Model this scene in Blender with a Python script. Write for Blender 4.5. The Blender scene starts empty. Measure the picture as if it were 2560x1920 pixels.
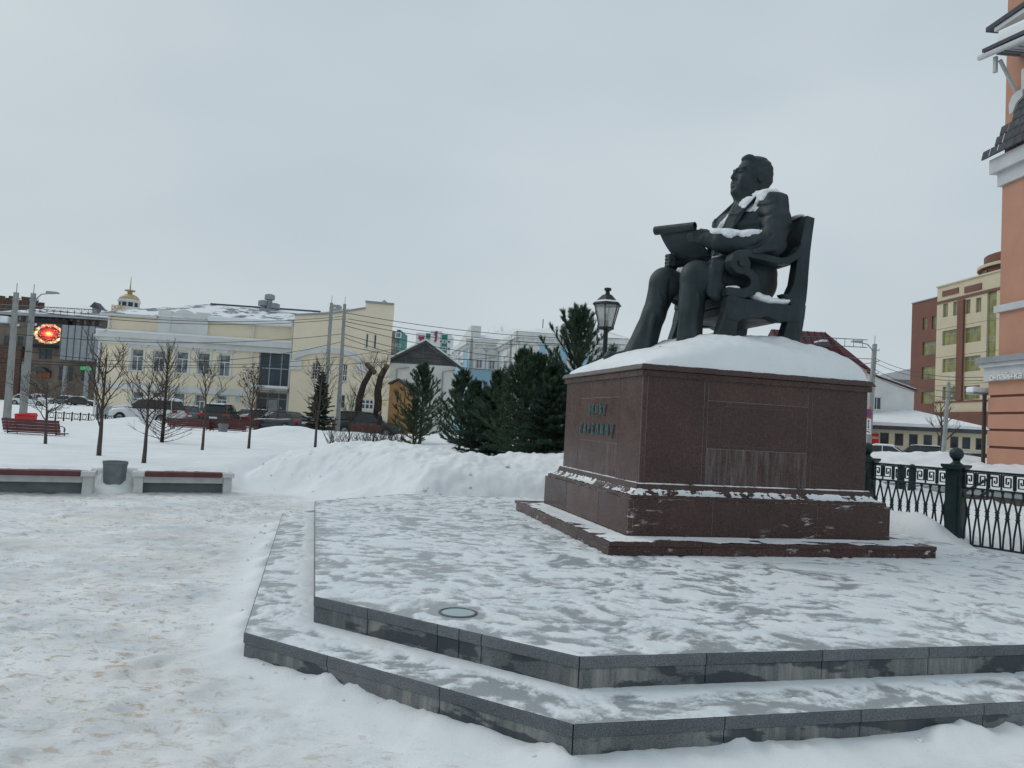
import bpy, bmesh, math, random
import numpy as np
from mathutils import Vector, Matrix
from math import pi, sin, cos, tan, radians, atan2, hypot, sqrt

SC = bpy.context.scene
COL = SC.collection

# ------------------------------------------------------------------ camera
FPX, PITCH, ROLL, EYE = 1862.8, 0.0514, 0.0559, 1.6      # focal length in pixels of a 2560 px wide frame
fwd = np.array([0, cos(PITCH), sin(PITCH)]); up0 = np.array([0, -sin(PITCH), cos(PITCH)]); rt0 = np.array([1.0, 0, 0])
RT = rt0*cos(ROLL)+up0*sin(ROLL); UP = up0*cos(ROLL)-rt0*sin(ROLL)
cam = bpy.data.cameras.new('camera'); camo = bpy.data.objects.new('camera', cam); COL.objects.link(camo)
cam.sensor_fit = 'HORIZONTAL'; cam.sensor_width = 36.0; cam.lens = 36.0*FPX/2560
cam.clip_start = 0.1; cam.clip_end = 6000
camo.matrix_world = Matrix(((RT[0], UP[0], -fwd[0], 0), (RT[1], UP[1], -fwd[1], 0), (RT[2], UP[2], -fwd[2], EYE), (0, 0, 0, 1)))
SC.camera = camo

# ------------------------------------------------------------------ light: overcast winter day
SUN_EL, SUN_AZ = radians(42), radians(-62)               # azimuth from +Y towards +X
world = bpy.data.worlds.new('World'); SC.world = world; world.use_nodes = True
wn = world.node_tree.nodes; wl = world.node_tree.links; wn.clear()
def wnode(t, **k):
    n = wn.new(t)
    for a, b in k.items(): setattr(n, a, b)
    return n
wout = wnode('ShaderNodeOutputWorld'); wbg = wnode('ShaderNodeBackground')
wsky = wnode('ShaderNodeTexSky', sky_type='NISHITA', sun_disc=False, sun_elevation=SUN_EL, sun_rotation=SUN_AZ, dust_density=4.0, air_density=1.0)
wtc = wnode('ShaderNodeTexCoord'); wmap = wnode('ShaderNodeMapping'); wmap.inputs['Scale'].default_value = (1.0, 1.0, 2.2); wmap.inputs['Location'].default_value = (.35, .1, .55)
wno = wnode('ShaderNodeTexNoise'); wno.inputs['Scale'].default_value = 1.3; wno.inputs['Detail'].default_value = 3.5; wno.inputs['Roughness'].default_value = 0.5
wramp = wnode('ShaderNodeValToRGB')
wramp.color_ramp.elements[0].position = 0.32; wramp.color_ramp.elements[0].color = (0.77, 0.80, 0.82, 1)
wramp.color_ramp.elements[1].position = 0.70; wramp.color_ramp.elements[1].color = (1.0, 1.0, 1.0, 1)
wmul = wnode('ShaderNodeMix', data_type='RGBA', blend_type='MULTIPLY'); wmul.inputs[0].default_value = 1.0
wmul.inputs[6].default_value = (4.78, 5.38, 5.68, 1)     # cloud deck radiance (times the strength below)
wmix = wnode('ShaderNodeMix', data_type='RGBA'); wmix.inputs[0].default_value = 0.94
wl.new(wtc.outputs['Generated'], wmap.inputs[0]); wl.new(wmap.outputs[0], wno.inputs['Vector']); wl.new(wno.outputs[0], wramp.inputs[0])
wl.new(wramp.outputs[0], wmul.inputs[7]); wl.new(wsky.outputs[0], wmix.inputs[6]); wl.new(wmul.outputs[2], wmix.inputs[7])
wl.new(wmix.outputs[2], wbg.inputs[0]); wbg.inputs[1].default_value = 0.10; wl.new(wbg.outputs[0], wout.inputs[0])
sl = bpy.data.lights.new('sun', 'SUN'); sl.energy = 0.62; sl.angle = radians(35); sl.color = (1.0, 0.97, 0.93)
so = bpy.data.objects.new('sun', sl); COL.objects.link(so)
sd = Vector((sin(SUN_AZ)*cos(SUN_EL), cos(SUN_AZ)*cos(SUN_EL), sin(SUN_EL)))
so.rotation_euler = sd.to_track_quat('Z', 'Y').to_euler(); so.location = (-20, 10, 40)
vs = SC.view_settings; vs.view_transform = 'Standard'; vs.look = 'None'; vs.exposure = 0.34; vs.gamma = 1.0; vs.use_curve_mapping = False

# ------------------------------------------------------------------ site geometry helpers
TH = 0.2555                                              # monument axes: ua along the long face, va along the short one
MO = np.array([.4465, 4.0927]); ua = np.array([cos(TH), sin(TH)]); va = np.array([-sin(TH), cos(TH)])
CAMP = np.array([0, 0, EYE])
def ray(px, py): return fwd+RT*((px-1280)/FPX)+UP*((960-py)/FPX)
def at(px, py, Y):                                       # point on the sight line at distance Y
    d = ray(px, py); return CAMP+d*(Y/d[1])
def gr(px, py, z=0.0):
    d = ray(px, py); return CAMP+d*((z-EYE)/d[2])
def M2W(a, b, z=0.0): q = MO+a*ua+b*va; return (q[0], q[1], z)
def W2M(x, y): return (x-MO[0])*ua[0]+(y-MO[1])*ua[1], (x-MO[0])*va[0]+(y-MO[1])*va[1]

# ------------------------------------------------------------------ noise (numpy)
def _h(ix, iy, iz, s):
    h = (ix.astype(np.int64)*374761393+iy.astype(np.int64)*668265263+iz.astype(np.int64)*1274126177+s*974634777) & 0xffffffff
    h = ((h ^ (h >> 13))*1274126177) & 0xffffffff
    h = h ^ (h >> 16)
    return (h & 0xffff).astype(np.float32)/65535.0
def noise2(x, y, s=0):
    x = np.asarray(x, dtype=np.float64); y = np.asarray(y, dtype=np.float64)
    ix = np.floor(x); iy = np.floor(y); fx = x-ix; fy = y-iy
    fx = fx*fx*fx*(fx*(fx*6-15)+10); fy = fy*fy*fy*(fy*(fy*6-15)+10)
    z = np.zeros_like(ix)
    a = _h(ix, iy, z, s); b = _h(ix+1, iy, z, s); c = _h(ix, iy+1, z, s); d = _h(ix+1, iy+1, z, s)
    return (a*(1-fx)+b*fx)*(1-fy)+(c*(1-fx)+d*fx)*fy
def fbm(x, y, o=4, s=0, g=0.5):
    t = 0; a = 1.0; n = 0
    for i in range(o):
        c, q = cos(i*1.1), sin(i*1.1)
        t = t+a*noise2((c*x-q*y)*2**i+i*17.3, (q*x+c*y)*2**i+i*7.7, s+i); n += a; a *= g
    return t/n
def noise3(x, y, z, s=0):
    ix = np.floor(x); iy = np.floor(y); iz = np.floor(z); fx = x-ix; fy = y-iy; fz = z-iz
    fx = fx*fx*(3-2*fx); fy = fy*fy*(3-2*fy); fz = fz*fz*(3-2*fz)
    r = 0
    for dx in (0, 1):
        for dy in (0, 1):
            for dz in (0, 1):
                r = r+_h(ix+dx, iy+dy, iz+dz, s)*(fx if dx else 1-fx)*(fy if dy else 1-fy)*(fz if dz else 1-fz)
    return r
def sstep(a, b, x):
    t = np.clip((x-a)/(b-a), 0, 1); return t*t*(3-2*t)

# ------------------------------------------------------------------ objects
def tag(o, label=None, cat=None, group=None, kind=None):
    if label: o['label'] = label
    if cat: o['category'] = cat
    if group: o['group'] = group
    if kind: o['kind'] = kind
    return o
def thing(name, label, cat, loc=(0, 0, 0), rz=0.0, group=None):
    o = bpy.data.objects.new(name, None); o.empty_display_size = 0.2; COL.objects.link(o)
    o.location = loc; o.rotation_euler = (0, 0, rz); return tag(o, label, cat, group)
def mobj(name, verts, faces, mat, parent=None, smooth=False):
    me = bpy.data.meshes.new(name); me.from_pydata([tuple(map(float, p)) for p in verts], [], faces); me.update()
    if smooth: me.shade_smooth()
    return link(name, me, mat, parent)
def link(name, me, mat, parent=None):
    o = bpy.data.objects.new(name, me); COL.objects.link(o)
    if mat is not None and not me.materials:
        for m in (mat if isinstance(mat, (list, tuple)) else [mat]): me.materials.append(m)
    if parent is not None: o.parent = parent
    return o
def npmesh(name, V, F, mat, parent=None, smooth=True):
    V = np.asarray(V, dtype=np.float32); F = np.asarray(F, dtype=np.int32); k = F.shape[1]
    me = bpy.data.meshes.new(name); me.vertices.add(len(V)); me.vertices.foreach_set('co', V.ravel())
    me.loops.add(F.size); me.loops.foreach_set('vertex_index', F.ravel())
    me.polygons.add(len(F)); me.polygons.foreach_set('loop_start', np.arange(len(F), dtype=np.int32)*k)
    if smooth: me.polygons.foreach_set('use_smooth', np.ones(len(F), dtype=bool))
    me.update(calc_edges=True); me.validate()
    return link(name, me, mat, parent)
def copy_tree(o, parent=None):
    c = o.copy(); COL.objects.link(c); c.parent = parent
    for ch in KIDS.get(o.name, None) or [x for x in o.children]: copy_tree(ch, c)
    return c
KIDS = {}

class MB:                                                # collects simple solids into one mesh
    def __init__(s): s.v = []; s.f = []; s.m = []; s.mi = 0
    def add(s, V, F):
        n = len(s.v); s.v += [tuple(map(float, p)) for p in V]
        s.f += [tuple(i+n for i in f) for f in F]; s.m += [s.mi]*len(F); return s
    def box(s, x0, x1, y0, y1, z0, z1, ch=0.0):
        if ch <= 0:
            V = [(x0, y0, z0), (x1, y0, z0), (x1, y1, z0), (x0, y1, z0), (x0, y0, z1), (x1, y0, z1), (x1, y1, z1), (x0, y1, z1)]
            return s.add(V, [(0, 3, 2, 1), (4, 5, 6, 7), (0, 1, 5, 4), (1, 2, 6, 5), (2, 3, 7, 6), (3, 0, 4, 7)])
        bm = bmesh.new(); vs_ = [bm.verts.new(p) for p in [(x0, y0, z0), (x1, y0, z0), (x1, y1, z0), (x0, y1, z0), (x0, y0, z1), (x1, y0, z1), (x1, y1, z1), (x0, y1, z1)]]
        for q in [(0, 3, 2, 1), (4, 5, 6, 7), (0, 1, 5, 4), (1, 2, 6, 5), (2, 3, 7, 6), (3, 0, 4, 7)]: bm.faces.new([vs_[i] for i in q])
        bmesh.ops.bevel(bm, geom=bm.edges[:], offset=ch, segments=1, affect='EDGES', profile=0.5)
        bm.verts.index_update(); r = s.add([v.co[:] for v in bm.verts], [[v.index for v in f.verts] for f in bm.faces]); bm.free(); return r
    def bar(s, p, q, w, h=None, upv=(0, 0, 1)):          # rectangular bar p->q
        p = Vector(p); q = Vector(q); d = (q-p).normalized(); h = w if h is None else h
        a = d.cross(Vector(upv));
        if a.length < 1e-4: a = d.cross(Vector((0, 1, 0)))
        a.normalize(); b = a.cross(d); V = []
        for c in (p, q):
            for i, j in ((-1, -1), (1, -1), (1, 1), (-1, 1)): V.append(c+a*(i*w/2)+b*(j*h/2))
        return s.add(V, [(0, 1, 2, 3), (7, 6, 5, 4), (0, 4, 5, 1), (1, 5, 6, 2), (2, 6, 7, 3), (3, 7, 4, 0)])
    def tube(s, pts, rad, n=8, cap=True):
        P = [Vector(p) for p in pts]; R = rad if isinstance(rad, (list, tuple)) else [rad]*len(P)
        V = []; F = []; a = None
        for i, p in enumerate(P):
            d = (P[min(i+1, len(P)-1)]-P[max(i-1, 0)]).normalized()
            if a is None:
                a = d.cross(Vector((0, 0, 1)))
                if a.length < 1e-3: a = d.cross(Vector((1, 0, 0)))
            else: a = a-d*a.dot(d)
            a.normalize(); b = d.cross(a)
            V += [p+(a*cos(2*pi*k/n)+b*sin(2*pi*k/n))*R[i] for k in range(n)]
        for i in range(len(P)-1):
            for k in range(n): F.append((i*n+k, i*n+(k+1) % n, (i+1)*n+(k+1) % n, (i+1)*n+k))
        if cap: F += [tuple(range(n))[::-1], tuple(range((len(P)-1)*n, len(P)*n))]
        return s.add(V, F)
    def lathe(s, prof, c=(0, 0, 0), n=16):               # prof: (r,z)
        V = []; F = []
        for r, z in prof: V += [(c[0]+r*cos(2*pi*k/n), c[1]+r*sin(2*pi*k/n), c[2]+z) for k in range(n)]
        for i in range(len(prof)-1):
            for k in range(n): F.append((i*n+k, i*n+(k+1) % n, (i+1)*n+(k+1) % n, (i+1)*n+k))
        F += [tuple(range(n))[::-1], tuple(range((len(prof)-1)*n, len(prof)*n))]
        return s.add(V, F)
    def prism(s, poly, y0, y1, axis='y'):                # polygon in (x,z) extruded along y (or (x,y) along z)
        n = len(poly)
        if axis == 'y': V = [(p[0], y0, p[1]) for p in poly]+[(p[0], y1, p[1]) for p in poly]
        elif axis == 'x': V = [(y0, p[0], p[1]) for p in poly]+[(y1, p[0], p[1]) for p in poly]
        else: V = [(p[0], p[1], y0) for p in poly]+[(p[0], p[1], y1) for p in poly]
        return s.add(V, [tuple(range(n)), tuple(range(2*n-1, n-1, -1))]+[(i, i+n, (i+1) % n+n, (i+1) % n) for i in range(n)])
    def ribbon(s, pts, wid, y0, y1):                     # band of given widths along an (x,z) path, extruded along y
        n = len(pts); L = []; R_ = []
        for i in range(n):
            a = np.array(pts[max(i-1, 0)], float); b = np.array(pts[min(i+1, n-1)], float); d = (b-a)/max(1e-6, np.linalg.norm(b-a)); nn = np.array([-d[1], d[0]])
            w = (wid[i] if isinstance(wid, (list, tuple)) else wid)/2; p = np.array(pts[i], float)
            L.append(p+nn*w); R_.append(p-nn*w)
        V = []
        for i in range(n): V += [(L[i][0], y0, L[i][1]), (R_[i][0], y0, R_[i][1]), (R_[i][0], y1, R_[i][1]), (L[i][0], y1, L[i][1])]
        F = [(0, 1, 2, 3), tuple(4*(n-1)+k for k in (3, 2, 1, 0))]
        for i in range(n-1):
            for k in range(4): F.append((4*i+k, 4*i+4+k, 4*i+4+(k+1) % 4, 4*i+(k+1) % 4))
        return s.add(V, F)
    def ball(s, c, r, n=12, m=8, sq=(1, 1, 1)):
        prof = [(max(1e-4, r*sin(pi*i/m)), -r*cos(pi*i/m)) for i in range(m+1)]
        k = len(s.v); s.lathe(prof, (0, 0, 0), n)
        s.v[k:] = [(c[0]+p[0]*sq[0], c[1]+p[1]*sq[1], c[2]+p[2]*sq[2]) for p in s.v[k:]]; return s
    def build(s, name, mat, parent=None, smooth=False, bevel=0.0, recalc=True, autosmooth=None):
        me = bpy.data.meshes.new(name); me.from_pydata(s.v, [], s.f); me.update()
        if len(set(s.m)) > 1: me.polygons.foreach_set('material_index', s.m)
        if recalc or bevel > 0:
            bm = bmesh.new(); bm.from_mesh(me)
            if bevel > 0: bmesh.ops.bevel(bm, geom=[e for e in bm.edges if e.is_manifold and e.calc_face_angle(0) > 0.5], offset=bevel, segments=2, affect='EDGES', profile=0.6)
            bmesh.ops.recalc_face_normals(bm, faces=bm.faces[:]); bm.to_mesh(me); bm.free()
        if smooth: me.shade_smooth()
        if autosmooth: 
            me.shade_smooth(); me.set_sharp_from_angle(angle=radians(autosmooth))
        return link(name, me, mat, parent)

# ------------------------------------------------------------------ materials
MATS = {}
class NT:
    def __init__(s, name):
        s.m = bpy.data.materials.new(name); s.m.use_nodes = True; s.t = s.m.node_tree; s.n = s.t.nodes; s.l = s.t.links
        s.b = s.n['Principled BSDF']; s.out = s.n['Material Output']; MATS[name] = s.m
        s._pos = None
    def pos(s):
        if s._pos is None: s._pos = s.n.new('ShaderNodeNewGeometry').outputs['Position']
        return s._pos
    def obj(s): return s.n.new('ShaderNodeTexCoord').outputs['Object']
    def mapping(s, vec, scale=(1, 1, 1), rot=(0, 0, 0), loc=(0, 0, 0)):
        m = s.n.new('ShaderNodeMapping'); m.inputs['Scale'].default_value = scale; m.inputs['Rotation'].default_value = rot; m.inputs['Location'].default_value = loc
        s.l.new(vec, m.inputs[0]); return m.outputs[0]
    def noise(s, vec, scale, detail=4, rough=0.55, dist=0.0):
        n = s.n.new('ShaderNodeTexNoise'); n.inputs['Scale'].default_value = scale; n.inputs['Detail'].default_value = detail
        n.inputs['Roughness'].default_value = rough; n.inputs['Distortion'].default_value = dist; s.l.new(vec, n.inputs['Vector']); return n.outputs[0]
    def voro(s, vec, scale, feature='F1'):
        n = s.n.new('ShaderNodeTexVoronoi'); n.feature = feature; n.inputs['Scale'].default_value = scale; s.l.new(vec, n.inputs['Vector']); return n
    def ramp(s, fac, stops):
        r = s.n.new('ShaderNodeValToRGB'); e = r.color_ramp.elements
        while len(e) < len(stops): e.new(0.5)
        for i, (p, c) in enumerate(stops):
            e[i].position = p; e[i].color = (c, c, c, 1) if isinstance(c, (int, float)) else (*c[:3], 1)
        s.l.new(fac, r.inputs[0]); return r.outputs[0]
    def mix(s, fac, a, b, bt='MIX'):
        m = s.n.new('ShaderNodeMix'); m.data_type = 'RGBA'; m.blend_type = bt
        for i, x in ((0, fac), (6, a), (7, b)):
            if isinstance(x, (int, float)): m.inputs[i].default_value = x if i == 0 else (x, x, x, 1)
            elif isinstance(x, tuple): m.inputs[i].default_value = (*x[:3], 1)
            else: s.l.new(x, m.inputs[i])
        return m.outputs[2]
    def math(s, op, a, b=0.0):
        m = s.n.new('ShaderNodeMath'); m.operation = op
        for i, x in ((0, a), (1, b)):
            if isinstance(x, (int, float)): m.inputs[i].default_value = x
            else: s.l.new(x, m.inputs[i])
        return m.outputs[0]
    def bump(s, h, strength=0.3, dist=0.02):
        b = s.n.new('ShaderNodeBump'); b.inputs['Strength'].default_value = strength; b.inputs['Distance'].default_value = dist
        s.l.new(h, b.inputs['Height']); s.l.new(b.outputs[0], s.b.inputs['Normal'])
    def set(s, col=None, rough=None, metal=None, spec=None):
        for k, x in (('Base Color', col), ('Roughness', rough), ('Metallic', metal), ('Specular IOR Level', spec)):
            if x is None: continue
            if isinstance(x, (int, float)): s.b.inputs[k].default_value = x
            elif isinstance(x, tuple): s.b.inputs[k].default_value = (*x[:3], 1)
            else: s.l.new(x, s.b.inputs[k])
        return s.m
def simple(name, col, rough=0.7, var=0.18, scale=3.0, metal=0.0, bump=0.15, bscale=40.0, spec=0.35, bd=0.01):
    t = NT(name); p = t.pos()
    n = t.noise(p, scale, 5, 0.6)
    dark = tuple(c*(1-var) for c in col); lite = tuple(min(1, c*(1+var*0.8)) for c in col)
    c = t.ramp(n, [(0.3, dark), (0.72, lite)])
    t.set(c, rough, metal, spec)
    if bump: t.bump(t.noise(p, bscale, 3), bump, bd)
    return t.m

def mat_snow(name, stains=False):
    t = NT(name); p = t.pos()
    base = t.ramp(t.noise(p, 1.1, 5, 0.6), [(0.3, (0.72, 0.755, 0.785)), (0.7, (0.83, 0.85, 0.865))])
    if stains:
        # trodden plaza: greyish ice, sand and mud scattered in streaks; only on the walked area
        sep = t.n.new('ShaderNodeSeparateXYZ'); t.l.new(p, sep.inputs[0])
        walk = t.n.new('ShaderNodeAttribute'); walk.attribute_name = 'walk'
        w = walk.outputs['Fac']
        pm = t.mapping(p, (1.0, 1.6, 1.0), (0, 0, 0.25))
        ice = t.ramp(t.noise(pm, 0.9, 7, 0.68, 0.6), [(0.44, 0.0), (0.62, 1.0)])
        base = t.mix(t.math('MULTIPLY', t.math('MULTIPLY', ice, w), 0.55), base, (0.42, 0.47, 0.51))
        ice2 = t.ramp(t.noise(pm, 5.0, 5, 0.7, 0.4), [(0.52, 0.0), (0.66, 1.0)])
        base = t.mix(t.math('MULTIPLY', t.math('MULTIPLY', ice2, w), 0.35), base, (0.38, 0.43, 0.47))
        patch = t.ramp(t.noise(p, 0.55, 3, 0.5), [(0.36, 0.15), (0.56, 1.0)])
        sand = t.ramp(t.noise(pm, 8.0, 7, 0.74, 0.4), [(0.53, 0.0), (0.62, 1.0)])
        sand = t.math('MULTIPLY', t.math('MULTIPLY', sand, patch), w)
        base = t.mix(t.math('MULTIPLY', sand, 0.82), base, (0.40, 0.295, 0.20))
        grit = t.ramp(t.noise(p, 34.0, 3, 0.7), [(0.595, 0.0), (0.66, 1.0)])
        grit = t.math('MULTIPLY', t.math('MULTIPLY', grit, w), t.ramp(t.noise(p, 1.3, 3), [(0.4, 0.15), (0.65, 1.0)]))
        base = t.mix(t.math('MULTIPLY', grit, 0.70), base, (0.28, 0.22, 0.165))
        wash = t.ramp(t.noise(p, 0.8, 3, 0.6), [(0.45, 0.0), (0.7, 1.0)])
        base = t.mix(t.math('MULTIPLY', t.math('MULTIPLY', wash, w), 0.42), base, (0.60, 0.545, 0.47))
    t.set(base, 0.75, 0, 0.25)
    h = t.mix(0.5, t.noise(p, 9.0, 5, 0.65), t.noise(p, 60.0, 4, 0.6))
    t.bump(h, 0.35, 0.02)
    return t.m

def mat_granite(name, c0, c1, c2, rough=0.28, frost=0.0, sc=150.0, wet=False, rime=0.0):
    t = NT(name); p = t.pos()
    sp = t.noise(p, sc, 3, 0.75)
    base = t.ramp(sp, [(0.34, c0), (0.48, c1), (0.68, c2)])
    big = t.ramp(t.noise(p, 2.2, 4), [(0.3, 0.78), (0.7, 1.12)])
    base = t.mix(1.0, base, big, 'MULTIPLY')
    oi = t.n.new('ShaderNodeObjectInfo')                 # slabs from different blocks differ a little
    base = t.mix(1.0, base, t.ramp(oi.outputs['Random'], [(0.0, (0.84, 0.85, 0.86)), (1.0, (1.17, 1.15, 1.13))]), 'MULTIPLY')
    r = t.ramp(t.noise(p, 6.0, 5, 0.6), [(0.35, rough*0.8), (0.7, min(1, rough*1.5))])
    if wet:                                              # drip stains and lime on the risers
        pm = t.mapping(p, (14.0, 14.0, 1.1))
        dr = t.ramp(t.noise(pm, 1.0, 5, 0.7), [(0.40, 0.0), (0.62, 1.0)])
        area = t.ramp(t.noise(p, 1.7, 3, 0.5), [(0.42, 0.0), (0.58, 1.0)])
        lime = t.math('MULTIPLY', dr, area)
        base = t.mix(t.math('MULTIPLY', lime, 0.85), base, (0.34, 0.325, 0.295))
        dark = t.ramp(t.noise(t.mapping(p, (2.2, 2.2, 6.0), (0, 0, 0), (3, 1, 4)), 1.0, 5, 0.55), [(0.50, 0.0), (0.535, 1.0)])
        base = t.mix(t.math('MULTIPLY', dark, 0.8), base, (0.035, 0.045, 0.055))
    if rime:                                             # smears of wind-blown snow sticking to the face
        rm = t.ramp(t.noise(t.mapping(p, (4.0, 4.0, 15.0)), 1.0, 7, 0.72, .4), [(0.575, 0.0), (0.63, 1.0)])
        rm = t.math('MULTIPLY', rm, t.ramp(t.noise(p, 1.3, 2), [(0.45, 0.0), (0.60, 1.0)]))
        base = t.mix(t.math('MULTIPLY', rm, rime), base, (0.70, 0.72, 0.74)); r = t.mix(t.math('MULTIPLY', rm, rime), r, 0.8)
    if frost:
        fr = t.ramp(t.noise(t.mapping(p, (26.0, 26.0, 2.0)), 1.0, 6, 0.75), [(0.42, 0.0), (0.75, 1.0)])
        base = t.mix(t.math('MULTIPLY', fr, frost), base, (0.62, 0.64, 0.66))
        r = t.mix(frost, r, 0.7)
    t.set(base, r, 0, 0.32)
    t.bump(sp, 0.03, 0.002)
    return t.m

M_SNOW = mat_snow('snow'); M_GROUND = mat_snow('trodden_snow', True)
M_RED = mat_granite('red_granite', (0.019, 0.008, 0.007), (0.060, 0.028, 0.024), (0.160, 0.098, 0.084), 0.24, sc=105)
M_REDR = mat_granite('rimed_red_granite', (0.019, 0.008, 0.007), (0.060, 0.028, 0.024), (0.160, 0.098, 0.084), 0.26, sc=105, rime=0.8)
M_REDF = mat_granite('frosted_red_granite', (0.019, 0.008, 0.007), (0.060, 0.028, 0.024), (0.15, 0.092, 0.08), 0.4, frost=0.20, sc=105)
M_JOINT = simple('dark_joint', (0.05, 0.045, 0.042), 0.9)
M_LIME = simple('pale_mortar', (0.30, 0.28, 0.27), 0.9)
M_GREY = mat_granite('grey_granite', (0.055, 0.063, 0.068), (0.115, 0.13, 0.14), (0.24, 0.26, 0.27), 0.5, sc=190)
M_RISER = mat_granite('stained_grey_granite', (0.055, 0.063, 0.068), (0.12, 0.13, 0.135), (0.23, 0.24, 0.245), 0.5, sc=190, wet=True)
def mat_icy():
    t = NT('icy_granite'); p = t.pos()
    base = t.ramp(t.noise(p, 170, 3, 0.7), [(0.32, (0.17, 0.195, 0.21)), (0.66, (0.31, 0.345, 0.365))])
    fr = t.ramp(t.noise(t.mapping(p, (1.0, 1.8, 1), (0, 0, 0.3)), 7.5, 8, 0.76, 0.6), [(0.36, 0.0), (0.66, 1.0)])
    base = t.mix(t.math('MULTIPLY', fr, 0.85), base, (0.60, 0.65, 0.68))
    t.set(base, t.ramp(fr, [(0.2, 0.30), (0.8, 0.65)]), 0, 0.5)
    t.bump(t.noise(p, 25, 5), 0.12, 0.01)
    return t.m
M_ICY = mat_icy()
def mat_film():                                          # stone under a trodden film of snow; 'snow' attribute says how much lies there
    t = NT('snow_filmed_granite'); p = t.pos()
    base = t.ramp(t.noise(p, 170, 3, 0.7), [(0.32, (0.25, 0.275, 0.29)), (0.66, (0.38, 0.41, 0.43))])
    at_n = t.n.new('ShaderNodeAttribute'); at_n.attribute_name = 'snow'; a = at_n.outputs['Fac']
    pm = t.mapping(p, (1.0, 1.7, 1.0), (0, 0, 0.3))
    n1 = t.noise(pm, 19.0, 7, 0.74, 0.9); n2 = t.noise(p, 48.0, 4, 0.65)
    k = t.math('ADD', a, t.math('MULTIPLY', t.math('SUBTRACT', n1, 0.5), 1.25)); k = t.math('ADD', k, t.math('MULTIPLY', t.math('SUBTRACT', n2, 0.5), 0.45))
    f1 = t.ramp(k, [(0.16, 0.0), (0.44, 0.55), (0.72, 1.0)])
    sn = t.ramp(t.noise(p, 3.0, 4), [(0.3, (0.66, 0.71, 0.745)), (0.7, (0.77, 0.80, 0.825))])
    dirt = t.ramp(t.noise(p, 2.1, 5, .7), [(0.60, 0.0), (0.72, 1.0)])
    sn = t.mix(t.math('MULTIPLY', dirt, .35), sn, (0.52, 0.45, 0.37))
    t.set(t.mix(f1, base, sn), t.ramp(f1, [(0.1, 0.38), (0.7, 0.75)]), 0, 0.4)
    t.bump(t.mix(.5, f1, t.noise(p, 60, 4)), 0.35, 0.012)
    return t.m
M_FILM = mat_film()

# ================================================================== ground
H1, H2 = 0.171, 0.355
PC, PE, PT, PB1 = 1.39, 1.30, 0.42, 6.91
K8 = tan(pi/8)
AR = 6.55                                               # right side of the platform
UPPER = [(0, 0), (AR-1.2, 0), (AR, 1.2), (AR, 7.0), (AR-1.2, 8.21), (-PC+PE, PB1+PE), (-PC, PB1), (-PC, PC)]
LOWER = [(-PT*K8, -PT), (AR-1.2+PT*K8, -PT), (AR+PT, 1.2-PT*K8), (AR+PT, 6.9), (AR-1.0, 8.15), (-PC-PT+1.2, 8.14), (-PC-PT, 6.935), (-PC-PT, PC-PT*K8)]
def seg_dist(x, y, pts, closed=True):
    d = np.full(np.shape(x), 1e9); n = len(pts)
    for i in range(n if closed else n-1):
        ax, ay = pts[i]; bx, by = pts[(i+1) % n]
        t = np.clip(((x-ax)*(bx-ax)+(y-ay)*(by-ay))/((bx-ax)**2+(by-ay)**2), 0, 1)
        d = np.minimum(d, np.hypot(x-ax-t*(bx-ax), y-ay-t*(by-ay)))
    return d
def inside(x, y, pts):
    r = np.zeros(np.shape(x), bool); n = len(pts)
    for i in range(n):
        ax, ay = pts[i]; bx, by = pts[(i+1) % n]
        if ay == by: continue
        c = ((ay > y) != (by > y)) & (x < (bx-ax)*(y-ay)/(by-ay)+ax); r ^= c
    return r
BENCH_DIR = np.array([cos(radians(27)), sin(radians(27))])
BN = np.array([-BENCH_DIR[1], BENCH_DIR[0]])
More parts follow.
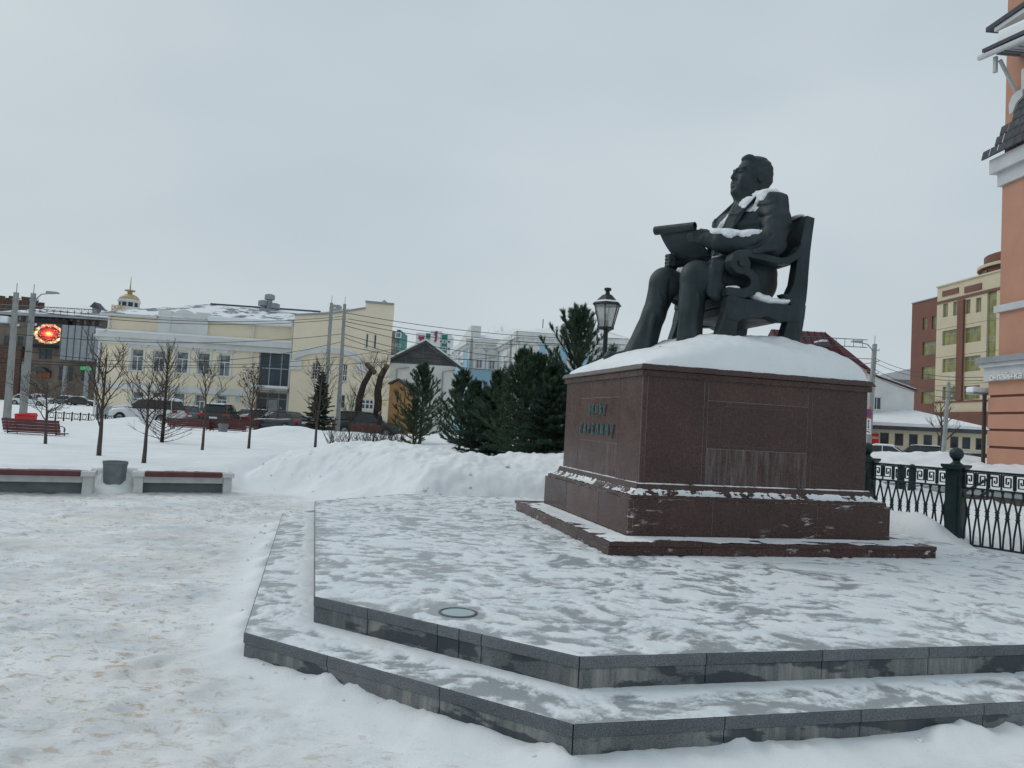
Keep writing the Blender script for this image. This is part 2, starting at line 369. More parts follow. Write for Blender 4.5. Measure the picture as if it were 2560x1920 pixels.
# edge of the walked plaza (world x,y), from the left round the benches to behind the platform
EDGE = [(-60, -14.3), (-14, 9.85), (-6.55, 13.62), (-5.0, 14.5), (-4.2, 14.35), (-2.9, 13.2), (-1.75, 12.22), (0.5, 12.75), (4.4, 13.75), (5.9, 11.6), (7.4, 8.3), (9.5, 6.2), (60, 2)]
def ground_h(x, y):
    x = np.asarray(x, float); y = np.asarray(y, float)
    a, b = W2M(x, y)
    # side of the edge line: above it (larger y) is unwalked snow
    ey = np.interp(x, [e[0] for e in EDGE], [e[1] for e in EDGE])
    d = seg_dist(x, y, EDGE, False)*np.where(y > ey, 1, -1)
    field = 0.40+0.22*sstep(-8, 2, x)*sstep(14, 17, y)+0.10*(fbm(x*.5, y*.5, 3, 5)-.5)
    field = field*(1-0.75*sstep(34, 46, y))
    rise = sstep(-0.05, 1.5, d+0.25*(fbm(x*1.7, y*1.7, 3, 8)-.5))
    rb = sstep(-0.12, 0.12, d)*sstep(-4.9, -6.0, x)      # straight cut snow wall behind the benches
    rise = np.maximum(rise*(1-sstep(-4.9, -6.0, x)), rb)
    h = field*rise
    # ploughed bank behind the monument
    ridge = np.exp(-((d-2.4)/1.7)**2)*sstep(-6.2, -3.4, x)*(1-0.55*sstep(6.0, 9, x))
    lump = 0.75+0.55*fbm(x*.9, y*.9, 4, 11)
    h = h+0.47*ridge*lump*(d > -0.3)*rise
    rough = rise*(1-sstep(22, 40, y))*sstep(-6.0, -4.2, x)
    h = h+rough*(0.075*(fbm(x*2.6, y*2.6, 4, 31)-.5)*2+0.075*(np.abs(fbm(x*5.5, y*5.5, 4, 33)-.5)*2-.25)+0.02*(fbm(x*17, y*17, 3, 35)-.5)*2)
    # ploughed heaps further back
    for hx, hy, hr, hh in ((-9.7, 32.5, 2.0, .50), (-6.2, 33, 3.0, .34), (-22.5, 45.6, 3.4, .50), (-3, 38, 5, .35), (14.5, 25, 6.0, .50), (22, 27, 8, .55), (11.0, 30, 5, .35), (3, 34, 6, .3), (5.75, 10.95, .95, .30), (13.2, 19.5, 2.5, .45)):
        r = np.hypot(x-hx, y-hy)/hr
        h = h+hh*np.exp(-r*r*1.6)*(0.75+.5*fbm(x*.7, y*.7, 3, 21))
    # bank along the fence
    fd = seg_dist(x, y, [(5.2, 12.2), (6.3, 10.5), (7.2, 9.1), (9, 7.0)], False)
    h = h+0.26*np.exp(-(fd/0.75)**2)*(1-sstep(0.2, 1.4, W2M(6.1, 10.8)[1]-b))*(0.8+.4*fbm(x*2, y*2, 3, 41))
    # walked relief
    walk = (1-sstep(-0.5, 0.15, d))
    h = h+walk*(0.030*(fbm(x*.8, y*.8, 3, 3)-.5)+0.022*(fbm(x*4.2, y*4.2, 4, 13)-.5)+0.016*(fbm(x*13, y*13, 3, 23)-.5))
    # loose snow against the lower riser
    ins = inside(a, b, LOWER); ld = seg_dist(a, b, LOWER)
    clod = sstep(.45, .75, fbm(x*3.2, y*3.2, 3, 61, .5))
    h = h+((0.010+0.060*clod)*np.exp(-(ld/0.15)**2)+0.022*np.exp(-(ld/0.35)**2)+0.02*(fbm(x*11, y*11, 3, 67)-.4)*np.exp(-(ld/0.14)**2))
    h = np.where(ins, h*(1-sstep(.12, .75, ld))-.06*sstep(.05, .3, ld), h)
    # far terrain falls and rises gently
    h = h+sstep(60, 140, y)*sstep(-30, -70, x)*0.4
    return h, walk*np.where(ld < 0.55, sstep(0.1, 0.55, ld), 1)*(1-0.65*sstep(-1.6, 0.6, x+(y-3)*0.1)*sstep(9, 6, y))
def grid_axis(segs):
    o = []
    for a, b, s0, s1 in segs:
        x = a
        while x < b-1e-6:
            o.append(x); t = (x-a)/(b-a); x += s0*(s1/s0)**t
    return np.array(o+[segs[-1][1]])
def mirror(a): return a
gx = np.concatenate([-grid_axis([(6.5, 30, .06, 1.2), (30, 400, 1.2, 60), (400, 3500, 60, 600)])[::-1][:-1], grid_axis([(-6.5, 4.6, .045, .045), (4.6, 12, .05, .12), (12, 40, .12, 1.6), (40, 400, 1.6, 60), (400, 3500, 60, 600)])])
gy = np.concatenate([-grid_axis([(0, 40, 1.0, 6), (40, 2000, 20, 500)])[::-1][:-1], grid_axis([(0, 2.4, .4, .06), (2.4, 8, .036, .05), (8, 20, .05, .10), (20, 60, .12, 1.0), (60, 400, 1.0, 40), (400, 5000, 40, 800)])])
GX, GY = np.meshgrid(gx, gy)
GZ, GW = ground_h(GX, GY)
# boot prints trodden into the plaza
_r = np.random.RandomState(5)
for _ in range(1500):
    px_, py_ = _r.uniform(-11, 4.5), _r.uniform(2.2, 13.5); th_ = _r.normal(.5, .9); i0, i1 = np.searchsorted(gx, [px_-.3, px_+.3]); j0, j1 = np.searchsorted(gy, [py_-.3, py_+.3])
    X_, Y_ = GX[j0:j1, i0:i1]-px_, GY[j0:j1, i0:i1]-py_; c_, s_ = cos(th_), sin(th_); u_, v_ = (X_*c_+Y_*s_)/.15, (-X_*s_+Y_*c_)/.062
    r_ = u_*u_+v_*v_; GZ[j0:j1, i0:i1] += GW[j0:j1, i0:i1]*_r.uniform(.4, 1)*(-.026*np.exp(-r_**3)+.007*np.exp(-((r_-1.7)/.6)**2))
ny, nx = GX.shape
idx = np.arange(ny*nx).reshape(ny, nx)
ground = npmesh('ground', np.stack([GX, GY, GZ], -1).reshape(-1, 3), np.stack([idx[:-1, :-1], idx[:-1, 1:], idx[1:, 1:], idx[1:, :-1]], -1).reshape(-1, 4), M_GROUND)
at_ = ground.data.attributes.new('walk', 'FLOAT', 'POINT'); at_.data.foreach_set('value', GW.ravel().astype(np.float32))
tag(ground, 'snow covered ground with trodden sandy plaza', 'snow', kind='structure')
def gz(x, y): return float(ground_h(np.array([x]), np.array([y]))[0][0])

# ================================================================== thin snow lying on flat tops
def snow_sheet(name, a0, a1, b0, b1, res, zfun, mask, label, parent=None):
    A, B = np.meshgrid(np.arange(a0, a1, res), np.arange(b0, b1, res))
    hgt = zfun(A, B); keep = mask(A, B)
    hgt = np.where(keep, hgt, -1)
    n0, n1 = A.shape; id_ = np.arange(n0*n1).reshape(n0, n1)
    q = np.stack([id_[:-1, :-1], id_[:-1, 1:], id_[1:, 1:], id_[1:, :-1]], -1).reshape(-1, 4)
    hv = hgt.ravel(); ok = (hv[q].max(1) > 0) & (hv[q].min(1) > -0.5); q = q[ok]
    used, inv = np.unique(q, return_inverse=True); q = inv.reshape(-1, 4)
    Z = np.maximum(hv, -0.004)[used]; Aa = A.ravel()[used]; Bb = B.ravel()[used]
    W = MO[None]+Aa[:, None]*ua+Bb[:, None]*va
    return W, Z, q
def streak(A, B, s, sa=2.3, sb=4.6, w=.35):
    x, y = M2W_np(A, B)
    wx = x+w*(fbm(x*1.5, y*1.5, 3, s+50)-.5); wy = y+w*(fbm(x*1.5, y*1.5, 3, s+60)-.5)
    return .80*fbm(wx*sa, wy*sb, 6, s, .62)+.20*fbm(wx*sa*.25, wy*sb*.25, 3, s+9)
def M2W_np(A, B): return MO[0]+A*ua[0]+B*va[0], MO[1]+A*ua[1]+B*va[1]

# ================================================================== granite platform
plat = thing('granite_platform', 'two-stepped grey granite platform under the monument, dusted with snow', 'platform', (MO[0], MO[1], 0), TH)
def slabrun(p, q, z0, z1, n, thick, out, name, mat, cuts=None):
    # a run of edge slabs from p to q (platform coords), outer face proud by out
    p = np.array(p, float); q = np.array(q, float); L = np.linalg.norm(q-p); d = (q-p)/L; nrm = np.array([d[1], -d[0]])
    cuts = cuts or [i/n for i in range(n+1)]
    for i in range(len(cuts)-1):
        s0 = cuts[i]*L+.0025; s1 = cuts[i+1]*L-.0025
        m = MB(); c = [p+d*s0+nrm*out, p+d*s1+nrm*out, p+d*s1-nrm*thick, p+d*s0-nrm*thick]
        if i == 0: c[3] = p+d*(s0+thick*K8)-nrm*thick; c[0] = p+d*(s0-out*K8)+nrm*out
        if i == len(cuts)-2: c[2] = p+d*(s1-thick*K8)-nrm*thick; c[1] = p+d*(s1+out*K8)+nrm*out
        m.prism([tuple(x) for x in c], z0, z1, 'z'); m.build(name, mat, plat, bevel=0.004)
def fill(poly, z0, z1, ins, name, mat):
    c = np.mean(poly, 0); P = []
    n = len(poly)
    for i in range(n):
        a = np.array(poly[i-1], float); b = np.array(poly[i], float); e = np.array(poly[(i+1) % n], float)
        d1 = (b-a)/np.linalg.norm(b-a); d2 = (e-b)/np.linalg.norm(e-b); n1 = np.array([-d1[1], d1[0]]); n2 = np.array([-d2[1], d2[0]])
        k = ins/(1+n1@n2); P.append(tuple(b+(n1+n2)*k))
    MB().prism(P, z0, z1, 'z').build(name, mat, plat)
fill(LOWER, -0.1, H1-0.03, 0.04, 'core', M_JOINT)
fill(UPPER, H1-.02, H2-0.03, 0.04, 'core', M_JOINT)
fill(LOWER, H1-.045, H1-.001, 0.30, 'tread', M_ICY)
fill(UPPER, H2-.045, H2-.001, 0.30, 'paving', M_ICY)
def cutlist(p, q, marks): return [0]+list(marks)+[1]
LU = len(UPPER)
cU = {0: [0, .155*1.35, .40, .62, .8, 1], 7: [0, .165*1.1, .345, .39, .61, .665, 1][::1], 6: [0, .15, .3, .45, .6, .75, .88, 1], 5: [0, .5, 1]}
for poly, zt, zb, rr in ((UPPER, H2, H1, 0.0), (LOWER, H1, -0.08, 0.0)):
    for i in range(8):
        p, q = poly[i], poly[(i+1) % 8]; L = hypot(q[0]-p[0], q[1]-p[1]); n = max(1, round(L/0.78))
        cuts = None
        if i == 7: cuts = [0, .24, .52, .60, .68, 1] if poly is UPPER else [0, .31, .66, 1]
        slabrun(p, q, zt-.062, zt, n, .30, 0.0, 'edge_slab', M_GREY, cuts)
        slabrun(p, q, zb+.002, zt-.064, n, .03, -0.008, 'riser_slab', M_RISER, cuts)
# flush ground light let into the platform
lp = gr(1145, 1533, H2); la, lb = W2M(lp[0], lp[1])
lr = MB(); lr.lathe([(.128, -.02), (.128, .006), (.112, .010), (.109, .006), (.109, -.02)], (la, lb, H2), 28)
ring = lr.build('light_ring', simple('light_ring_steel', (0.13, 0.14, 0.145), .5, metal=.6), plat, smooth=False)
gl = NT('ground_light_glass'); gl.set((0.27, 0.38, 0.385), 0.15, 0, .5)
MB().lathe([(.108, -.015), (.108, .005), (.06, .0065), (.001, .007)], (la, lb, H2), 28).build('light_glass', gl.m, ring)

def film_on(poly, hole, a0, a1, b0, b1, res, z, thr, amp, seed, label, extra, sa, sb):
    A, B = np.meshgrid(np.arange(a0, a1, res), np.arange(b0, b1, res)); n = streak(A, B, seed, sa, sb, .5)-thr-extra(A, B)
    x, y = M2W_np(A, B); h = amp*sstep(-.02, .16, n)+.004*(fbm(x*22, y*22, 3, seed+5)-.5)*sstep(-.05, .1, n)
    d = seg_dist(A, B, poly); h = h*sstep(.0, .06, d)+.0025
    ins_ = inside(A, B, poly)
    # pull the rim vertices exactly onto the outline
    rim = (~ins_ | (d < .006)) & (d < res*1.6); ra, rb_, bd, qa, qb = A[rim], B[rim], np.full(rim.sum(), 9.), A[rim].copy(), B[rim].copy(); cen = np.mean(poly, 0)
    for k_ in range(len(poly)):
        (ax, ay), (bx, by) = poly[k_], poly[(k_+1) % len(poly)]; L_ = hypot(bx-ax, by-ay); t_ = np.clip(((ra-ax)*(bx-ax)+(rb_-ay)*(by-ay))/L_**2, 0, 1); nx_, ny_ = -(by-ay)/L_*.007, (bx-ax)/L_*.007
        cx_, cy_ = ax+t_*(bx-ax)+nx_, ay+t_*(by-ay)+ny_; dd = np.hypot(ra-cx_, rb_-cy_); m_ = dd < bd; bd[m_] = dd[m_]; qa[m_] = cx_[m_]; qb[m_] = cy_[m_]
    A = A.copy(); B = B.copy(); A[rim] = qa; B[rim] = qb; x, y = M2W_np(A, B); h[rim] = .0025
    keep = ins_ | rim
    if hole is not None: keep &= ~(inside(A, B, hole) & (seg_dist(A, B, hole) > .04))
    n0, n1 = A.shape; id_ = np.arange(n0*n1).reshape(n0, n1); q = np.stack([id_[:-1, :-1], id_[:-1, 1:], id_[1:, 1:], id_[1:, :-1]], -1).reshape(-1, 4)
    q = q[keep.ravel()[q].all(1)]; us, inv = np.unique(q, return_inverse=True)
    o = npmesh('snow_cover', np.column_stack([x.ravel()[us], y.ravel()[us], z+h.ravel()[us]]), inv.reshape(-1, 4), M_FILM)
    at2 = o.data.attributes.new('snow', 'FLOAT', 'POINT'); at2.data.foreach_set('value', np.clip(.50+n*3.6, 0, 1).ravel()[us].astype(np.float32))
    return tag(o, label, 'snow', kind='stuff')
def snow_on(name, poly, hole, a0, a1, b0, b1, res, z, thr, amp, seed, label, edge=None, extra=None, sa=2.3, sb=4.6):
    def zf(A, B):
        n = streak(A, B, seed, sa, sb)
        t = thr+(extra(A, B) if extra else 0)
        h = (n-t)*amp*4
        h = np.minimum(h, amp*(.55+.5*sstep(0, .3, n-t)))
        if edge is not None: h = h-sstep(.10, .0, seg_dist(A, B, poly))*edge
        return h
    def mk(A, B):
        k = inside(A, B, poly) & (seg_dist(A, B, poly) > .012)
        if hole is not None: k &= ~inside(A, B, hole)
        return k
    W, Z, q = snow_sheet(name, a0, a1, b0, b1, res, zf, mk, label)
    o = npmesh(name, np.column_stack([W, Z+z]), q, M_SNOW)
    return tag(o, label, 'snow', kind='stuff')
PED = [(1.37, 2.95), (5.24, 2.95), (5.24, 6.49), (1.37, 6.49)]
def xtra_u(A, B):
    dl = np.hypot(A-la, B-lb)
    return sstep(.22, .13, dl)*.35+sstep(0.5, .0, A+PC)*.03*np.sin(B*3)-.05*sstep(1.2, 3.2, A)+sstep(.22, .0, seg_dist(A, B, UPPER))*.10-.07*sstep(.30, .02, seg_dist(A, B, PED))
film_on(UPPER, PED, -1.45, AR, 0.0, 8.2, .017, H2, .475, .010, 101, 'thin patchy snow trodden over the upper granite platform', xtra_u, 8.5, 11.5)
def xtra_l(A, B):
    d = seg_dist(A, B, UPPER); return -.24*sstep(.17, .0, d)+.08*sstep(.22, .0, seg_dist(A, B, LOWER))
film_on(LOWER, UPPER, -1.85, AR+.4, -.45, 7.2, .016, H1, .47, .013, 131, 'thin patchy snow on the lower step of the granite platform', xtra_l, 7.5, 10.0)

# ================================================================== pedestal
PP, PQ, PW, PD = 1.37, 2.95, 3.873, 3.5445
ped = thing('monument_pedestal', 'polished red granite pedestal with bronze lettering and a thick snow cap', 'pedestal', (*M2W(PP, PQ)[:2], H2), TH)
HS = .139; IPL, ZPL = .332, .882-H2; IBD, ZB0, ZB1 = .522, 1.035-H2, 2.177-H2; IC2, ZC1 = .462, 2.246-H2
def pbox(name, x0, x1, y0, y1, z0, z1, mat=None, par=None, bv=.0025):
    return MB().box(x0, x1, y0, y1, z0, z1).build(name, mat or M_RED, par or ped, bevel=bv)
# base step: riser slabs and tread slabs
pbox('base_core', .03, PW-.03, .03, PD-.03, 0, HS-.03, M_JOINT, bv=0)
for k, (c0, c1) in enumerate(((0, .26), (.26, .52), (.52, .77), (.77, 1))):
    pbox('riser_slab', PW*c0+.003, PW*c1-.003, .012, .045, 0.003, HS-.042, M_REDR)
    pbox('tread_slab', PW*c0+.002, PW*c1-.002, 0, .40, HS-.040, HS)
    pbox('riser_slab', .012, .045, .048+(PD-.096)*c0+.003, .048+(PD-.096)*c1-.003, 0.003, HS-.042, M_REDR)
    pbox('tread_slab', 0, .40, .402+(PD-.804)*c0+.002, .402+(PD-.804)*c1-.002, HS-.040, HS)
    pbox('tread_slab', PW-.40, PW, .402+(PD-.804)*c0+.002, .402+(PD-.804)*c1-.002, HS-.040, HS)
    pbox('riser_slab', PW-.045, PW-.012, .048+(PD-.096)*c0+.003, .048+(PD-.096)*c1-.003, 0.003, HS-.042)
    pbox('tread_slab', PW*c0+.002, PW*c1-.002, PD-.40, PD, HS-.040, HS)
# plinth
i = IPL
pbox('plinth_core', i+.003, PW-i-.003, i+.003, PD-i-.003, HS-.03, ZPL-.004, M_LIME, bv=0)
fx = [i, i+.055, i+.966, i+2.253, i+3.168, PW-i]
for k in range(5): pbox('plinth_slab', fx[k]+.002, fx[k+1]-.002, i, i+.03, HS+.002, ZPL, M_REDR)
fy = [i+.032, i+.032+.80, i+.032+1.92, PD-i]
for k in range(3):
    pbox('plinth_slab', i, i+.03, fy[k]+.002, fy[k+1]-.002, HS+.002, ZPL)
    pbox('plinth_slab', PW-i-.03, PW-i, fy[k]+.002, fy[k+1]-.002, HS+.002, ZPL)
pbox('plinth_slab', i+.034, PW-i-.034, PD-i-.03, PD-i, HS+.002, ZPL)
pbox('plinth_top', i+.032, PW-i-.032, i+.032, PD-i-.032, ZPL-.02, ZPL-.006, M_RED, bv=0)
# moulding: stepped ledge, cyma, fillet
def ringloft(name, prof, mat):                           # prof: (inset,z) of a rectangular ring
    m = MB(); V = []; F = []
    for ins, z in prof: V += [(ins, ins, z), (PW-ins, ins, z), (PW-ins, PD-ins, z), (ins, PD-ins, z)]
    for k in range(len(prof)-1):
        for j in range(4): F.append((4*k+j, 4*k+(j+1) % 4, 4*k+4+(j+1) % 4, 4*k+4+j))
    F += [(3, 2, 1, 0), tuple(4*(len(prof)-1)+j for j in range(4))]
    m.add(V, F); return m.build(name, mat, ped, bevel=0.0)
zl = ZPL
ringloft('moulding', [(i+.03, zl-.01), (i+.03, zl+.036), (i+.045, zl+.04)]+[(i+.045+.105*(t/6), zl+.04+.105*(1-sqrt(max(0, 1-(t/6)**2)))) for t in range(1, 7)]+[(i+.155, ZB0), (i+.3, ZB0)], M_RED)
# body
j = IBD
pbox('body_core', j+.003, PW-j-.003, j+.003, PD-j-.003, ZB0-.03, ZB1+.01, M_LIME, bv=0)
BW, BD = PW-2*j, PD-2*j
hb = ZB1-ZB0
cx = [0, .055, .729, 2.096, BW]                  # columns of the long front
def bp(name, x0, x1, z0, z1, mat=None, dy=0.0): return pbox(name, j+x0+.002, j+x1-.002, j-dy, j+.03, ZB0+z0*hb+.002, ZB0+z1*hb-.002, mat)
bp('body_slab', cx[0], cx[1], 0, 1); bp('body_slab', cx[1], cx[2], 0, 1); bp('body_slab', cx[3], cx[4]-.0, 0, 1)
bp('body_slab', cx[2], cx[2]+.049, 0, 1); bp('body_slab', cx[3]-.058, cx[3], 0, 1)
bp('body_slab', cx[2]+.049, cx[3]-.058, 0, .35, M_REDF)
plq = bp('inscription_slab', cx[2]+.049, cx[3]-.058, .35, .808); bp('body_slab', cx[2]+.049, cx[3]-.058, .808, 1)
# engraved border of the plaque: thin raised fillets with notched corners
fm = MB(); X0, X1, Z0, Z1 = j+.930, j+1.883, ZB0+.44, ZB0+.871; y_ = j-.0005; nt = .035
bord = [(X0+nt, Z0), (X1-nt, Z0), (X1-nt, Z0+nt), (X1, Z0+nt), (X1, Z1-nt), (X1-nt, Z1-nt), (X1-nt, Z1), (X0+nt, Z1), (X0+nt, Z1-nt), (X0, Z1-nt), (X0, Z0+nt), (X0+nt, Z0+nt)]
for k in range(12):
    p, q = bord[k], bord[(k+1) % 12]; fm.bar((p[0], y_, p[1]), (q[0], y_, q[1]), .005, .004)
fm.build('border', simple('engraved_line', (.13, .085, .075), .6), plq)
# short (inscription) face on the left, plus the hidden sides
cy = [0, .62, 1.94, BD]
def lpz(name, y0, y1, z0, z1, mat=None): return pbox(name, j, j+.03, j+.034+y0+.002, j+y1-.002, ZB0+z0*hb+.002, ZB0+z1*hb-.002, mat)
lpz('body_slab', 0, .62, 0, 1); lpz('body_slab', 1.94-.034, BD, 0, 1)
namepl = lpz('inscription_slab', .62-.034, 1.94-.0, .343, .813)
lpz('body_slab', .62-.034, 1.94, .813, 1); lpz('body_slab', .62-.034, 1.0, 0, .343, M_REDF); lpz('body_slab', 1.0-.034, 1.94, 0, .343)
for c0, c1 in ((0, .25), (.25, .75), (.75, 1)):
    pbox('body_slab', PW-j-.03, PW-j, j+.034+(BD-.034)*c0+.002, j+.034+(BD-.034)*c1-.002, ZB0+.002, ZB1-.002)
    pbox('body_slab', j+.034+(BD-.068)*c0+.002, j+.034+(BD-.068)*c1, PD-j-.03, PD-j, ZB0+.002, ZB1-.002)
# cornice: fascia and projecting slab with a sloped face
for (x0, x1) in ((0, .5), (.5, 1)):
    w0, w1 = j-.032, PW-j+.032
    pbox('cornice_fascia', w0+(w1-w0)*x0+.001, w0+(w1-w0)*x1-.001, j-.032, j+.10, ZB1, ZB1+.062)
    pbox('cornice_fascia', w0+(w1-w0)*x0+.001, w0+(w1-w0)*x1-.001, PD-j-.10, PD-j+.032, ZB1, ZB1+.062)
for y0, y1 in ((j+.102, PD/2), (PD/2+.002, PD-j-.102)):
    pbox('cornice_fascia', j-.032, j+.10, y0, y1, ZB1, ZB1+.062); pbox('cornice_fascia', PW-j-.10, PW-j+.032, y0, y1, ZB1, ZB1+.062)
ringloft('cornice_slab', [(IC2+.03, ZB1+.064), (IC2, ZB1+.066), (IC2, ZB1+.075), (IC2+.028, ZB1+.125), (IC2+.06, ZB1+.130)], M_RED)
ZTOP = ZB1+.130+H2

# bronze letters: serif strokes on a unit cell (x 0..w, z 0..1)
def serif(x, z, w=.13): return ('r', x-w, x+w, z-.022 if z > .5 else z-.0, z if z > .5 else z+.022)
GLY = {
 'Я': (.62, [('v', .50, 0, 1), ('h', .20, .50, .98), ('h', .20, .50, .50), ('c', .22, .74, .16, .24, 90, 270), ('d', .30, .50, .06, 0), ('s', .50, 0), ('s', .50, 1), ('s', .05, 0)]),
 'К': (.66, [('v', .14, 0, 1), ('d', .17, .48, .52, 1), ('d', .17, .54, .58, 0), ('s', .14, 0), ('s', .14, 1), ('s', .54, 1), ('s', .60, 0)]),
 'О': (.74, [('c', .37, .5, .31, .48, 0, 360)]),
 'В': (.60, [('v', .14, 0, 1), ('h', .14, .36, .98), ('h', .14, .38, .52), ('h', .14, .36, .02), ('c', .34, .75, .16, .23, -90, 90), ('c', .36, .27, .19, .25, -90, 90), ('s', .14, 0), ('s', .14, 1)]),
 'У': (.66, [('d', .08, 1, .37, .30), ('d', .60, 1, .22, -.22), ('s', .10, 1), ('s', .58, 1), ('d', .22, -.22, .12, -.16)]),
 'Г': (.56, [('v', .14, 0, 1), ('h', .14, .50, .98), ('d', .50, 1, .50, .82), ('s', .14, 0), ('s', .14, 1)]),
 'А': (.70, [('d', .35, 1, .08, 0), ('D', .35, 1, .60, 0), ('h', .18, .50, .34), ('s', .08, 0), ('s', .60, 0)]),
 'Р': (.58, [('v', .14, 0, 1), ('h', .14, .34, .98), ('h', .14, .34, .46), ('c', .34, .72, .18, .26, -90, 90), ('s', .14, 0), ('s', .14, 1)]),
 'Е': (.58, [('v', .14, 0, 1), ('h', .14, .50, .98), ('h', .14, .42, .52), ('h', .14, .52, .02), ('d', .50, 1, .50, .84), ('d', .52, 0, .52, .16), ('s', .14, 0), ('s', .14, 1)]),
 'Л': (.68, [('d', .26, 1, .12, .06), ('v', .54, 0, 1), ('h', .22, .56, .98), ('s', .54, 0), ('s', .10, 0), ('s', .54, 1)]),
 'И': (.72, [('v', .14, 0, 1), ('v', .58, 0, 1), ('D', .16, .10, .56, .90), ('s', .14, 0), ('s', .14, 1), ('s', .58, 0), ('s', .58, 1)]),
 'Н': (.72, [('v', .14, 0, 1), ('v', .58, 0, 1), ('h', .14, .58, .50), ('s', .14, 0), ('s', .14, 1), ('s', .58, 0), ('s', .58, 1)]),
}
def glyph(ch, h, dep, name, mat, parent, place):
    w, st = GLY[ch]; m = MB()
    def pt(x, z, y): return place(x*h, y, z*h)
    def solid(poly):                                     # poly in glyph units -> extruded
        n = len(poly); V = [pt(p[0], p[1], 0) for p in poly]+[pt(p[0], p[1], dep) for p in poly]
        m.add(V, [tuple(range(n)), tuple(range(2*n-1, n-1, -1))]+[(a, a+n, (a+1) % n+n, (a+1) % n) for a in range(n)])
    def bar(x0, z0, x1, z1, t):
        L = hypot(x1-x0, z1-z0); nx_, nz_ = -(z1-z0)/L*t/2, (x1-x0)/L*t/2
        solid([(x0+nx_, z0+nz_), (x0-nx_, z0-nz_), (x1-nx_, z1-nz_), (x1+nx_, z1+nz_)])
    for s_ in st:
        k = s_[0]
        if k == 'v': bar(s_[1], s_[2], s_[1], s_[3], .082)
        elif k == 'h': bar(s_[1], s_[3], s_[2], s_[3], .055)
        elif k == 'd': bar(s_[1], s_[2], s_[3], s_[4], .055)
        elif k == 'D': bar(s_[1], s_[2], s_[3], s_[4], .082)
        elif k == 's': bar(s_[1]-.09, abs(s_[2]-.018), s_[1]+.09, abs(s_[2]-.018), .036)
        elif k == 'c':
            _, cx_, cz_, rx, rz, a0, a1 = s_; N = max(6, int(abs(a1-a0)/20))
            for q in range(N):
                t0 = radians(a0+(a1-a0)*q/N); t1 = radians(a0+(a1-a0)*(q+1)/N)
                f0 = .5+.5*abs(cos((t0+t1)/2)); wx, wz = .10*f0, .05
                solid([(cx_+rx*cos(t0), cz_+rz*sin(t0)), (cx_+rx*cos(t1), cz_+rz*sin(t1)), (cx_+(rx-wx)*cos(t1), cz_+(rz-wz)*sin(t1)), (cx_+(rx-wx)*cos(t0), cz_+(rz-wz)*sin(t0))])
    m.build(name, mat, parent); return w*h
M_LETTER = simple('verdigris_bronze', (0.17, 0.255, 0.25), .45, .35, 25, .2)
def lettering(txt, cyb, z, h, gap):
    tot = sum(GLY[c][0]*h+gap for c in txt)-gap; x = 0
    for c in txt:
        # face looks towards -x; text runs from larger y to smaller y
        x += glyph(c, h, .02, 'letter', M_LETTER, namepl, lambda u_, d_, w_, x=x: (j-.004-d_, cyb+tot/2-x-u_, z+w_))+gap
lettering('ЯКОВУ', j+1.29, 1.768-H2, .113, .045)
lettering('ГАРЕЛИНУ', j+1.295, 1.512-H2, .130, .062)

# snow: cap on the pedestal and dustings on its ledges
def mound():
    res = .02; e = IC2+.045
    A, B = np.meshgrid(np.arange(PP+e, PP+PW-e+.01, res), np.arange(PQ+e, PQ+PD-e+.01, res))
    ca, cb = PP+PW/2, PQ+PD/2; ha, hb_ = PW/2-e, PD/2-e
    da = np.clip(np.abs((A-ca)/ha), 0, 1); db = np.clip(np.abs((B-cb)/hb_), 0, 1)
    sg = (ca-A)/ha                                      # +1 at the statue's feet
    ea = np.where(sg > 0, 2.2, 6.0)
    prof = (1-da**ea)**np.where(sg > 0, .60, .38)*(1-db**3.2)**.44
    x, y = M2W_np(A, B)
    n = fbm(x*2.2, y*2.2, 4, 77)
    h = .505*prof*(.86+.28*n)+.05*(fbm(x*4.5, y*4.5, 3, 76)-.5)*prof+.018*(fbm(x*11, y*11, 3, 78)-.5)
    h = h*(1-.26*sstep(.20, .62, sg))
    ed = np.minimum((1-da)*ha, (1-db)*hb_)
    h = np.minimum(h, .03+1.9*ed+.05*n)*sstep(-.01, .05, ed)+.004
    h = np.where(ed < .03, h-.02*sstep(.45, .7, fbm(x*7, y*7, 3, 79)), h)
    n0, n1 = A.shape; id_ = np.arange(n0*n1).reshape(n0, n1)
    q = np.stack([id_[:-1, :-1], id_[:-1, 1:], id_[1:, 1:], id_[1:, :-1]], -1).reshape(-1, 4)
    o = npmesh('snow_cap', np.column_stack([x.ravel(), y.ravel(), ZTOP-.003+h.ravel()]), q, M_SNOW)
    tag(o, 'thick rounded snow cap heaped on top of the red pedestal', 'snow', kind='stuff')
mound()
STEP = [(PP, PQ), (PP+PW, PQ), (PP+PW, PQ+PD), (PP, PQ+PD)]
def rect(e): return [(PP+e, PQ+e), (PP+PW-e, PQ+e), (PP+PW-e, PQ+PD-e), (PP+e, PQ+PD-e)]
snow_on('snow_cover', rect(.004), rect(IPL), PP, PP+PW, PQ, PQ+PD, .016, H2+HS, .43, .014, 211, 'thin snow lying on the bottom step of the red pedestal', .002,
        lambda A, B: -.24*sstep(.12, .0, seg_dist(A, B, rect(IPL)))+.06*sstep(.2, .0, seg_dist(A, B, STEP)), 3, 6)
snow_on('snow_cover', rect(IPL+.002), rect(IPL+.03), PP, PP+PW, PQ, PQ+PD, .008, H2+ZPL, .46, .008, 221, 'narrow line of snow on the plinth ledge of the red pedestal', 0, None, 5, 5)
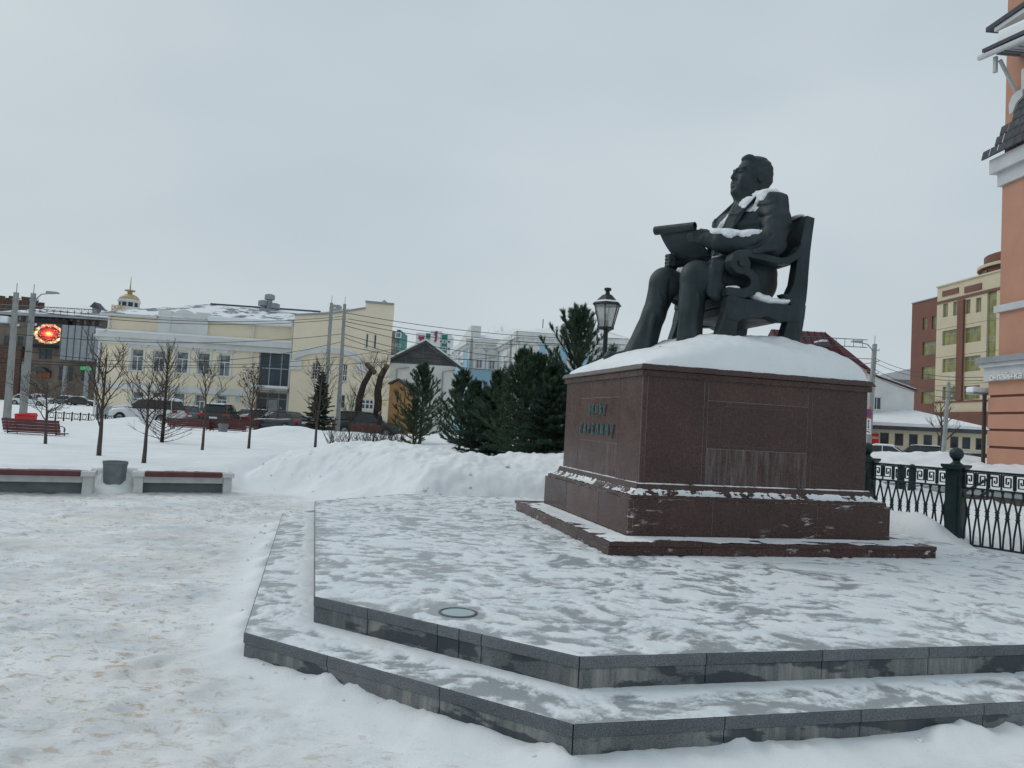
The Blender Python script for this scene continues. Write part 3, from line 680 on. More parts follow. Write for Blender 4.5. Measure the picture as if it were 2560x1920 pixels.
def cym():
    # snow caught on the sloping moulding
    e0 = IPL+.045; e1 = IBD+.002; res = .011
    A, B = np.meshgrid(np.arange(PP+e0, PP+PW-e0, res), np.arange(PQ+e0, PQ+PD-e0, res))
    ins = np.minimum(np.minimum(A-PP, PP+PW-A), np.minimum(B-PQ, PQ+PD-B))
    t = np.clip((ins-(IPL+.045))/.105, 0, 1)
    zs = ZPL+.04+.105*(1-np.sqrt(np.clip(1-t*t, 0, 1))); zs = np.where(ins > IPL+.155, ZB0, zs)
    x, y = M2W_np(A, B); n = .7*fbm(x*15, y*15, 4, 301, .6)+.3*fbm(x*2.5, y*2.5, 2, 305)
    h = (n-.44-.12*sstep(.45, 1.0, t)*(ins < IPL+.155)+.10*(ins > IBD-.06))*.035
    hv = np.where((ins < e1), np.minimum(h, .008), -1).ravel(); zs = zs.ravel()
    n0, n1 = A.shape; id_ = np.arange(n0*n1).reshape(n0, n1)
    q = np.stack([id_[:-1, :-1], id_[:-1, 1:], id_[1:, 1:], id_[1:, :-1]], -1).reshape(-1, 4)
    q = q[(hv[q].max(1) > 0) & (hv[q].min(1) > -.5)]; us, inv = np.unique(q, return_inverse=True)
    o = npmesh('snow_cover', np.column_stack([x.ravel()[us], y.ravel()[us], H2+zs[us]+np.maximum(hv[us], -.006)]), inv.reshape(-1, 4), M_SNOW)
    tag(o, 'broken snow caught on the sloping moulding of the red pedestal', 'snow', kind='stuff')
cym()

# ================================================================== buildings
M_YEL = simple('yellow_plaster', (0.80, 0.71, 0.545), .9, .06, .7, bump=.1)
M_WHT = simple('white_plaster', (0.66, 0.67, 0.66), .9, .10, .8, bump=.1)
M_LGR = simple('grey_plaster', (0.36, 0.38, 0.40), .9, .12, .8)
M_FRM = simple('white_window_frame', (0.70, 0.71, 0.71), .5, .05)
M_DFR = simple('dark_window_frame', (0.10, 0.11, 0.115), .5, .1)
M_SEAM = simple('grey_sheet_metal', (0.30, 0.32, 0.34), .5, .15, 1.2, .3)
M_DROOF = simple('dark_sheet_roof', (0.07, 0.08, 0.09), .55, .25, 1.5, .2)
M_CONC = simple('concrete', (0.32, 0.33, 0.33), .9, .18, 2.0, bump=.3)
M_BRK = simple('brown_brick', (0.115, 0.070, 0.055), .9, .35, 2.5, bump=.4, bscale=14)
M_TAN = simple('tan_stone', (0.20, 0.165, 0.135), .9, .30, .6)
def mat_glass(name, c, rough=.08, var=.5, scale=.9):
    t = NT(name); n = t.noise(t.pos(), scale, 3, .5)
    t.set(t.ramp(n, [(.35, tuple(x*(1-var) for x in c)), (.65, tuple(min(1, x*(1+var)) for x in c))]), rough, 0, .5); return t.m
M_GLS = mat_glass('window_glass', (0.035, 0.045, 0.055)); M_CURT = mat_glass('curtained_window_glass', (0.16, 0.18, 0.19), .12, .6, 2.5)
M_BGLS = mat_glass('blue_window_glass', (0.012, 0.035, 0.05), .05, .5, .5); M_GOLD = mat_glass('gold_window_glass', (0.21, 0.205, 0.06), .08, .35, .6)
class Frame:
    def __init__(s, pxl, Dl, pxr, Dr, py=950):
        s.a = at(pxl, py, Dl)[:2]; s.b = at(pxr, py, Dr)[:2]; s.init()
    def init(s):
        d = s.b-s.a; s.W = float(np.hypot(*d)); s.d = d/s.W; s.n = np.array([-s.d[1], s.d[0]]); s.rz = atan2(s.d[1], s.d[0]); return s
    def sz(s, px, py, off=0.0):                          # sight line meets the vertical plane (off = metres behind it)
        r = ray(px, py); o = s.a+s.n*off; t = ((o-CAMP[:2])@s.n)/(r[:2]@s.n); P = CAMP+r*t
        return float((P[:2]-s.a)@s.d), float(P[2])
    def R(s, x0, y0, x1, y1):
        xm, ym = (x0+x1)/2, (y0+y1)/2
        a, b, c, d = s.sz(x0, ym)[0], s.sz(x1, ym)[0], s.sz(xm, y1)[1], s.sz(xm, y0)[1]
        return (min(a, b), max(a, b), c, d)
def building(name, label, F, cat='building', group=None): return thing(name, label, cat, (F.a[0], F.a[1], 0), F.rz, group)
def wall(par, s0, s1, z0, z1, ops, mat, depth=8.0, rev=.2, name='wall', y=0.0, top=True, sk=0.0):
    ss = sorted(set([s0, s1]+[v for o in ops for v in o[:2] if s0 < v < s1])); zz = sorted(set([z0, z1]+[v for o in ops for v in o[2:4] if z0 < v < z1]))
    m = MB()
    for i in range(len(ss)-1):
        for k in range(len(zz)-1):
            cs, cz = (ss[i]+ss[i+1])/2, (zz[k]+zz[k+1])/2
            if any(o[0] < cs < o[1] and o[2] < cz < o[3] for o in ops): continue
            m.add([(ss[i], y, zz[k]), (ss[i+1], y, zz[k]), (ss[i+1], y, zz[k+1]), (ss[i], y, zz[k+1])], [(0, 1, 2, 3)])
    for o in ops:
        a, b, c, d = o[:4]; r = y+rev
        m.add([(a, y, c), (b, y, c), (b, y, d), (a, y, d), (a, r, c), (b, r, c), (b, r, d), (a, r, d)], [(0, 4, 5, 1), (1, 5, 6, 2), (2, 6, 7, 3), (3, 7, 4, 0)])
    Y = y+depth
    m.add([(s0, y, z0), (s1, y, z0), (s1+sk, Y, z0), (s0, Y, z0), (s0, y, z1), (s1, y, z1), (s1+sk, Y, z1), (s0, Y, z1)], [(1, 2, 6, 5), (2, 3, 7, 6), (3, 0, 4, 7)]+([(4, 5, 6, 7)] if top else []))
    return m.build(name, mat, par, recalc=False)
def window(par, o, vx=(), hz=(), fr=None, gl=None, sill=True, rev=.2, y=0.0, fw=.07, mat_sill=None, name='window'):
    a, b, c, d = o[:4]; fr = fr or M_FRM; gl = gl or M_GLS; y0 = y+rev*.45; y1 = y0+.06
    m = MB(); e = .004
    m.box(a+e, a+fw, y0, y1, c+e, d-e); m.box(b-fw, b-e, y0, y1, c+e, d-e); m.box(a+fw, b-fw, y0, y1, c+e, c+fw); m.box(a+fw, b-fw, y0, y1, d-fw, d-e)
    for f in vx:
        f, lo, hi = f if isinstance(f, tuple) else (f, 0, 1)
        x = a+(b-a)*f; m.box(x-fw*.45, x+fw*.45, y0+.003, y1-.003, c+fw+(d-c-2*fw)*lo, c+fw+(d-c-2*fw)*hi)
    for f in hz: z = c+(d-c)*f; m.box(a+fw, b-fw, y0+.005, y1-.005, z-fw*.45, z+fw*.45)
    w = m.build(name, fr, par, recalc=False)
    MB().box(a+fw*.5, b-fw*.5, y1-.028, y1-.018, c+fw*.5, d-fw*.5).build('pane', gl, w, recalc=False)
    if sill: MB().box(a-.08, b+.08, y-.12, y+rev*.45-.002, c-.09, c-.003).build('sill', mat_sill or M_WHT, w, recalc=False)
    return w
def pbx(par, name, s0, s1, y0, y1, z0, z1, mat, bv=0.0): return MB().box(s0, s1, y0, y1, z0, z1).build(name, mat, par, bevel=bv, recalc=bv > 0)
def downpipe(par, s, y, z0, z1, r=.07, mat=None): return MB().tube([(s, y, z1), (s, y, z0)], r, 6).build('downpipe', mat or M_WHT, par)

# ---- yellow two-storey building
F = Frame(250, 60, 728, 61.6, 930); Y1 = building('yellow_building', 'long pale yellow two-storey building with white cornice and snowy hipped roof', F)
zc0, zc1, ze = F.sz(251, 851)[1], F.sz(251, 828)[1], F.sz(251, 786)[1]; W = F.W
up_ = [F.R(*r) for r in ((328, 872, 358, 927), (383, 876, 412, 930), (440, 879, 470, 933), (494, 882, 524, 936), (547, 887, 575, 941))]
lo_ = [F.R(*r) for r in ((330, 978, 358, 1022), (383, 980, 410, 1024), (433, 982, 461, 1026), (487, 986, 511, 1029), (541, 988, 567, 1019))]
stair = F.R(646, 872, 724, 967); ent = F.R(639, 981, 717, 1040); ent = (ent[0], ent[1], .15, ent[3])
wall(Y1, 0, W, 0, zc0, up_+lo_+[stair, ent], M_YEL, 13)
for o in up_:
    window(Y1, o, [(.5, 0, .66)], [.66], gl=M_CURT)
    a, b, c, d = o; wd = b-a
    pbx(Y1, 'lintel', a-.30, b+.30, -.10, -.002, d+.18, d+1.05, M_WHT); pbx(Y1, 'keystone', (a+b)/2-.28, (a+b)/2+.28, -.15, -.102, d+.12, d+1.22, M_WHT)
    pbx(Y1, 'jamb', a-.16, a-.01, -.07, -.002, c, d+.17, M_WHT); pbx(Y1, 'jamb', b+.01, b+.16, -.07, -.002, c, d+.17, M_WHT)
for o in lo_: window(Y1, o, [(.5, 0, .6)], [.6], gl=M_CURT); pbx(Y1, 'jamb', o[0]-.12, o[0]-.01, -.05, -.002, o[2], o[3], M_WHT); pbx(Y1, 'jamb', o[1]+.01, o[1]+.12, -.05, -.002, o[2], o[3], M_WHT)
window(Y1, stair, [.35, .73], [.48], M_LGR, M_BGLS, False, fw=.09)
dr = window(Y1, ent, [.36, .72], [.82], M_LGR, M_BGLS, False, fw=.09, name='entrance'); pbx(dr, 'door_leaf', ent[0]+(ent[1]-ent[0])*.40, ent[0]+(ent[1]-ent[0])*.69, .06, .085, .2, ent[3]*.80, M_LGR)
pbx(Y1, 'entrance_canopy', ent[0]-.2, ent[1]+.2, -1.2, .05, ent[3]+.12, ent[3]+.30, M_LGR); pbx(Y1, 'canopy_snow', ent[0]-.22, ent[1]+.22, -1.22, -.01, ent[3]+.30, ent[3]+.52, M_SNOW, .08)
zs1, zs0 = F.sz(300, 957)[1], F.sz(300, 972)[1]
pbx(Y1, 'string_course', -.08, stair[0]-.5, -.16, -.004, zs0, zs1, M_WHT); pbx(Y1, 'string_course', stair[0]-.3, W-.2, -.13, -.004, stair[2]-.25, stair[2]-.02, M_WHT)
pbx(Y1, 'socle', -.05, ent[0]-.1, -.10, -.003, 0, F.sz(280, 1016)[1], M_LGR)
# cornice in steps with snow on top, attic, parapet
pbx(Y1, 'cornice', -.35, W+.02, -.55, -.003, zc0+.30, zc1, M_WHT); pbx(Y1, 'cornice_bed', -.2, W+.01, -.28, -.004, zc0-.15, zc0+.29, M_WHT); pbx(Y1, 'cornice_snow', -.38, W, -.58, .02, zc1, zc1+.16, M_SNOW, .05)
pbx(Y1, 'attic_wall', .25, W-.02, .05, 12.5, zc0, ze, M_YEL)
pa = F.R(404, 776, 514, 838)
pbx(Y1, 'parapet', pa[0], pa[1], -.10, .5, zc1+.14, pa[3]-.35, M_WHT); pbx(Y1, 'parapet_pier', pa[0]-.25, pa[0]+.75, -.16, .56, zc1+.14, pa[3]-.1, M_WHT); pbx(Y1, 'parapet_pier', pa[1]-.75, pa[1]+.25, -.16, .56, zc1+.14, pa[3]-.1, M_WHT)
m = MB(); m.prism([(pa[0]+.75+(pa[1]-pa[0]-1.5)*t/10, pa[3]-.34+.42*sin(pi*t/10)) for t in range(11)], -.06, .46); m.build('parapet_arch', M_WHT, Y1)
pbx(Y1, 'eave', -.25, pa[0]-.3, -.35, .3, ze-.02, ze+.14, M_WHT); pbx(Y1, 'eave', pa[1]+.3, W, -.35, .3, ze-.02, ze+.14, M_WHT)
zr = F.sz(505, 760, 7)[1]
def hip(par, s0, s1, y0, y1, z0, z1, r0, r1, mat, name='roof', th=.0):
    m = MB(); ym = (y0+y1)/2
    m.add([(s0, y0, z0), (s1, y0, z0), (s1, y1, z0), (s0, y1, z0), (r0, ym, z1), (r1, ym, z1)], [(0, 1, 5, 4), (2, 3, 4, 5), (1, 2, 5), (3, 0, 4), (3, 2, 1, 0)]); return m.build(name, mat, par)
def mat_roof_snow(name, amt, under):
    t = NT(name); p = t.pos(); n = t.noise(t.mapping(p, (.5, .5, 1.2)), 1.0, 6, .7)
    k = t.ramp(n, [(amt-.03, 0.0), (amt+.03, 1.0)]); t.set(t.mix(k, (0.76, 0.80, 0.83), under), .7, 0, .3); return t.m
M_RSN = mat_roof_snow('snowy_sheet_roof', .545, (0.13, 0.15, 0.165))
rf = hip(Y1, -.35, W+.1, -.4, 14, ze+.15, zr, 6.0, W+1, M_RSN)
pbx(rf, 'ridge_cap', 6.2, W+1, 6.6, 7.0, zr-.05, zr+.09, M_DROOF)
MB().ribbon([(pa[1]+.3, ze+.22), (W-3, ze+.20), (W-.1, ze+.2)], [.42, .5, .45], -.5, .6).build('eave_snow', M_SNOW, rf, bevel=.1)
ck = F.R(608, 759, 652, 790); ch = pbx(rf, 'vent_housing', ck[0], ck[1], 5.5, 7.2, ck[2]-.6, ck[3]+.4, M_SEAM)
for fx_, hh in ((.12, .75), (.5, 1.35), (.85, .55)):
    xx = ck[0]+(ck[1]-ck[0])*fx_; MB().lathe([(.26, 0), (.26, hh-.45), (.46, hh-.42), (.46, hh), (.2, hh+.1)], (xx, 6.2, ck[3]+.38), 10).build('vent_pipe', M_SEAM, ch)
downpipe(Y1, -.12, -.25, .2, zc0); downpipe(Y1, .45, -.1, zc1, ze); downpipe(Y1, stair[0]-.55, -.15, .3, ze); downpipe(Y1, W-.05, -.35, .3, ze)
MB().tube([(-.12, -.25, zc0), (-.5, -.4, zc0+.35), (.45, -.7, zc1+.1), (.45, -.1, zc1+.3)], .07, 6).build('downpipe', M_WHT, Y1)
pl = F.R(590, 993, 600, 1003); MB().prism([((pl[0]+pl[1])/2+.22*cos(t*pi/8), (pl[2]+pl[3])/2+.22*sin(t*pi/8)) for t in range(16)], -.05, -.004).build('round_plaque', simple('blue_white_plaque', (.45, .6, .7), .5), Y1)
# ---- right wing
F = Frame(729, 60.2, 976, 60.4, 900); Y2 = building('yellow_annex', 'tall plain yellow annex with arched white band and stepped parapet', F); W = F.W
zt = F.sz(735, 788)[1]
slits = [F.R(*r) for r in ((914, 834, 920.5, 870), (934, 836, 941, 871))]
w1 = F.R(780, 907, 800, 948); w2 = F.R(856, 910, 868, 953); wb = F.R(902, 998, 934, 1024); wd = F.R(843, 987, 862, 1020)
wall(Y2, 0, W, 0, zt, slits+[w1, w2, wb, wd], M_YEL, 8, top=False, sk=-1.8)
pk = [(0, zt), (W, zt), (W, F.sz(975, 760)[1]), (F.sz(914, 754)[0], F.sz(914, 754)[1]), (F.sz(914, 770)[0], F.sz(914, 770)[1]), (0, F.sz(734, 787)[1]+.02)]
MB().prism(pk, .001, .35).build('parapet_wall', M_YEL, Y2)
pbx(Y2, 'flat_roof', .1, W-2.2, .4, 8, zt-.1, zt, M_SNOW)
MB().ribbon(pk[3:1:-1] if False else [pk[3], pk[2]], .16, -.12, .3).build('coping', M_SEAM, Y2); MB().ribbon([pk[5], ((pk[5][0]+pk[4][0])/2, (pk[5][1]+pk[4][1])/2-.18), pk[4]], .14, -.10, .3).build('coping', M_SEAM, Y2)
for o in slits: window(Y2, o, [], [], gl=M_GLS, fw=.05)
window(Y2, w1, [.33, .66], [.2, .4, .6, .8], fw=.045); window(Y2, w2, [.5], [.33, .66], gl=M_BGLS, fw=.06); window(Y2, wb, [.33, .66], [.55], fw=.10); window(Y2, wd, [.5], [.5], M_LGR, M_GLS)
arc = [F.sz(*p) for p in ((735, 893), (750, 886), (772, 880), (800, 876.5), (825, 876), (850, 878.5), (872, 884), (892, 892), (908, 903))]
MB().ribbon(arc, [.42]*9, -.22, -.003).build('arched_band', M_WHT, Y2); MB().ribbon([(a_, z_+.25) for a_, z_ in arc], [.08]*9, -.26, .02).build('band_snow', M_SNOW, Y2)
pbx(Y2, 'band_end', arc[0][0]-.2, arc[0][0]+.7, -.20, -.002, arc[0][1]-1.0, arc[0][1]-.22, M_WHT); pbx(Y2, 'band_end', arc[-1][0]-.5, arc[-1][0]+.35, -.20, -.002, arc[-1][1]-1.0, arc[-1][1]-.22, M_WHT)
pbx(Y2, 'socle_course', 0, F.sz(860, 1040)[0], -.06, -.002, F.sz(780, 1042)[1]-.1, F.sz(780, 1037)[1], M_WHT)
MB().lathe([(.2, 0), (.2, .5), (.42, .55), (.05, .85)], (F.sz(946, 758)[0], 3, F.sz(946, 758)[1]-.1), 10).build('vent_cowl', M_SEAM, Y2)
vb = F.R(814, 752, 836, 778)
vs_ = pbx(Y2, 'vent_box', vb[0], vb[1], 2.0, 3.0, vb[2]+.35, vb[3], M_SEAM); MB().tube([((vb[0]+vb[1])/2, 2.5, zt), ((vb[0]+vb[1])/2, 2.5, vb[2]+.4)], .28, 8).build('vent_duct', M_SEAM, vs_)
sg_ = F.R(875, 1006, 886, 1018); pbx(Y2, 'notice_board', sg_[0], sg_[1], -.05, -.004, sg_[2], sg_[3], simple('green_notice', (.25, .5, .32), .6))
sg_ = F.R(957, 1007, 964, 1014); pbx(Y2, 'yellow_plate', sg_[0], sg_[1], -.05, -.004, sg_[2], sg_[3], simple('yellow_plate', (.75, .5, .08), .6))

# ---- shopping building far left, with screen
F = Frame(-60, 140, 262, 140, 880); B3 = building('shopping_building', 'big dark brown shopping building with snowy roof and lit video screen', F); W = F.W
ztop = F.sz(150, 795)[1]
aw = [F.R(x, 793+(x-100)*.056, x+9, 808+(x-100)*.056) for x in (44, 62, 100, 118, 136, 154, 172, 190, 208, 228, 246)]
bw = [F.R(x, 872, x+17, 898) for x in (98, 114, 153)]+[F.R(x, 840, x+14, 866) for x in (10, 44)]
gw = [F.R(147, 915, 183, 952), F.R(203, 925, 226, 953), F.R(92, 926, 128, 945), F.R(20, 900, 56, 945)]
wall(B3, 0, W, 0, ztop, aw+bw+gw, M_TAN, 36, sk=-20)
for o in aw: window(B3, o, [], [], M_DFR, M_CURT, False, fw=.12)
for o in bw: window(B3, o, [.5], [.5], M_DFR, M_GLS, False, fw=.14)
for o in gw: window(B3, o, [.33, .66], [.7], M_DFR, M_GLS, False, fw=.14, name='shop_window')
bt, bb = F.sz(150, 793)[1], F.sz(150, 812)[1]
for k in range(len(aw)-1):
    if aw[k+1][0]-aw[k][1] < 3: pbx(B3, 'brick_panel', aw[k][1]+.08, aw[k+1][0]-.08, -.12, -.004, aw[k][2], aw[k][3]+.2, M_BRK)
pbx(B3, 'brick_wing', -8, F.sz(62, 900)[0], -1.2, -.01, 0, F.sz(30, 866)[1], M_BRK)
pbx(B3, 'eave', -1, W+.5, -1.0, .2, ztop, ztop+.5, M_LGR)
zr2 = F.sz(170, 760, 14)[1]; sL = F.sz(46, 790)[0]
pbx(B3, 'low_roof_snow', -3, sL-1, -1.4, 6, ztop-1.6, ztop-.3, M_SNOW, .3)
m = MB(); m.add([(sL-3, -1.1, ztop+.5), (W+1, -1.1, ztop+.5), (W-7.6, 14, zr2), (sL+6, 14, zr2), (W-21, 38, ztop), (sL-3, 38, ztop)], [(0, 1, 2, 3), (3, 2, 4, 5), (0, 3, 5), (1, 4, 2)]); rf3 = m.build('roof', M_SNOW, B3)
rl = MB(); rl.tube([(-2, -.3, ztop+1.9), (W, -.3, ztop+1.9)], .08, 4); rl.tube([(-2, -.3, ztop+1.1), (W, -.3, ztop+1.1)], .06, 4)
for k in range(int(W/1.3)): rl.tube([(-1.5+k*1.3, -.3, ztop+.5), (-1.5+k*1.3, -.3, ztop+1.9)], .05, 4); rl.tube([(-1.5+k*1.3, -.3, ztop+1.1), (-.85+k*1.3, -.3, ztop+1.9)], .035, 4); rl.tube([(-.2+k*1.3, -.3, ztop+1.1), (-.85+k*1.3, -.3, ztop+1.9)], .035, 4)
rl.build('roof_railing', M_DFR, B3)
ch_ = F.R(208, 762, 220, 776); pbx(rf3, 'roof_hatch', ch_[0], ch_[1], 3, 4.5, ch_[2]-.6, ch_[3], M_LGR); MB().prism([(ch_[0]-.4, ch_[3]), (ch_[1]+1.0, ch_[3]-.5), ((ch_[0]+ch_[1])/2, ch_[3]+1.0)], 2.7, 4.9).build('hatch_roof', M_DROOF, rf3)
# grey clad box
gb = F.R(175, 819, 258, 904); cl = pbx(B3, 'clad_box', gb[0], gb[1], -3.0, -.05, gb[2], gb[3], M_SEAM)
for k in range(6): x = gb[0]+(gb[1]-gb[0])*k/5; pbx(cl, 'clad_joint', x-.07, x+.07, -3.08, -3.003, gb[2], gb[3], M_DFR)
gs = F.R(204, 917, 229, 925); sgn = NT('green_shop_sign'); sgn.set((.02, .22, .06), .5); sgn.b.inputs['Emission Color'].default_value = (.05, .8, .2, 1); sgn.b.inputs['Emission Strength'].default_value = .35
pbx(B3, 'green_sign', gs[0], gs[1], -.35, -.05, gs[2], gs[3], sgn.m)
for xx in (176, 230): c_ = F.R(xx, 917, xx+7, 990); pbx(B3, 'column', c_[0], c_[1], -2.6, -2.0, 0, c_[3], M_CONC)
aw_ = F.R(90, 918, 130, 930); MB().prism([(aw_[0]+(aw_[1]-aw_[0])*t/8, aw_[2]+(aw_[3]-aw_[2])*sin(pi*t/8)) for t in range(9)], -1.6, -.05).build('arched_awning', M_DROOF, B3)
ob = F.R(97, 930, 127, 944); pbx(B3, 'orange_banner', ob[0], ob[1], -.4, -.06, ob[2], ob[3], simple('orange_banner', (.30, .12, .06), .8))
# video screen: flat picture of a glowing heart-shaped clock face with sparks
def mat_screen(s0, s1, z0, z1):
    t = NT('video_screen'); o = t.obj(); sp = t.n.new('ShaderNodeSeparateXYZ'); t.l.new(o, sp.inputs[0])
    u_ = t.math('MULTIPLY', t.math('SUBTRACT', sp.outputs[0], (s0+s1)/2), 2/(s1-s0)); v_ = t.math('MULTIPLY', t.math('SUBTRACT', sp.outputs[2], (z0+z1)/2), 2/(z1-z0))
    r = t.math('SQRT', t.math('ADD', t.math('MULTIPLY', u_, u_), t.math('MULTIPLY', v_, v_)))
    cx = t.n.new('ShaderNodeCombineXYZ'); t.l.new(u_, cx.inputs[0]); t.l.new(v_, cx.inputs[1]); uv = cx.outputs[0]
    core = t.ramp(r, [(.0, (1.0, .85, .35)), (.14, (1, .38, .06)), (.30, (.75, .03, .03)), (.52, (.30, .01, .01)), (.66, (.012, .008, .01))])
    ring_ = t.ramp(r, [(.68, 0.0), (.75, 1.0), (.86, 1.0), (.93, 0.0)])
    vo = t.voro(uv, 9.0); dots = t.ramp(vo.outputs['Distance'], [(.18, 1.0), (.34, 0.0)])
    hue = t.ramp(t.noise(uv, 2.6, 2), [(.3, (1, .75, .1)), (.45, (.9, .12, .08)), (.55, (1, .9, .5)), (.68, (.35, .7, .15))])
    cc = t.mix(t.math('MULTIPLY', ring_, t.ramp(t.noise(uv, 3.2, 4), [(.40, .25), (.56, 1.0)])), core, hue)
    c2 = t.mix(t.math('MULTIPLY', dots, t.ramp(r, [(.38, 0.0), (.5, .9), (.95, .8), (1.05, 0.0)])), cc, hue)
    ray_ = t.ramp(t.noise(t.mapping(uv, (1, 1, 1)), 7.0, 2), [(.5, 0.0), (.65, 1.0)])
    c3 = t.mix(t.math('MULTIPLY', ray_, t.ramp(r, [(.05, .9), (.40, 0.0)])), c2, (1, .8, .4))
    t.set((.01, .01, .01), .4); t.l.new(c3, t.b.inputs['Emission Color']); t.b.inputs['Emission Strength'].default_value = 1.3; return t.m
sc_ = F.R(96, 811, 175, 864); hs = pbx(B3, 'screen_housing', sc_[0]-1.2, sc_[1]+.3, -1.6, -.05, sc_[2]-.5, sc_[3]+.8, simple('screen_black', (.015, .015, .018), .6))
pbx(hs, 'screen', sc_[0]-.3, sc_[1], -1.66, -1.603, sc_[2], sc_[3], mat_screen(*sc_))
# brick tower with stepped crenels behind it
F = Frame(-40, 175, 112, 182, 770); T3 = building('brick_tower', 'dark brick block with stepped battlements rising behind the snowy roof', F)
zb_ = F.sz(60, 775)[1]; pbx(T3, 'wall', 0, F.W, 0, 14, 0, zb_, M_BRK)
for x0, x1, yy in ((-6, 12, 739), (12.5, 20, 744), (20.5, 40, 740), (41, 51, 745), (52, 76, 742), (77, 96, 748), (97, 111, 756)):
    o = F.R(x0, yy, x1, 781); pbx(T3, 'battlement', o[0], o[1], .02, 13.9, zb_-.01, o[3], M_BRK)
pbx(T3, 'snow_ledge', -.3, F.W+.3, -.5, -.02, zb_-1.2, zb_-.9, M_SNOW)
# ---- domed cupola
c0 = at(322, 768, 200); DM = thing('domed_cupola', 'small golden ribbed dome with a tall thin spire on a glazed drum', 'dome', (c0[0], c0[1], 0))
def zz(py): return at(322, py, 200)[2]
M_GLD = simple('tarnished_gold', (.50, .40, .22), .5, .2, 1.0, .2)
k2 = 200/FPX
db = MB(); db.lathe([(3.2, zz(800)), (3.2, zz(769))], (0, 0, 0), 20); db.build('base_block', M_WHT, DM)
dr_ = MB().lathe([(2.35, zz(769)), (2.35, zz(757))], (0, 0, 0), 20).build('drum', M_BGLS, DM)
for a in range(10): MB().box(-.14, .14, -.14, .14, zz(769), zz(757)).build('drum_column', M_WHT, dr_).location = (2.45*cos(a*pi/5), 2.45*sin(a*pi/5), 0)
MB().lathe([(2.6, zz(757.5)), (2.85, zz(755.5)), (2.85, zz(751)), (2.6, zz(750))], (0, 0, 0), 24).build('cornice_ring', M_WHT, DM)
R_ = 2.55; zb = zz(750); hd = zz(735)-zb
dome_ = MB().lathe([(R_*cos(t*pi/20), zb+hd*sin(t*pi/20)) for t in range(10)]+[(.35, zb+hd)], (0, 0, 0), 24).build('dome', M_GLD, DM, smooth=True)
MB().lathe([(.35, zz(735.2)), (.7, zz(733.5)), (.7, zz(732)), (.5, zz(730)), (1.35, zz(728)), (1.35, zz(725.5)), (.3, zz(724))], (0, 0, 0), 16).build('lantern_ring', M_GLD, DM)
MB().lathe([(.24, zz(724.5)), (.13, zz(708)), (.05, zz(691))], (0, 0, 0), 8).build('spire', M_GLD, DM)

def textmesh(txt, size, ext, name, mat, parent, mtx, ch_space=1.0, scx=1.0):
    cu = bpy.data.curves.new('txt', 'FONT'); cu.body = txt; cu.size = size; cu.extrude = ext; cu.resolution_u = 2; cu.space_character = ch_space
    o = bpy.data.objects.new('txt', cu); COL.objects.link(o); dg = bpy.context.evaluated_depsgraph_get(); me = bpy.data.meshes.new_from_object(o.evaluated_get(dg)); bpy.data.objects.remove(o)
    me.transform(mtx @ Matrix.Diagonal((scx, 1, 1, 1))); return link(name, me, mat, parent)
UPR = Matrix.Rotation(pi/2, 4, 'X')
F = Frame(268, 190, 345, 190, 770); sgo = building('rooftop_letters', 'golden rooftop lettering standing beside the domed cupola', F, 'sign')
o = F.R(277, 762, 307, 772)
sup = MB(); sup.box(o[0], o[1], .25, .4, 0, o[2]+.05); sup.build('support', M_WHT, sgo)
for i_, c_ in enumerate('ВОЗН'): textmesh(c_, (o[3]-o[2])*1.38, .12, 'letter', simple('gilt_letter', (.60, .34, .06), .45, .1) if 'gilt_letter' not in MATS else MATS['gilt_letter'], sgo, Matrix.Translation((o[0]+i_*(o[1]-o[0])*.27, .2, o[2])) @ UPR)

# ---- white house with dark glazed gable
F = Frame(966, 74, 1148, 74, 900); G1 = building('gabled_house', 'low white house with dark glazed gable and snow on its edges', F); W = F.W
zl_, zr_ = F.sz(967, 905)[1], F.sz(1147, 912)[1]; ap = F.sz(1065.5, 855); ze = (zl_+zr_)/2
dw = [F.R(1100, 918, 1122, 940)]
wall(G1, .3, W-.3, 0, ze-.05, [], M_WHT, 5, sk=-.8)
m = MB(); m.prism([(.3, ze-.05), (W-.3, ze-.05), (ap[0], ap[1]-.25)], .06, .16); gbl = m.build('gable_glazing', mat_glass('smoked_glazing', (.06, .06, .07), .35, .4, .5), G1)
for sfr in (.25, .5, .75):
    x = .3+(W-.6)*sfr; zt_ = ze+(ap[1]-ze)*(1-abs(x-ap[0])/(W/2))-.3; pbx(gbl, 'glazing_bar', x-.05, x+.05, .0, .055, ze, zt_, M_DFR)
pbx(gbl, 'glazing_bar', .3+W*.24, W-.3-W*.24, .005, .05, (ze+ap[1])/2-.05, (ze+ap[1])/2+.05, M_DFR); pbx(gbl, 'glazing_bar', .3, W-.3, -.03, .05, ze-.12, ze+.02, M_DFR)
for a_, b_ in (((-.3, ze-.25), ap), (ap, (W+.3, ze-.3))):
    rr_ = MB().ribbon([a_, b_], .22, -.4, 5).build('roof_slope', M_DROOF, G1); MB().ribbon([(a_[0], a_[1]+.2), (b_[0], b_[1]+.2)], .18, -.35, 5.1).build('roof_snow', M_SNOW, rr_)
for px in (993, 1108): x = F.sz(px, 925)[0]; MB().tube([(x, -.12, .2), (x, -.12, ze-.7), (x+1.2, -.12, ze-.5)], .06, 6).build('gas_pipe', M_SEAM, G1)
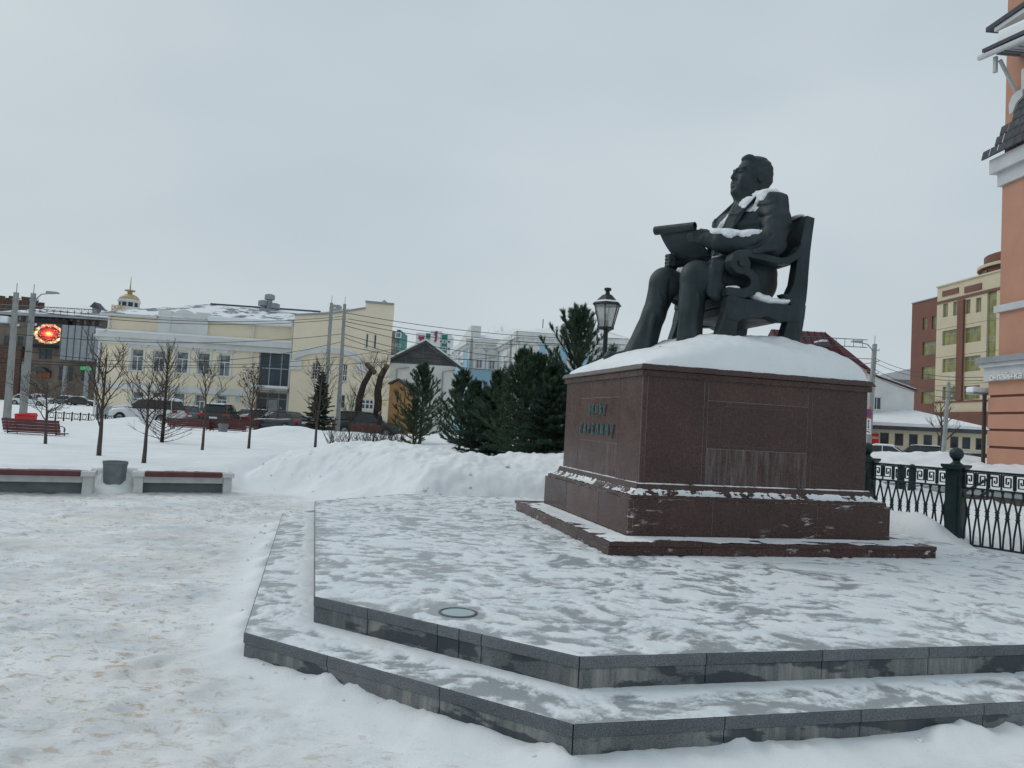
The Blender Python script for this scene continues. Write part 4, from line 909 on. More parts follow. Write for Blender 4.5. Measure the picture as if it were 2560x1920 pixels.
# ---- tall flats far behind
def flats(name, label, px0, px1, ytop, D, cols, base_y=915, bands=None, tops=None):
    F = Frame(px0, D, px1, D, 860); b = building(name, label, F); W = F.W
    for (x0, x1, yt, mat_) in tops:
        o = F.R(x0, yt, x1, base_y); bl = pbx(b, 'wall', o[0], o[1], 0 if mat_ is not M_WHT else .02, 14, 0, o[3], mat_)
        n = int((o[3])/3.1)
        for k in range(max(0, n-9), n):
            z = k*3.1+.9; nwin = max(1, int((o[1]-o[0])/3.0))
            for q in range(nwin):
                x = o[0]+(o[1]-o[0])*(q+.5)/nwin; fr_ = pbx(b, 'window', x-.8, x+.8, -.10, -.02, z, z+1.5, M_FRM if (k+q) % 3 else M_LGR); pbx(fr_, 'pane', x-.55, x+.55, -.13, -.101, z+.2, z+1.3, M_CURT)
    return b, F
M_GRN = simple('green_panel', (.02, .17, .15), .6, .1); M_CRM = simple('crimson_panel', (.28, .03, .06), .6, .1)
hb_, Fh = flats('tower_block', 'distant white tower block with green and crimson stripes', 1038, 1126, 830, 330, 5, tops=[(1038, 1063, 832, M_WHT), (1063, 1074, 833, M_GRN), (1074, 1100, 827, M_WHT), (1103, 1117, 836, M_GRN), (1117, 1126, 836, M_WHT), (1100, 1103, 838, M_LGR)])
o = Fh.R(1046, 841, 1061, 849); pbx(hb_, 'crimson_panel', o[0], o[1], -.3, -.14, o[2], o[3], M_CRM); o = Fh.R(1088, 828, 1093, 852); pbx(hb_, 'crimson_panel', o[0], o[1], -.3, -.14, o[2], o[3], M_CRM)
flats('apartment_block', 'slim grey apartment block with a green corner seen past the annex', 971, 999, 815, 200, 2, tops=[(962, 990, 828, M_TAN), (990, 998, 824, M_GRN)])
# ---- blue and white mansion
M_BLU = simple('sky_blue_plaster', (.30, .47, .58), .9, .10, .8)
def ornate(par, F, wins, zt, blues, depth=9, lo=0.0, wmat=None):
    wmat = wmat or M_BLU
    wall(par, 0, F.W, lo, zt, wins, wmat, depth)
    pbx(par, 'frieze', .0, F.W, -.06, -.001, zt-2.3, zt-.96, M_WHT)
    for o in wins:
        window(par, o, [(.5, 0, .7)], [.7], gl=M_CURT, fw=.09)
        pbx(par, 'surround', o[0]-.28, o[0]-.02, -.14, -.003, o[2]-.1, o[3]+.05, M_WHT); pbx(par, 'surround', o[1]+.02, o[1]+.28, -.14, -.003, o[2]-.1, o[3]+.05, M_WHT)
        pbx(par, 'lintel', o[0]-.4, o[1]+.4, -.2, -.003, o[3]+.07, o[3]+.35, M_WHT)
        MB().prism([(o[0]-.35+(o[1]-o[0]+.7)*t/8, o[3]+.36+.45*sin(pi*t/8)) for t in range(9)], -.18, -.003).build('lintel_arch', M_WHT, par)
    for o in blues: pbx(par, 'blue_panel', o[0], o[1], -.09, -.002, o[2], o[3], M_BLU)
    pbx(par, 'cornice', -.3, F.W+.3, -.45, -.003, zt-.55, zt, M_WHT); pbx(par, 'cornice_bed', -.15, F.W+.15, -.22, -.003, zt-.95, zt-.56, M_WHT)
    n = int(F.W/.9)
    for k in range(n): x = F.W*(k+.5)/n; pbx(par, 'bracket', x-.14, x+.14, -.36, -.223, zt-.9, zt-.57, M_WHT)
F = Frame(1297.5, 72, 1562, 73.4, 900); BB = building('blue_mansion', 'ornate sky-blue and white mansion with snowy roof behind the pines', F)
zt = F.sz(1300, 830)[1]
wn_ = [F.R(1322, 876, 1337, 909), F.R(1373, 881, 1388, 914), F.R(1424, 884, 1440, 918), F.R(1476, 888, 1492, 921), F.R(1528, 891, 1543, 924)]
bl = [F.R(1312, 859, 1316, 912), F.R(1344, 862, 1370, 914), F.R(1395, 866, 1420, 918), F.R(1447, 868, 1472, 921), F.R(1498, 871, 1524, 925)]
fr = [F.R(1320, 848, 1344, 854), F.R(1371, 851, 1392, 857), F.R(1422, 854, 1444, 860), F.R(1474, 858, 1494, 864), F.R(1520, 862, 1540, 866)]
ornate(BB, F, wn_, zt, bl+fr, 16)
rfB = hip(BB, -.5, F.W+.5, -.5, 16, zt+.02, F.sz(1440, 806, 7)[1], 8, F.W-4, M_SNOW)
dz = F.R(1420, 818, 1438, 838); dm_ = pbx(rfB, 'dormer', dz[0], dz[1], .8, 5, dz[2]-.5, dz[3], M_WHT); MB().prism([(dz[0]-.35, dz[3]-.1), (dz[1]+.35, dz[3]-.1), ((dz[0]+dz[1])/2, dz[3]+.9)], .5, 5).build('dormer_roof', M_DROOF, dm_); pbx(dm_, 'dormer_window', dz[0]+.2, dz[1]-.2, .74, .797, dz[2]+.05, dz[3]-.2, M_GLS)
MB().tube([(F.sz(1362, 800, 5)[0], 6, zt), (F.sz(1362, 800, 5)[0], 6, F.sz(1362, 798, 6)[1])], .05, 5).build('aerial_mast', M_DFR, rfB)
F2 = Frame(1247, 84, 1297, 72.1, 900); side = wall(BB, 0, 1, 0, 1, [], M_WHT)   # placeholder replaced below
bpy.data.objects.remove(side)
BS = building('mansion_side_wing', 'receding white side wall of the blue mansion with roof bracket', F2)
ornate(BS, F2, [F2.R(1262, 893, 1270, 925)], zt, [F2.R(1254, 860, 1262, 865), F2.R(1266, 857, 1278, 863)], .6, 0, M_WHT)
downpipe(BS, F2.W-.3, -.3, .2, zt-.3, .08)
F = Frame(1172, 84, 1247.5, 84, 900); BA = building('mansion_wing', 'sky-blue mansion wing with two white-framed windows', F)
zt2 = F.sz(1190, 849)[1]
ornate(BA, F, [F.R(1190, 888, 1206, 921), F.R(1222, 891, 1238, 924)], zt2, [F.R(1190, 862, 1210, 867), F.R(1222, 865, 1246, 870), F.R(1209, 875, 1219, 927), F.R(1241, 878, 1247, 930)], 12)
hip(BA, -.5, F.W+6, -.5, 14, zt2+.02, zt2+2.4, 5, F.W+2, M_SNOW)
F3 = Frame(1134, 97, 1172, 84.1, 900); BC = building('mansion_end_wall', 'receding blue end wall of the mansion wing with small gable', F3)
ornate(BC, F3, [F3.R(1142, 890, 1147, 912), F3.R(1154, 892, 1160, 914)], zt2, [F3.R(1148, 872, 1153, 930), F3.R(1162, 868, 1170, 930)], .6)
g_ = F3.R(1142, 832, 1184, 856); MB().prism([(0, zt2), (F3.W, zt2), (F3.W, zt2+1.6), (F3.W-1.2, zt2+1.6), (F3.W*.35, zt2+.6)], .05, 1.2).build('gable', M_WHT, BC)
bpy.context.view_layer.update()
for w_ in (BS, BA, BC):                                  # the wings are parts of the one mansion
    for ch_ in list(w_.children):
        ml = BB.matrix_world.inverted() @ w_.matrix_world @ ch_.matrix_local; ch_.parent = BB; ch_.matrix_parent_inverse = Matrix(); ch_.matrix_local = ml
    bpy.data.objects.remove(w_)
# ---- orange shed
F = Frame(972, 50, 1034, 50, 980); OS = building('orange_shed', 'small ochre orange shed with pitched top between annex and pine', F)
o = F.R(972, 961, 1032, 1040); MB().prism([(o[0], 0), (o[1], 0), (o[1], o[3]-.5), (o[0]+(o[1]-o[0])*.35, o[3]+.25), (o[0], o[3]-.1)], 0, 3).build('wall', simple('ochre_sheet', (.36, .19, .08), .7, .2, 2), OS)
MB().ribbon([(o[0]-.1, o[3]+.0), (o[0]+(o[1]-o[0])*.35, o[3]+.35), (o[1]+.2, o[3]-.42)], .12, -.2, 3.2).build('roof', M_DROOF, OS)

# ---- right-hand street: red-roofed house
M_RRF = simple('crimson_sheet_roof', (.075, .014, .022), .5, .25, 1.0, .1); M_PNK = simple('pink_plaster', (.60, .42, .36), .9, .12, 1.0)
F = Frame(1978, 78, 2166, 78, 900); RH = building('red_roofed_house', 'house with crimson sheet-metal roof and pink walls behind the pedestal', F); W = F.W
ze = F.sz(2166, 922)[1]; zr = F.sz(2062, 824, 3.0)[1]
wall(RH, 0, W, 0, ze, [F.R(2120, 950, 2140, 985)], M_PNK, 12); window(RH, F.R(2120, 950, 2140, 985), [.5], [.6])
xr = F.sz(2064, 824, 5)[0]
m = MB(); m.add([(-.5, -.4, ze-.1), (W+.4, -.4, ze-.1), (W+.4, 12.4, ze-.1), (-.5, 12.4, ze-.1), (-.5, 5, zr), (xr, 5, zr)], [(0, 1, 5, 4), (2, 3, 4, 5), (1, 2, 5), (3, 0, 4), (3, 2, 1, 0)]); rfR = m.build('roof', M_RRF, RH)
for k in range(10): x = -.2+k*.75; MB().bar((x, -.42+.0, ze-.02), (min(x, xr-.1), 4.9, zr+.02), .05, .06).build('roof_seam', M_RRF, rfR)
o = F.R(2060, 852, 2086, 864); dd = pbx(rfR, 'dormer', o[0], o[1], 1.2, 3.6, o[2], o[3], M_DFR); pbx(dd, 'dormer_snow', o[0]+.2, o[0]+.9, 1.1, 3.2, o[3], o[3]+.25, M_SNOW, .05)
gd = MB()
for zq in (F.sz(2100, 865, -.2)[1], F.sz(2100, 846, -.2)[1]): gd.tube([(F.sz(1990, 860)[0], -.2, zq), (F.sz(2166, 860)[0], -.2, zq)], .04, 4)
for px in range(2000, 2170, 22): gd.tube([(F.sz(px, 860)[0], -.2, F.sz(2100, 866)[1]), (F.sz(px, 860)[0], -.2, F.sz(2100, 846)[1])], .03, 4)
gd.build('snow_guard', M_DFR, rfR)
MB().tube([(F.sz(2010, 800)[0], 4, zr), (F.sz(2010, 800)[0], 4, zr+3.2)], .035, 5).tube([(F.sz(2010, 800)[0]-.6, 4, zr+2.2), (F.sz(2010, 800)[0]+.6, 4, zr+2.2)], .03, 4).tube([(F.sz(2010, 800)[0]-.4, 4, zr+2.9), (F.sz(2010, 800)[0]+.4, 4, zr+2.9)], .03, 4).build('aerial', M_DFR, rfR)
pg = [F.sz(2046, 871, -3), F.sz(2085, 878, -3), F.sz(2168, 926, -3)]
m = MB(); m.prism([(F.sz(1985, 960, -3)[0], 0), (pg[2][0], 0), (pg[2][0], pg[2][1]), (pg[1][0], pg[1][1]), (pg[0][0]-.8, pg[0][1]+.05), (F.sz(1985, 960, -3)[0], pg[2][1])], -3, -.05); gp = m.build('gable_front', M_PNK, RH)
MB().ribbon([(pg[0][0]-.8, pg[0][1]+.2), (pg[1][0], pg[1][1]+.12), (pg[2][0]+.3, pg[2][1]-.05)], .20, -3.2, 0).build('gable_roof', M_RRF, gp)
# ---- white house beyond, with oblique roof line
F = Frame(2150, 92, 2285, 92, 1000); WH = building('white_house', 'plain white rendered house with thin crimson verge and one window', F); W = F.W
p0, p1 = F.sz(2190, 942), F.sz(2285, 977); wo = F.R(2186, 993, 2203, 1024)
wall(WH, 0, W, 0, p1[1]-.4, [wo], M_WHT, 10, top=False); window(WH, wo, [.4], [])
MB().prism([(0, p1[1]-.4), (W, p1[1]-.4), (W, p1[1]), (p0[0], p0[1]), (0, p0[1]+.7)], .002, 10).build('gable', M_WHT, WH)
MB().ribbon([(0, p0[1]+.85), (p0[0], p0[1]+.1), (W+.25, p1[1]+.06)], .16, -.25, 10).build('verge', M_RRF, WH)
MB().ribbon([(0, p0[1]+1.0), (p0[0], p0[1]+.24), (W+.2, p1[1]+.2)], .16, -.1, 10).build('roof_snow', M_SNOW, WH)
F = Frame(2180, 128, 2300, 128, 950); GH = building('warehouse', 'long grey snowy-roofed warehouse showing above the white house', F); W = F.W
zt = F.sz(2240, 948)[1]; wall(GH, 0, W, 0, zt, [], M_LGR, 20); m = MB(); m.prism([(0, zt), (W, zt), (W, zt+2.4), (W*.1, zt+.5)], -.4, 20); m.build('roof', M_SNOW, GH)
# ---- low cream building with long snowy roof
F = Frame(2165, 89, 2466, 82, 1090); CB = building('low_cream_building', 'long single-storey cream building with dark fascia and thick snow on its roof', F); W = F.W
ze = F.sz(2200, 1071)[1]
cw = [F.R(2080+a/2.675, 560+c/2.675, 2080+b/2.675, 560+d/2.675) for a, b, c, d in ((320, 380, 1395, 1480), (418, 477, 1400, 1483), (514, 573, 1405, 1485), (611, 669, 1410, 1490), (705, 745, 1415, 1492), (790, 845, 1420, 1500), (870, 925, 1425, 1505), (960, 1005, 1432, 1512))]
wall(CB, 0, W, -.2, ze-.1, cw, simple('cream_plaster', (.62, .56, .42), .9, .08, 1.0), 10)
for o in cw: window(CB, o, [], [], M_DFR, M_GLS, True, mat_sill=M_WHT, fw=.09)
pbx(CB, 'fascia', -.4, W+.2, -.7, .1, ze-.1, ze+.35, M_DROOF)
m = MB(); zr = F.sz(2215, 1024, 6)[1]; s1 = F.sz(2290, 1030, 6)[0]
m.add([(-.4, -.75, ze+.35), (W+.3, -.75, ze+.35), (W+.3, 12, ze+.3), (-.4, 12, ze+.3), (-.4, 6, zr), (s1, 6, zr), (-.4, -.8, ze+.75), (W+.2, -.8, ze+.65)], [(0, 1, 7, 6), (6, 7, 5, 4), (1, 2, 5, 7), (2, 3, 4, 5), (3, 0, 6, 4)]); m.build('roof_snow', M_SNOW, CB)
o = F.R(2176, 1084, 2197, 1112); bn = pbx(CB, 'red_banner', o[0], o[1], -.2, -.05, o[2], o[3], simple('red_banner', (.55, .02, .03), .6))
textmesh('1000м²', (o[3]-o[2])*.34, .01, 'banner_text', M_FRM, bn, Matrix.Translation((o[0]+.08, -.215, o[2]+(o[3]-o[2])*.52)) @ UPR, .92, (o[1]-o[0])/((o[3]-o[2])*.34*2.95))
# ---- brown and beige office block
M_BRN = simple('brown_panel', (.175, .078, .055), .7, .12, .5); M_BEI = simple('beige_panel', (.56, .49, .35), .7, .07, .5)
def zpx(a, b, c, d): return (2080+a/2.675, 560+b/2.675, 2080+c/2.675, 560+d/2.675)
F = Frame(2279.5, 116, 2341, 110, 800); OB = building('office_block', 'tall brown and beige office block with gold reflective windows', F); W1 = F.W
# one straight facade: extend the frame towards the camera
F.b = F.a+F.d*24; F.init(); W = F.W
s_b = F.sz(2341.5, 800)[0]; zt1 = F.sz(2300, 755)[1]; zt2 = F.sz(2345, 720)[1]
bw = [F.R(*zpx(*r)) for r in ((606, 625, 637, 705), (667, 615, 697, 700), (605, 785, 692, 872), (600, 952, 690, 1037), (598, 1122, 682, 1200))]
wall(OB, 0, s_b, -.5, zt1, bw, M_BRN, 14, .45)
ew = [F.R(*zpx(*r)) for r in ((742, 530, 775, 622), (810, 518, 842, 612), (890, 505, 925, 600), (962, 492, 998, 590), (738, 708, 840, 808), (885, 688, 995, 790), (738, 897, 836, 990), (880, 882, 992, 985), (738, 1085, 833, 1178), (878, 1080, 988, 1172))]
gs_ = F.R(*zpx(1035, 432, 1098, 895))
wall(OB, s_b+.02, W, -.5, zt2, ew+[gs_], M_BEI, 14, .45, name='beige_wall')
for k, o in enumerate(bw+ew): window(OB, o, [.5] if o[1]-o[0] < 3 else [.33, .66], [] if o[1]-o[0] < 3 else [.72], M_SEAM, M_GOLD, False, rev=.45, fw=.09)
window(OB, gs_, [], [.25, .3, .55, .6, .85, .9], M_SEAM, M_GOLD, False, rev=.45, fw=.1, name='glass_strip')
pi_ = F.R(*zpx(844, 510, 884, 1180)); pbx(OB, 'brown_pilaster', pi_[0], pi_[1], -.3, -.005, pi_[2], pi_[3], M_BRN)
for r in ((704, 478, 1100, 492), (690, 1182, 1015, 1192)): o = F.R(*zpx(*r)); pbx(OB, 'brown_band', o[0], W, -.15, -.004, o[2], o[3], M_BRN)
for r in ((742, 438, 848, 474), (890, 408, 1002, 450)): o = F.R(*zpx(*r)); pbx(OB, 'brown_panel', o[0], o[1], -.12, -.004, o[2], o[3], M_BRN)
o = F.R(*zpx(690, 1258, 1010, 1400)); pbx(OB, 'brown_base', s_b, W, -.35, -.006, -.5, o[3], M_BRN)
zj = 0
for k in range(1, 12):
    z = zt2*k/12; pbx(OB, 'panel_joint', s_b+.03, W, -.012, -.002, z-.03, z+.03, M_TAN) if not any(o[2] < z < o[3] for o in ew) else None
pbx(OB, 'coping', s_b, W, -.2, .4, zt2, zt2+.2, M_BEI); pbx(OB, 'coping', 0, s_b-.02, -.15, .4, zt1, zt1+.15, M_SEAM)
cz = at(2545, 690, 112); rb = 6.6; cl_ = F.sz(2545, 690, 6)
ct = MB(); zt3 = zt2+.1; cxs, cys = cl_[0]+.8, 8.2
hT = F.sz(2530, 664, 1)[1]
hT = zt3+3.3; ct.lathe([(rb, zt3-.3), (rb, zt3+1.3), (rb+.4, zt3+1.4), (rb+.4, zt3+1.9), (rb-.3, zt3+1.95), (rb-.3, hT)], (cxs, cys, 0), 36); tw = ct.build('round_tower', M_BRN, OB)
MB().lathe([(rb+.42, zt3+1.42), (rb+.52, zt3+1.45), (rb+.52, zt3+1.85), (rb+.42, zt3+1.88)], (cxs, cys, 0), 36).build('tower_cornice', M_BEI, tw)
for a in range(14): an = a*2*pi/14; MB().box(-.5, .5, -.05, .05, zt3+.2, zt3+1.1).build('tower_window', M_GLS, tw).matrix_local = Matrix.Translation((cxs+(rb+.02)*cos(an), cys+(rb+.02)*sin(an), 0)) @ Matrix.Rotation(an+pi/2, 4, 'Z')

# ---- orange building close on the right, seen along its side
M_ORG = simple('orange_plaster', (.47, .250, .175), .9, .07, 1.5, bump=.25, bscale=60); M_OWH = simple('grey_white_trim', (.52, .54, .55), .8, .10, 2.0); M_SHG = simple('slate_shingle', (.055, .062, .075), .7, .3, 6.0)
P0 = at(2470, 1000, 22)[:2]; F = Frame(2470, 22, 2560, 20); F.a = P0; F.b = P0+np.array([.07, -1.0])*12; F.init()
OR = building('orange_tower_building', 'orange rendered building with grey-white trim, shingled skirt roof and signboard', F); W = F.W
def zy(py, px=2500): return F.sz(px, py)[1]
g = [zy(y_, 2500) for y_ in (1117+1.5, 1075, 1033, 990)]
zlo = [-.3]+g+[zy(950)]
pbx(OR, 'backing', .01, W, .06, 7, -.3, zy(952), M_BRN)
for k in range(len(zlo)-1):
    a_, b_ = zlo[k]+(.035 if k else 0), zlo[k+1]-(.035 if k < len(zlo)-2 else 0)
    n = 1 if k == 0 else 1
    pbx(OR, 'rusticated_course', 0, W, 0, .1, a_, b_, M_ORG, .012)
for zq in (zy(1160),): pass
pbx(OR, 'sign_fascia', -.05, W, -.12, .3, zy(952), zy(918), M_OWH); pbx(OR, 'fascia_cornice', -.12, W, -.22, .4, zy(918)+.002, zy(908), M_OWH); pbx(OR, 'fascia_coping', -.18, W, -.30, .4, zy(908)+.002, zy(893), M_SEAM)
hS = zy(937)-zy(953)
textmesh('онлайн-ка', hS*1.45, .02, 'sign_text', simple('sign_white_letter', (.80, .81, .80), .5, .03), OR, Matrix.Translation((.25, -.15, zy(951))) @ UPR, .95)
su = F.sz(2491, 700)[0]
pbx(OR, 'upper_wall', su, W, .12, 7, zy(893)+.004, zy(463), M_ORG); pbx(OR, 'white_band', su-.12, W, .02, .5, zy(779), zy(762), M_OWH)
pbx(OR, 'cornice_lower', su-.10, W, .03, .6, zy(463), zy(430), M_OWH); pbx(OR, 'cornice_upper', su-.25, W, -.12, .6, zy(430)+.004, zy(394), M_OWH)
zk = zy(392); zk2 = zk+2.0
m = MB(); m.add([(su-.40, -.25, zk), (W, -.25, zk), (W, .11, zk+2.4), (su+2.2, .11, zk+2.4), (su+.05, .11, zk+.35)], [(0, 1, 2, 3, 4)]); sk = m.build('skirt_roof', M_SHG, OR)
nr = 9
for k in range(nr):
    t0, t1 = k/nr, (k+1)/nr; L = 10
    for q in range(22):
        zq_ = 2.4*t0; xa = (su-.4+.45*zq_/.35 if zq_ < .35 else su+.05+2.15*(zq_-.35)/2.05)+q*.33+(.16 if k % 2 else 0); 
        if xa > W-.4: break
        y0_, z0_ = -.25+.36*t0, zk+2.4*t0; y1_, z1_ = -.25+.36*t1, zk+2.4*t1
        MB().add([(xa, y0_-.02, z0_+.03), (xa+.31, y0_-.02, z0_+.03), (xa+.31, y1_, z1_+.012), (xa, y1_, z1_+.012), (xa, y0_-.01, z0_+.004), (xa+.31, y0_-.01, z0_+.004)], [(0, 1, 2, 3), (4, 5, 1, 0)]).build('shingle', M_SHG, sk, recalc=False)
pbx(OR, 'tower_wall', su+.06, W, .12, 7, zk, zy(-80), M_ORG)
wt = F.R(2548, 165, 2575, 235); pbx(OR, 'tower_window', wt[0], wt[1], .06, .117, wt[2], wt[3], M_FRM)
# ornamental bracket scrolls and bracketed gable eave near the top
MB().ribbon([F.sz(2536, 285), F.sz(2540, 262), F.sz(2546, 248), F.sz(2556, 238), F.sz(2566, 232)], [.12, .3, .34, .3, .2], -.12, .115).build('scroll_bracket', M_OWH, OR)
e0, e1 = F.sz(2449, 145, -.9), F.sz(2590, 84, -.9)
MB().tube([(e0[0], -.9, e0[1]), (e1[0], -.9, e1[1])], .085, 8).build('gutter', M_OWH, OR)
sl0, sl1 = F.sz(2463, 128, -.9), F.sz(2590, 70, -.9)
MB().ribbon([sl0, sl1], .10, -1.0, 1.5).build('eave_roof', M_SHG, OR); MB().ribbon([(sl0[0]+.25, sl0[1]+.28), (sl1[0], sl1[1]+.3)], .40, -.75, 1.5).build('eave_snow', M_SNOW, OR, bevel=.08)
t0_, t1_ = F.sz(2472, 76, -.2), F.sz(2590, -5, -.2); MB().ribbon([t0_, t1_], .14, -.3, 1.8).build('upper_roof', M_SHG, OR); MB().ribbon([(t0_[0]+.3, t0_[1]-.15), (t1_[0], t1_[1]-.15)], .12, -.25, 1.7).build('upper_soffit', M_OWH, OR)
MB().ribbon([(e0[0]+.55, e0[1]+.02), (e1[0], e1[1]-.1)], .06, -.85, .11).build('soffit', M_OWH, OR)
for k in range(7): x = e0[0]+.6+k*.28; MB().box(x, x+.02, -.84, .10, 0, .03).build('soffit_batten', M_SEAM, OR).location = (0, 0, e0[1]-.06+(x-e0[0])/(e1[0]-e0[0])*(e1[1]-e0[1]-.1))
b0, b1 = F.sz(2500, 150, -.6), F.sz(2558, 235, .3); MB().tube([(b0[0], -.6, b0[1]), (b1[0], .10, b1[1])], .06, 6).build('eave_brace', M_OWH, OR); MB().tube([(b0[0]-.05, -.7, b0[1]+.1), (b0[0]-.05, -.7, b0[1]-.35)], .07, 6).build('eave_post', M_OWH, OR)
MB().tube([(-.12, -.02, -.2), (-.12, -.02, zy(985))], .055, 8).build('downpipe', simple('brown_pipe', (.05, .035, .03), .5), OR)
dc = F.sz(2472, 982); cn = pbx(OR, 'canopy', -.5, -.16, -.34, .3, dc[1]-.05, dc[1], M_SEAM); pbx(cn, 'canopy_snow', -.51, -.17, -.35, .29, dc[1]+.001, dc[1]+.18, M_SNOW, .06)

# ================================================================== sculpting: signed distance fields on a grid
class SDF:
    def __init__(s, lo, hi, h):
        s.lo = np.array(lo, float); s.h = h; s.n = np.ceil((np.array(hi)-s.lo)/h).astype(int)+1
        s.D = np.full(s.n, 0.3, np.float32); s.ax = [s.lo[i]+h*np.arange(s.n[i]) for i in range(3)]
    def reg(s, lo, hi, m):
        a = np.clip(np.floor((np.array(lo)-m-s.lo)/s.h).astype(int), 0, s.n-1); b = np.clip(np.ceil((np.array(hi)+m-s.lo)/s.h).astype(int)+1, 1, s.n)
        sl_ = tuple(slice(a[i], b[i]) for i in range(3))
        return sl_, np.meshgrid(*[s.ax[i][sl_[i]] for i in range(3)], indexing='ij', sparse=True)
    def comb(s, sl_, d, k, op):
        A = s.D[sl_]
        if op == 'u':
            if k > 0: h = np.clip(.5+.5*(A-d)/k, 0, 1); s.D[sl_] = A*(1-h)+d*h-k*h*(1-h)
            else: s.D[sl_] = np.minimum(A, d)
        elif op == 's':
            if k > 0: h = np.clip(.5-.5*(A+d)/k, 0, 1); s.D[sl_] = A*(1-h)-d*h+k*h*(1-h)
            else: s.D[sl_] = np.maximum(A, -d)
    def cone(s, p, q, r0, r1=None, k=.05, op='u', flat=None):
        p = np.array(p, float); q = np.array(q, float); r1 = r0 if r1 is None else r1; R_ = max(r0, r1)
        sl_, (X, Y, Z) = s.reg(np.minimum(p, q)-R_, np.maximum(p, q)+R_, k+.05)
        d = q-p; L2 = max(1e-9, d@d); t = np.clip(((X-p[0])*d[0]+(Y-p[1])*d[1]+(Z-p[2])*d[2])/L2, 0, 1)
        dd = np.sqrt((X-p[0]-t*d[0])**2+(Y-p[1]-t*d[1])**2+(Z-p[2]-t*d[2])**2)-(r0+(r1-r0)*t)
        s.comb(sl_, dd, k, op)
    def chain(s, pts, rads, k=.05, op='u'):
        for i in range(len(pts)-1): s.cone(pts[i], pts[i+1], rads[i], rads[i+1], k, op)
    def ell(s, c, r, k=.05, op='u', ry=0.0, rx=0.0, rz=0.0):
        c = np.array(c, float); r = np.array(r, float); R_ = r.max() if (ry or rx or rz) else r
        sl_, (X, Y, Z) = s.reg(c-R_, c+R_, k+.05)
        x, y, z = X-c[0], Y-c[1], Z-c[2]
        if ry: x, z = x*cos(ry)-z*sin(ry), x*sin(ry)+z*cos(ry)
        if rx: y, z = y*cos(rx)+z*sin(rx), -y*sin(rx)+z*cos(rx)
        if rz: x, y = x*cos(rz)+y*sin(rz), -x*sin(rz)+y*cos(rz)
        k0 = np.sqrt((x/r[0])**2+(y/r[1])**2+(z/r[2])**2); k1 = np.sqrt((x/r[0]**2)**2+(y/r[1]**2)**2+(z/r[2]**2)**2)+1e-9
        s.comb(sl_, k0*(k0-1)/k1, k, op)
    def plank(s, p, q, w, t, nrm, k=.02, op='u', rd=.01):  # flat slab from p to q, width w, thickness t, facing nrm
        p = np.array(p, float); q = np.array(q, float); c = (p+q)/2; a = q-p; L = np.linalg.norm(a); a /= L
        n = np.array(nrm, float); n -= a*(a@n); n /= np.linalg.norm(n); b = np.cross(n, a); R_ = L/2+w
        sl_, (X, Y, Z) = s.reg(c-R_, c+R_, k+.03); x, y, z = X-c[0], Y-c[1], Z-c[2]
        u_ = np.abs(x*a[0]+y*a[1]+z*a[2])-(L/2-rd); v_ = np.abs(x*b[0]+y*b[1]+z*b[2])-(w/2-rd); w_ = np.abs(x*n[0]+y*n[1]+z*n[2])-(t/2-rd)
        d = np.sqrt(np.maximum(u_, 0)**2+np.maximum(v_, 0)**2+np.maximum(w_, 0)**2)+np.minimum(np.maximum(u_, np.maximum(v_, w_)), 0)-rd
        s.comb(sl_, d, k, op)
    def warp(s, lo, hi, fn, soft=.08):
        sl_, (X, Y, Z) = s.reg(lo, hi, 0); lo = np.array(lo); hi = np.array(hi)
        m = sstep(0, soft, X-lo[0])*sstep(0, soft, hi[0]-X)*sstep(0, soft, Y-lo[1])*sstep(0, soft, hi[1]-Y)*sstep(0, soft, Z-lo[2])*sstep(0, soft, hi[2]-Z)
        s.D[sl_] += (m*fn(X, Y, Z)).astype(np.float32)
    def mesh(s, D=None):
        D = s.D if D is None else D
        ins = D < 0; I = ins.astype(np.int8); c = 0
        for a in (0, 1):
            for b in (0, 1):
                for e in (0, 1): c = c+I[a:D.shape[0]-1+a, b:D.shape[1]-1+b, e:D.shape[2]-1+e]
        act = (c > 0) & (c < 8); ids = np.argwhere(act); imap = -np.ones(act.shape, np.int64); imap[act] = np.arange(len(ids))
        P = np.zeros((len(ids), 3)); N = np.zeros(len(ids))
        co = [(a, b, e) for a in (0, 1) for b in (0, 1) for e in (0, 1)]
        val = {k: D[ids[:, 0]+k[0], ids[:, 1]+k[1], ids[:, 2]+k[2]].astype(float) for k in co}
        for k in co:
            for ax in range(3):
                if k[ax]: continue
                k2 = tuple(1 if i == ax else k[i] for i in range(3)); v0, v1 = val[k], val[k2]; m = (v0 < 0) != (v1 < 0)
                t = np.where(m, v0/np.where(m, v0-v1, 1), 0); pos = np.tile(np.array(k, float), (len(ids), 1)); pos[:, ax] += t
                P[m] += pos[m]; N[m] += 1
        V = s.lo+(ids+P/N[:, None])*s.h
        F = []
        for ax in range(3):
            sh = [slice(None)]*3; sh2 = [slice(None)]*3; sh[ax] = slice(0, -1); sh2[ax] = slice(1, None)
            a0, a1 = ins[tuple(sh)], ins[tuple(sh2)]; e = np.argwhere(a0 != a1); o1, o2 = [(1, 2), (2, 0), (0, 1)][ax]
            ok = (e[:, o1] > 0) & (e[:, o2] > 0) & (e[:, o1] < D.shape[o1]-1) & (e[:, o2] < D.shape[o2]-1); e = e[ok]
            fl = a0[e[:, 0], e[:, 1], e[:, 2]]; q = []
            for d1, d2 in ((0, 0), (1, 0), (1, 1), (0, 1)):
                g = e.copy(); g[:, o1] -= 1-d1; g[:, o2] -= 1-d2; q.append(imap[g[:, 0], g[:, 1], g[:, 2]])
            q = np.stack(q, 1); q[~fl] = q[~fl][:, ::-1]; F.append(q)
        F = np.concatenate(F); return V, F[(F >= 0).all(1)]

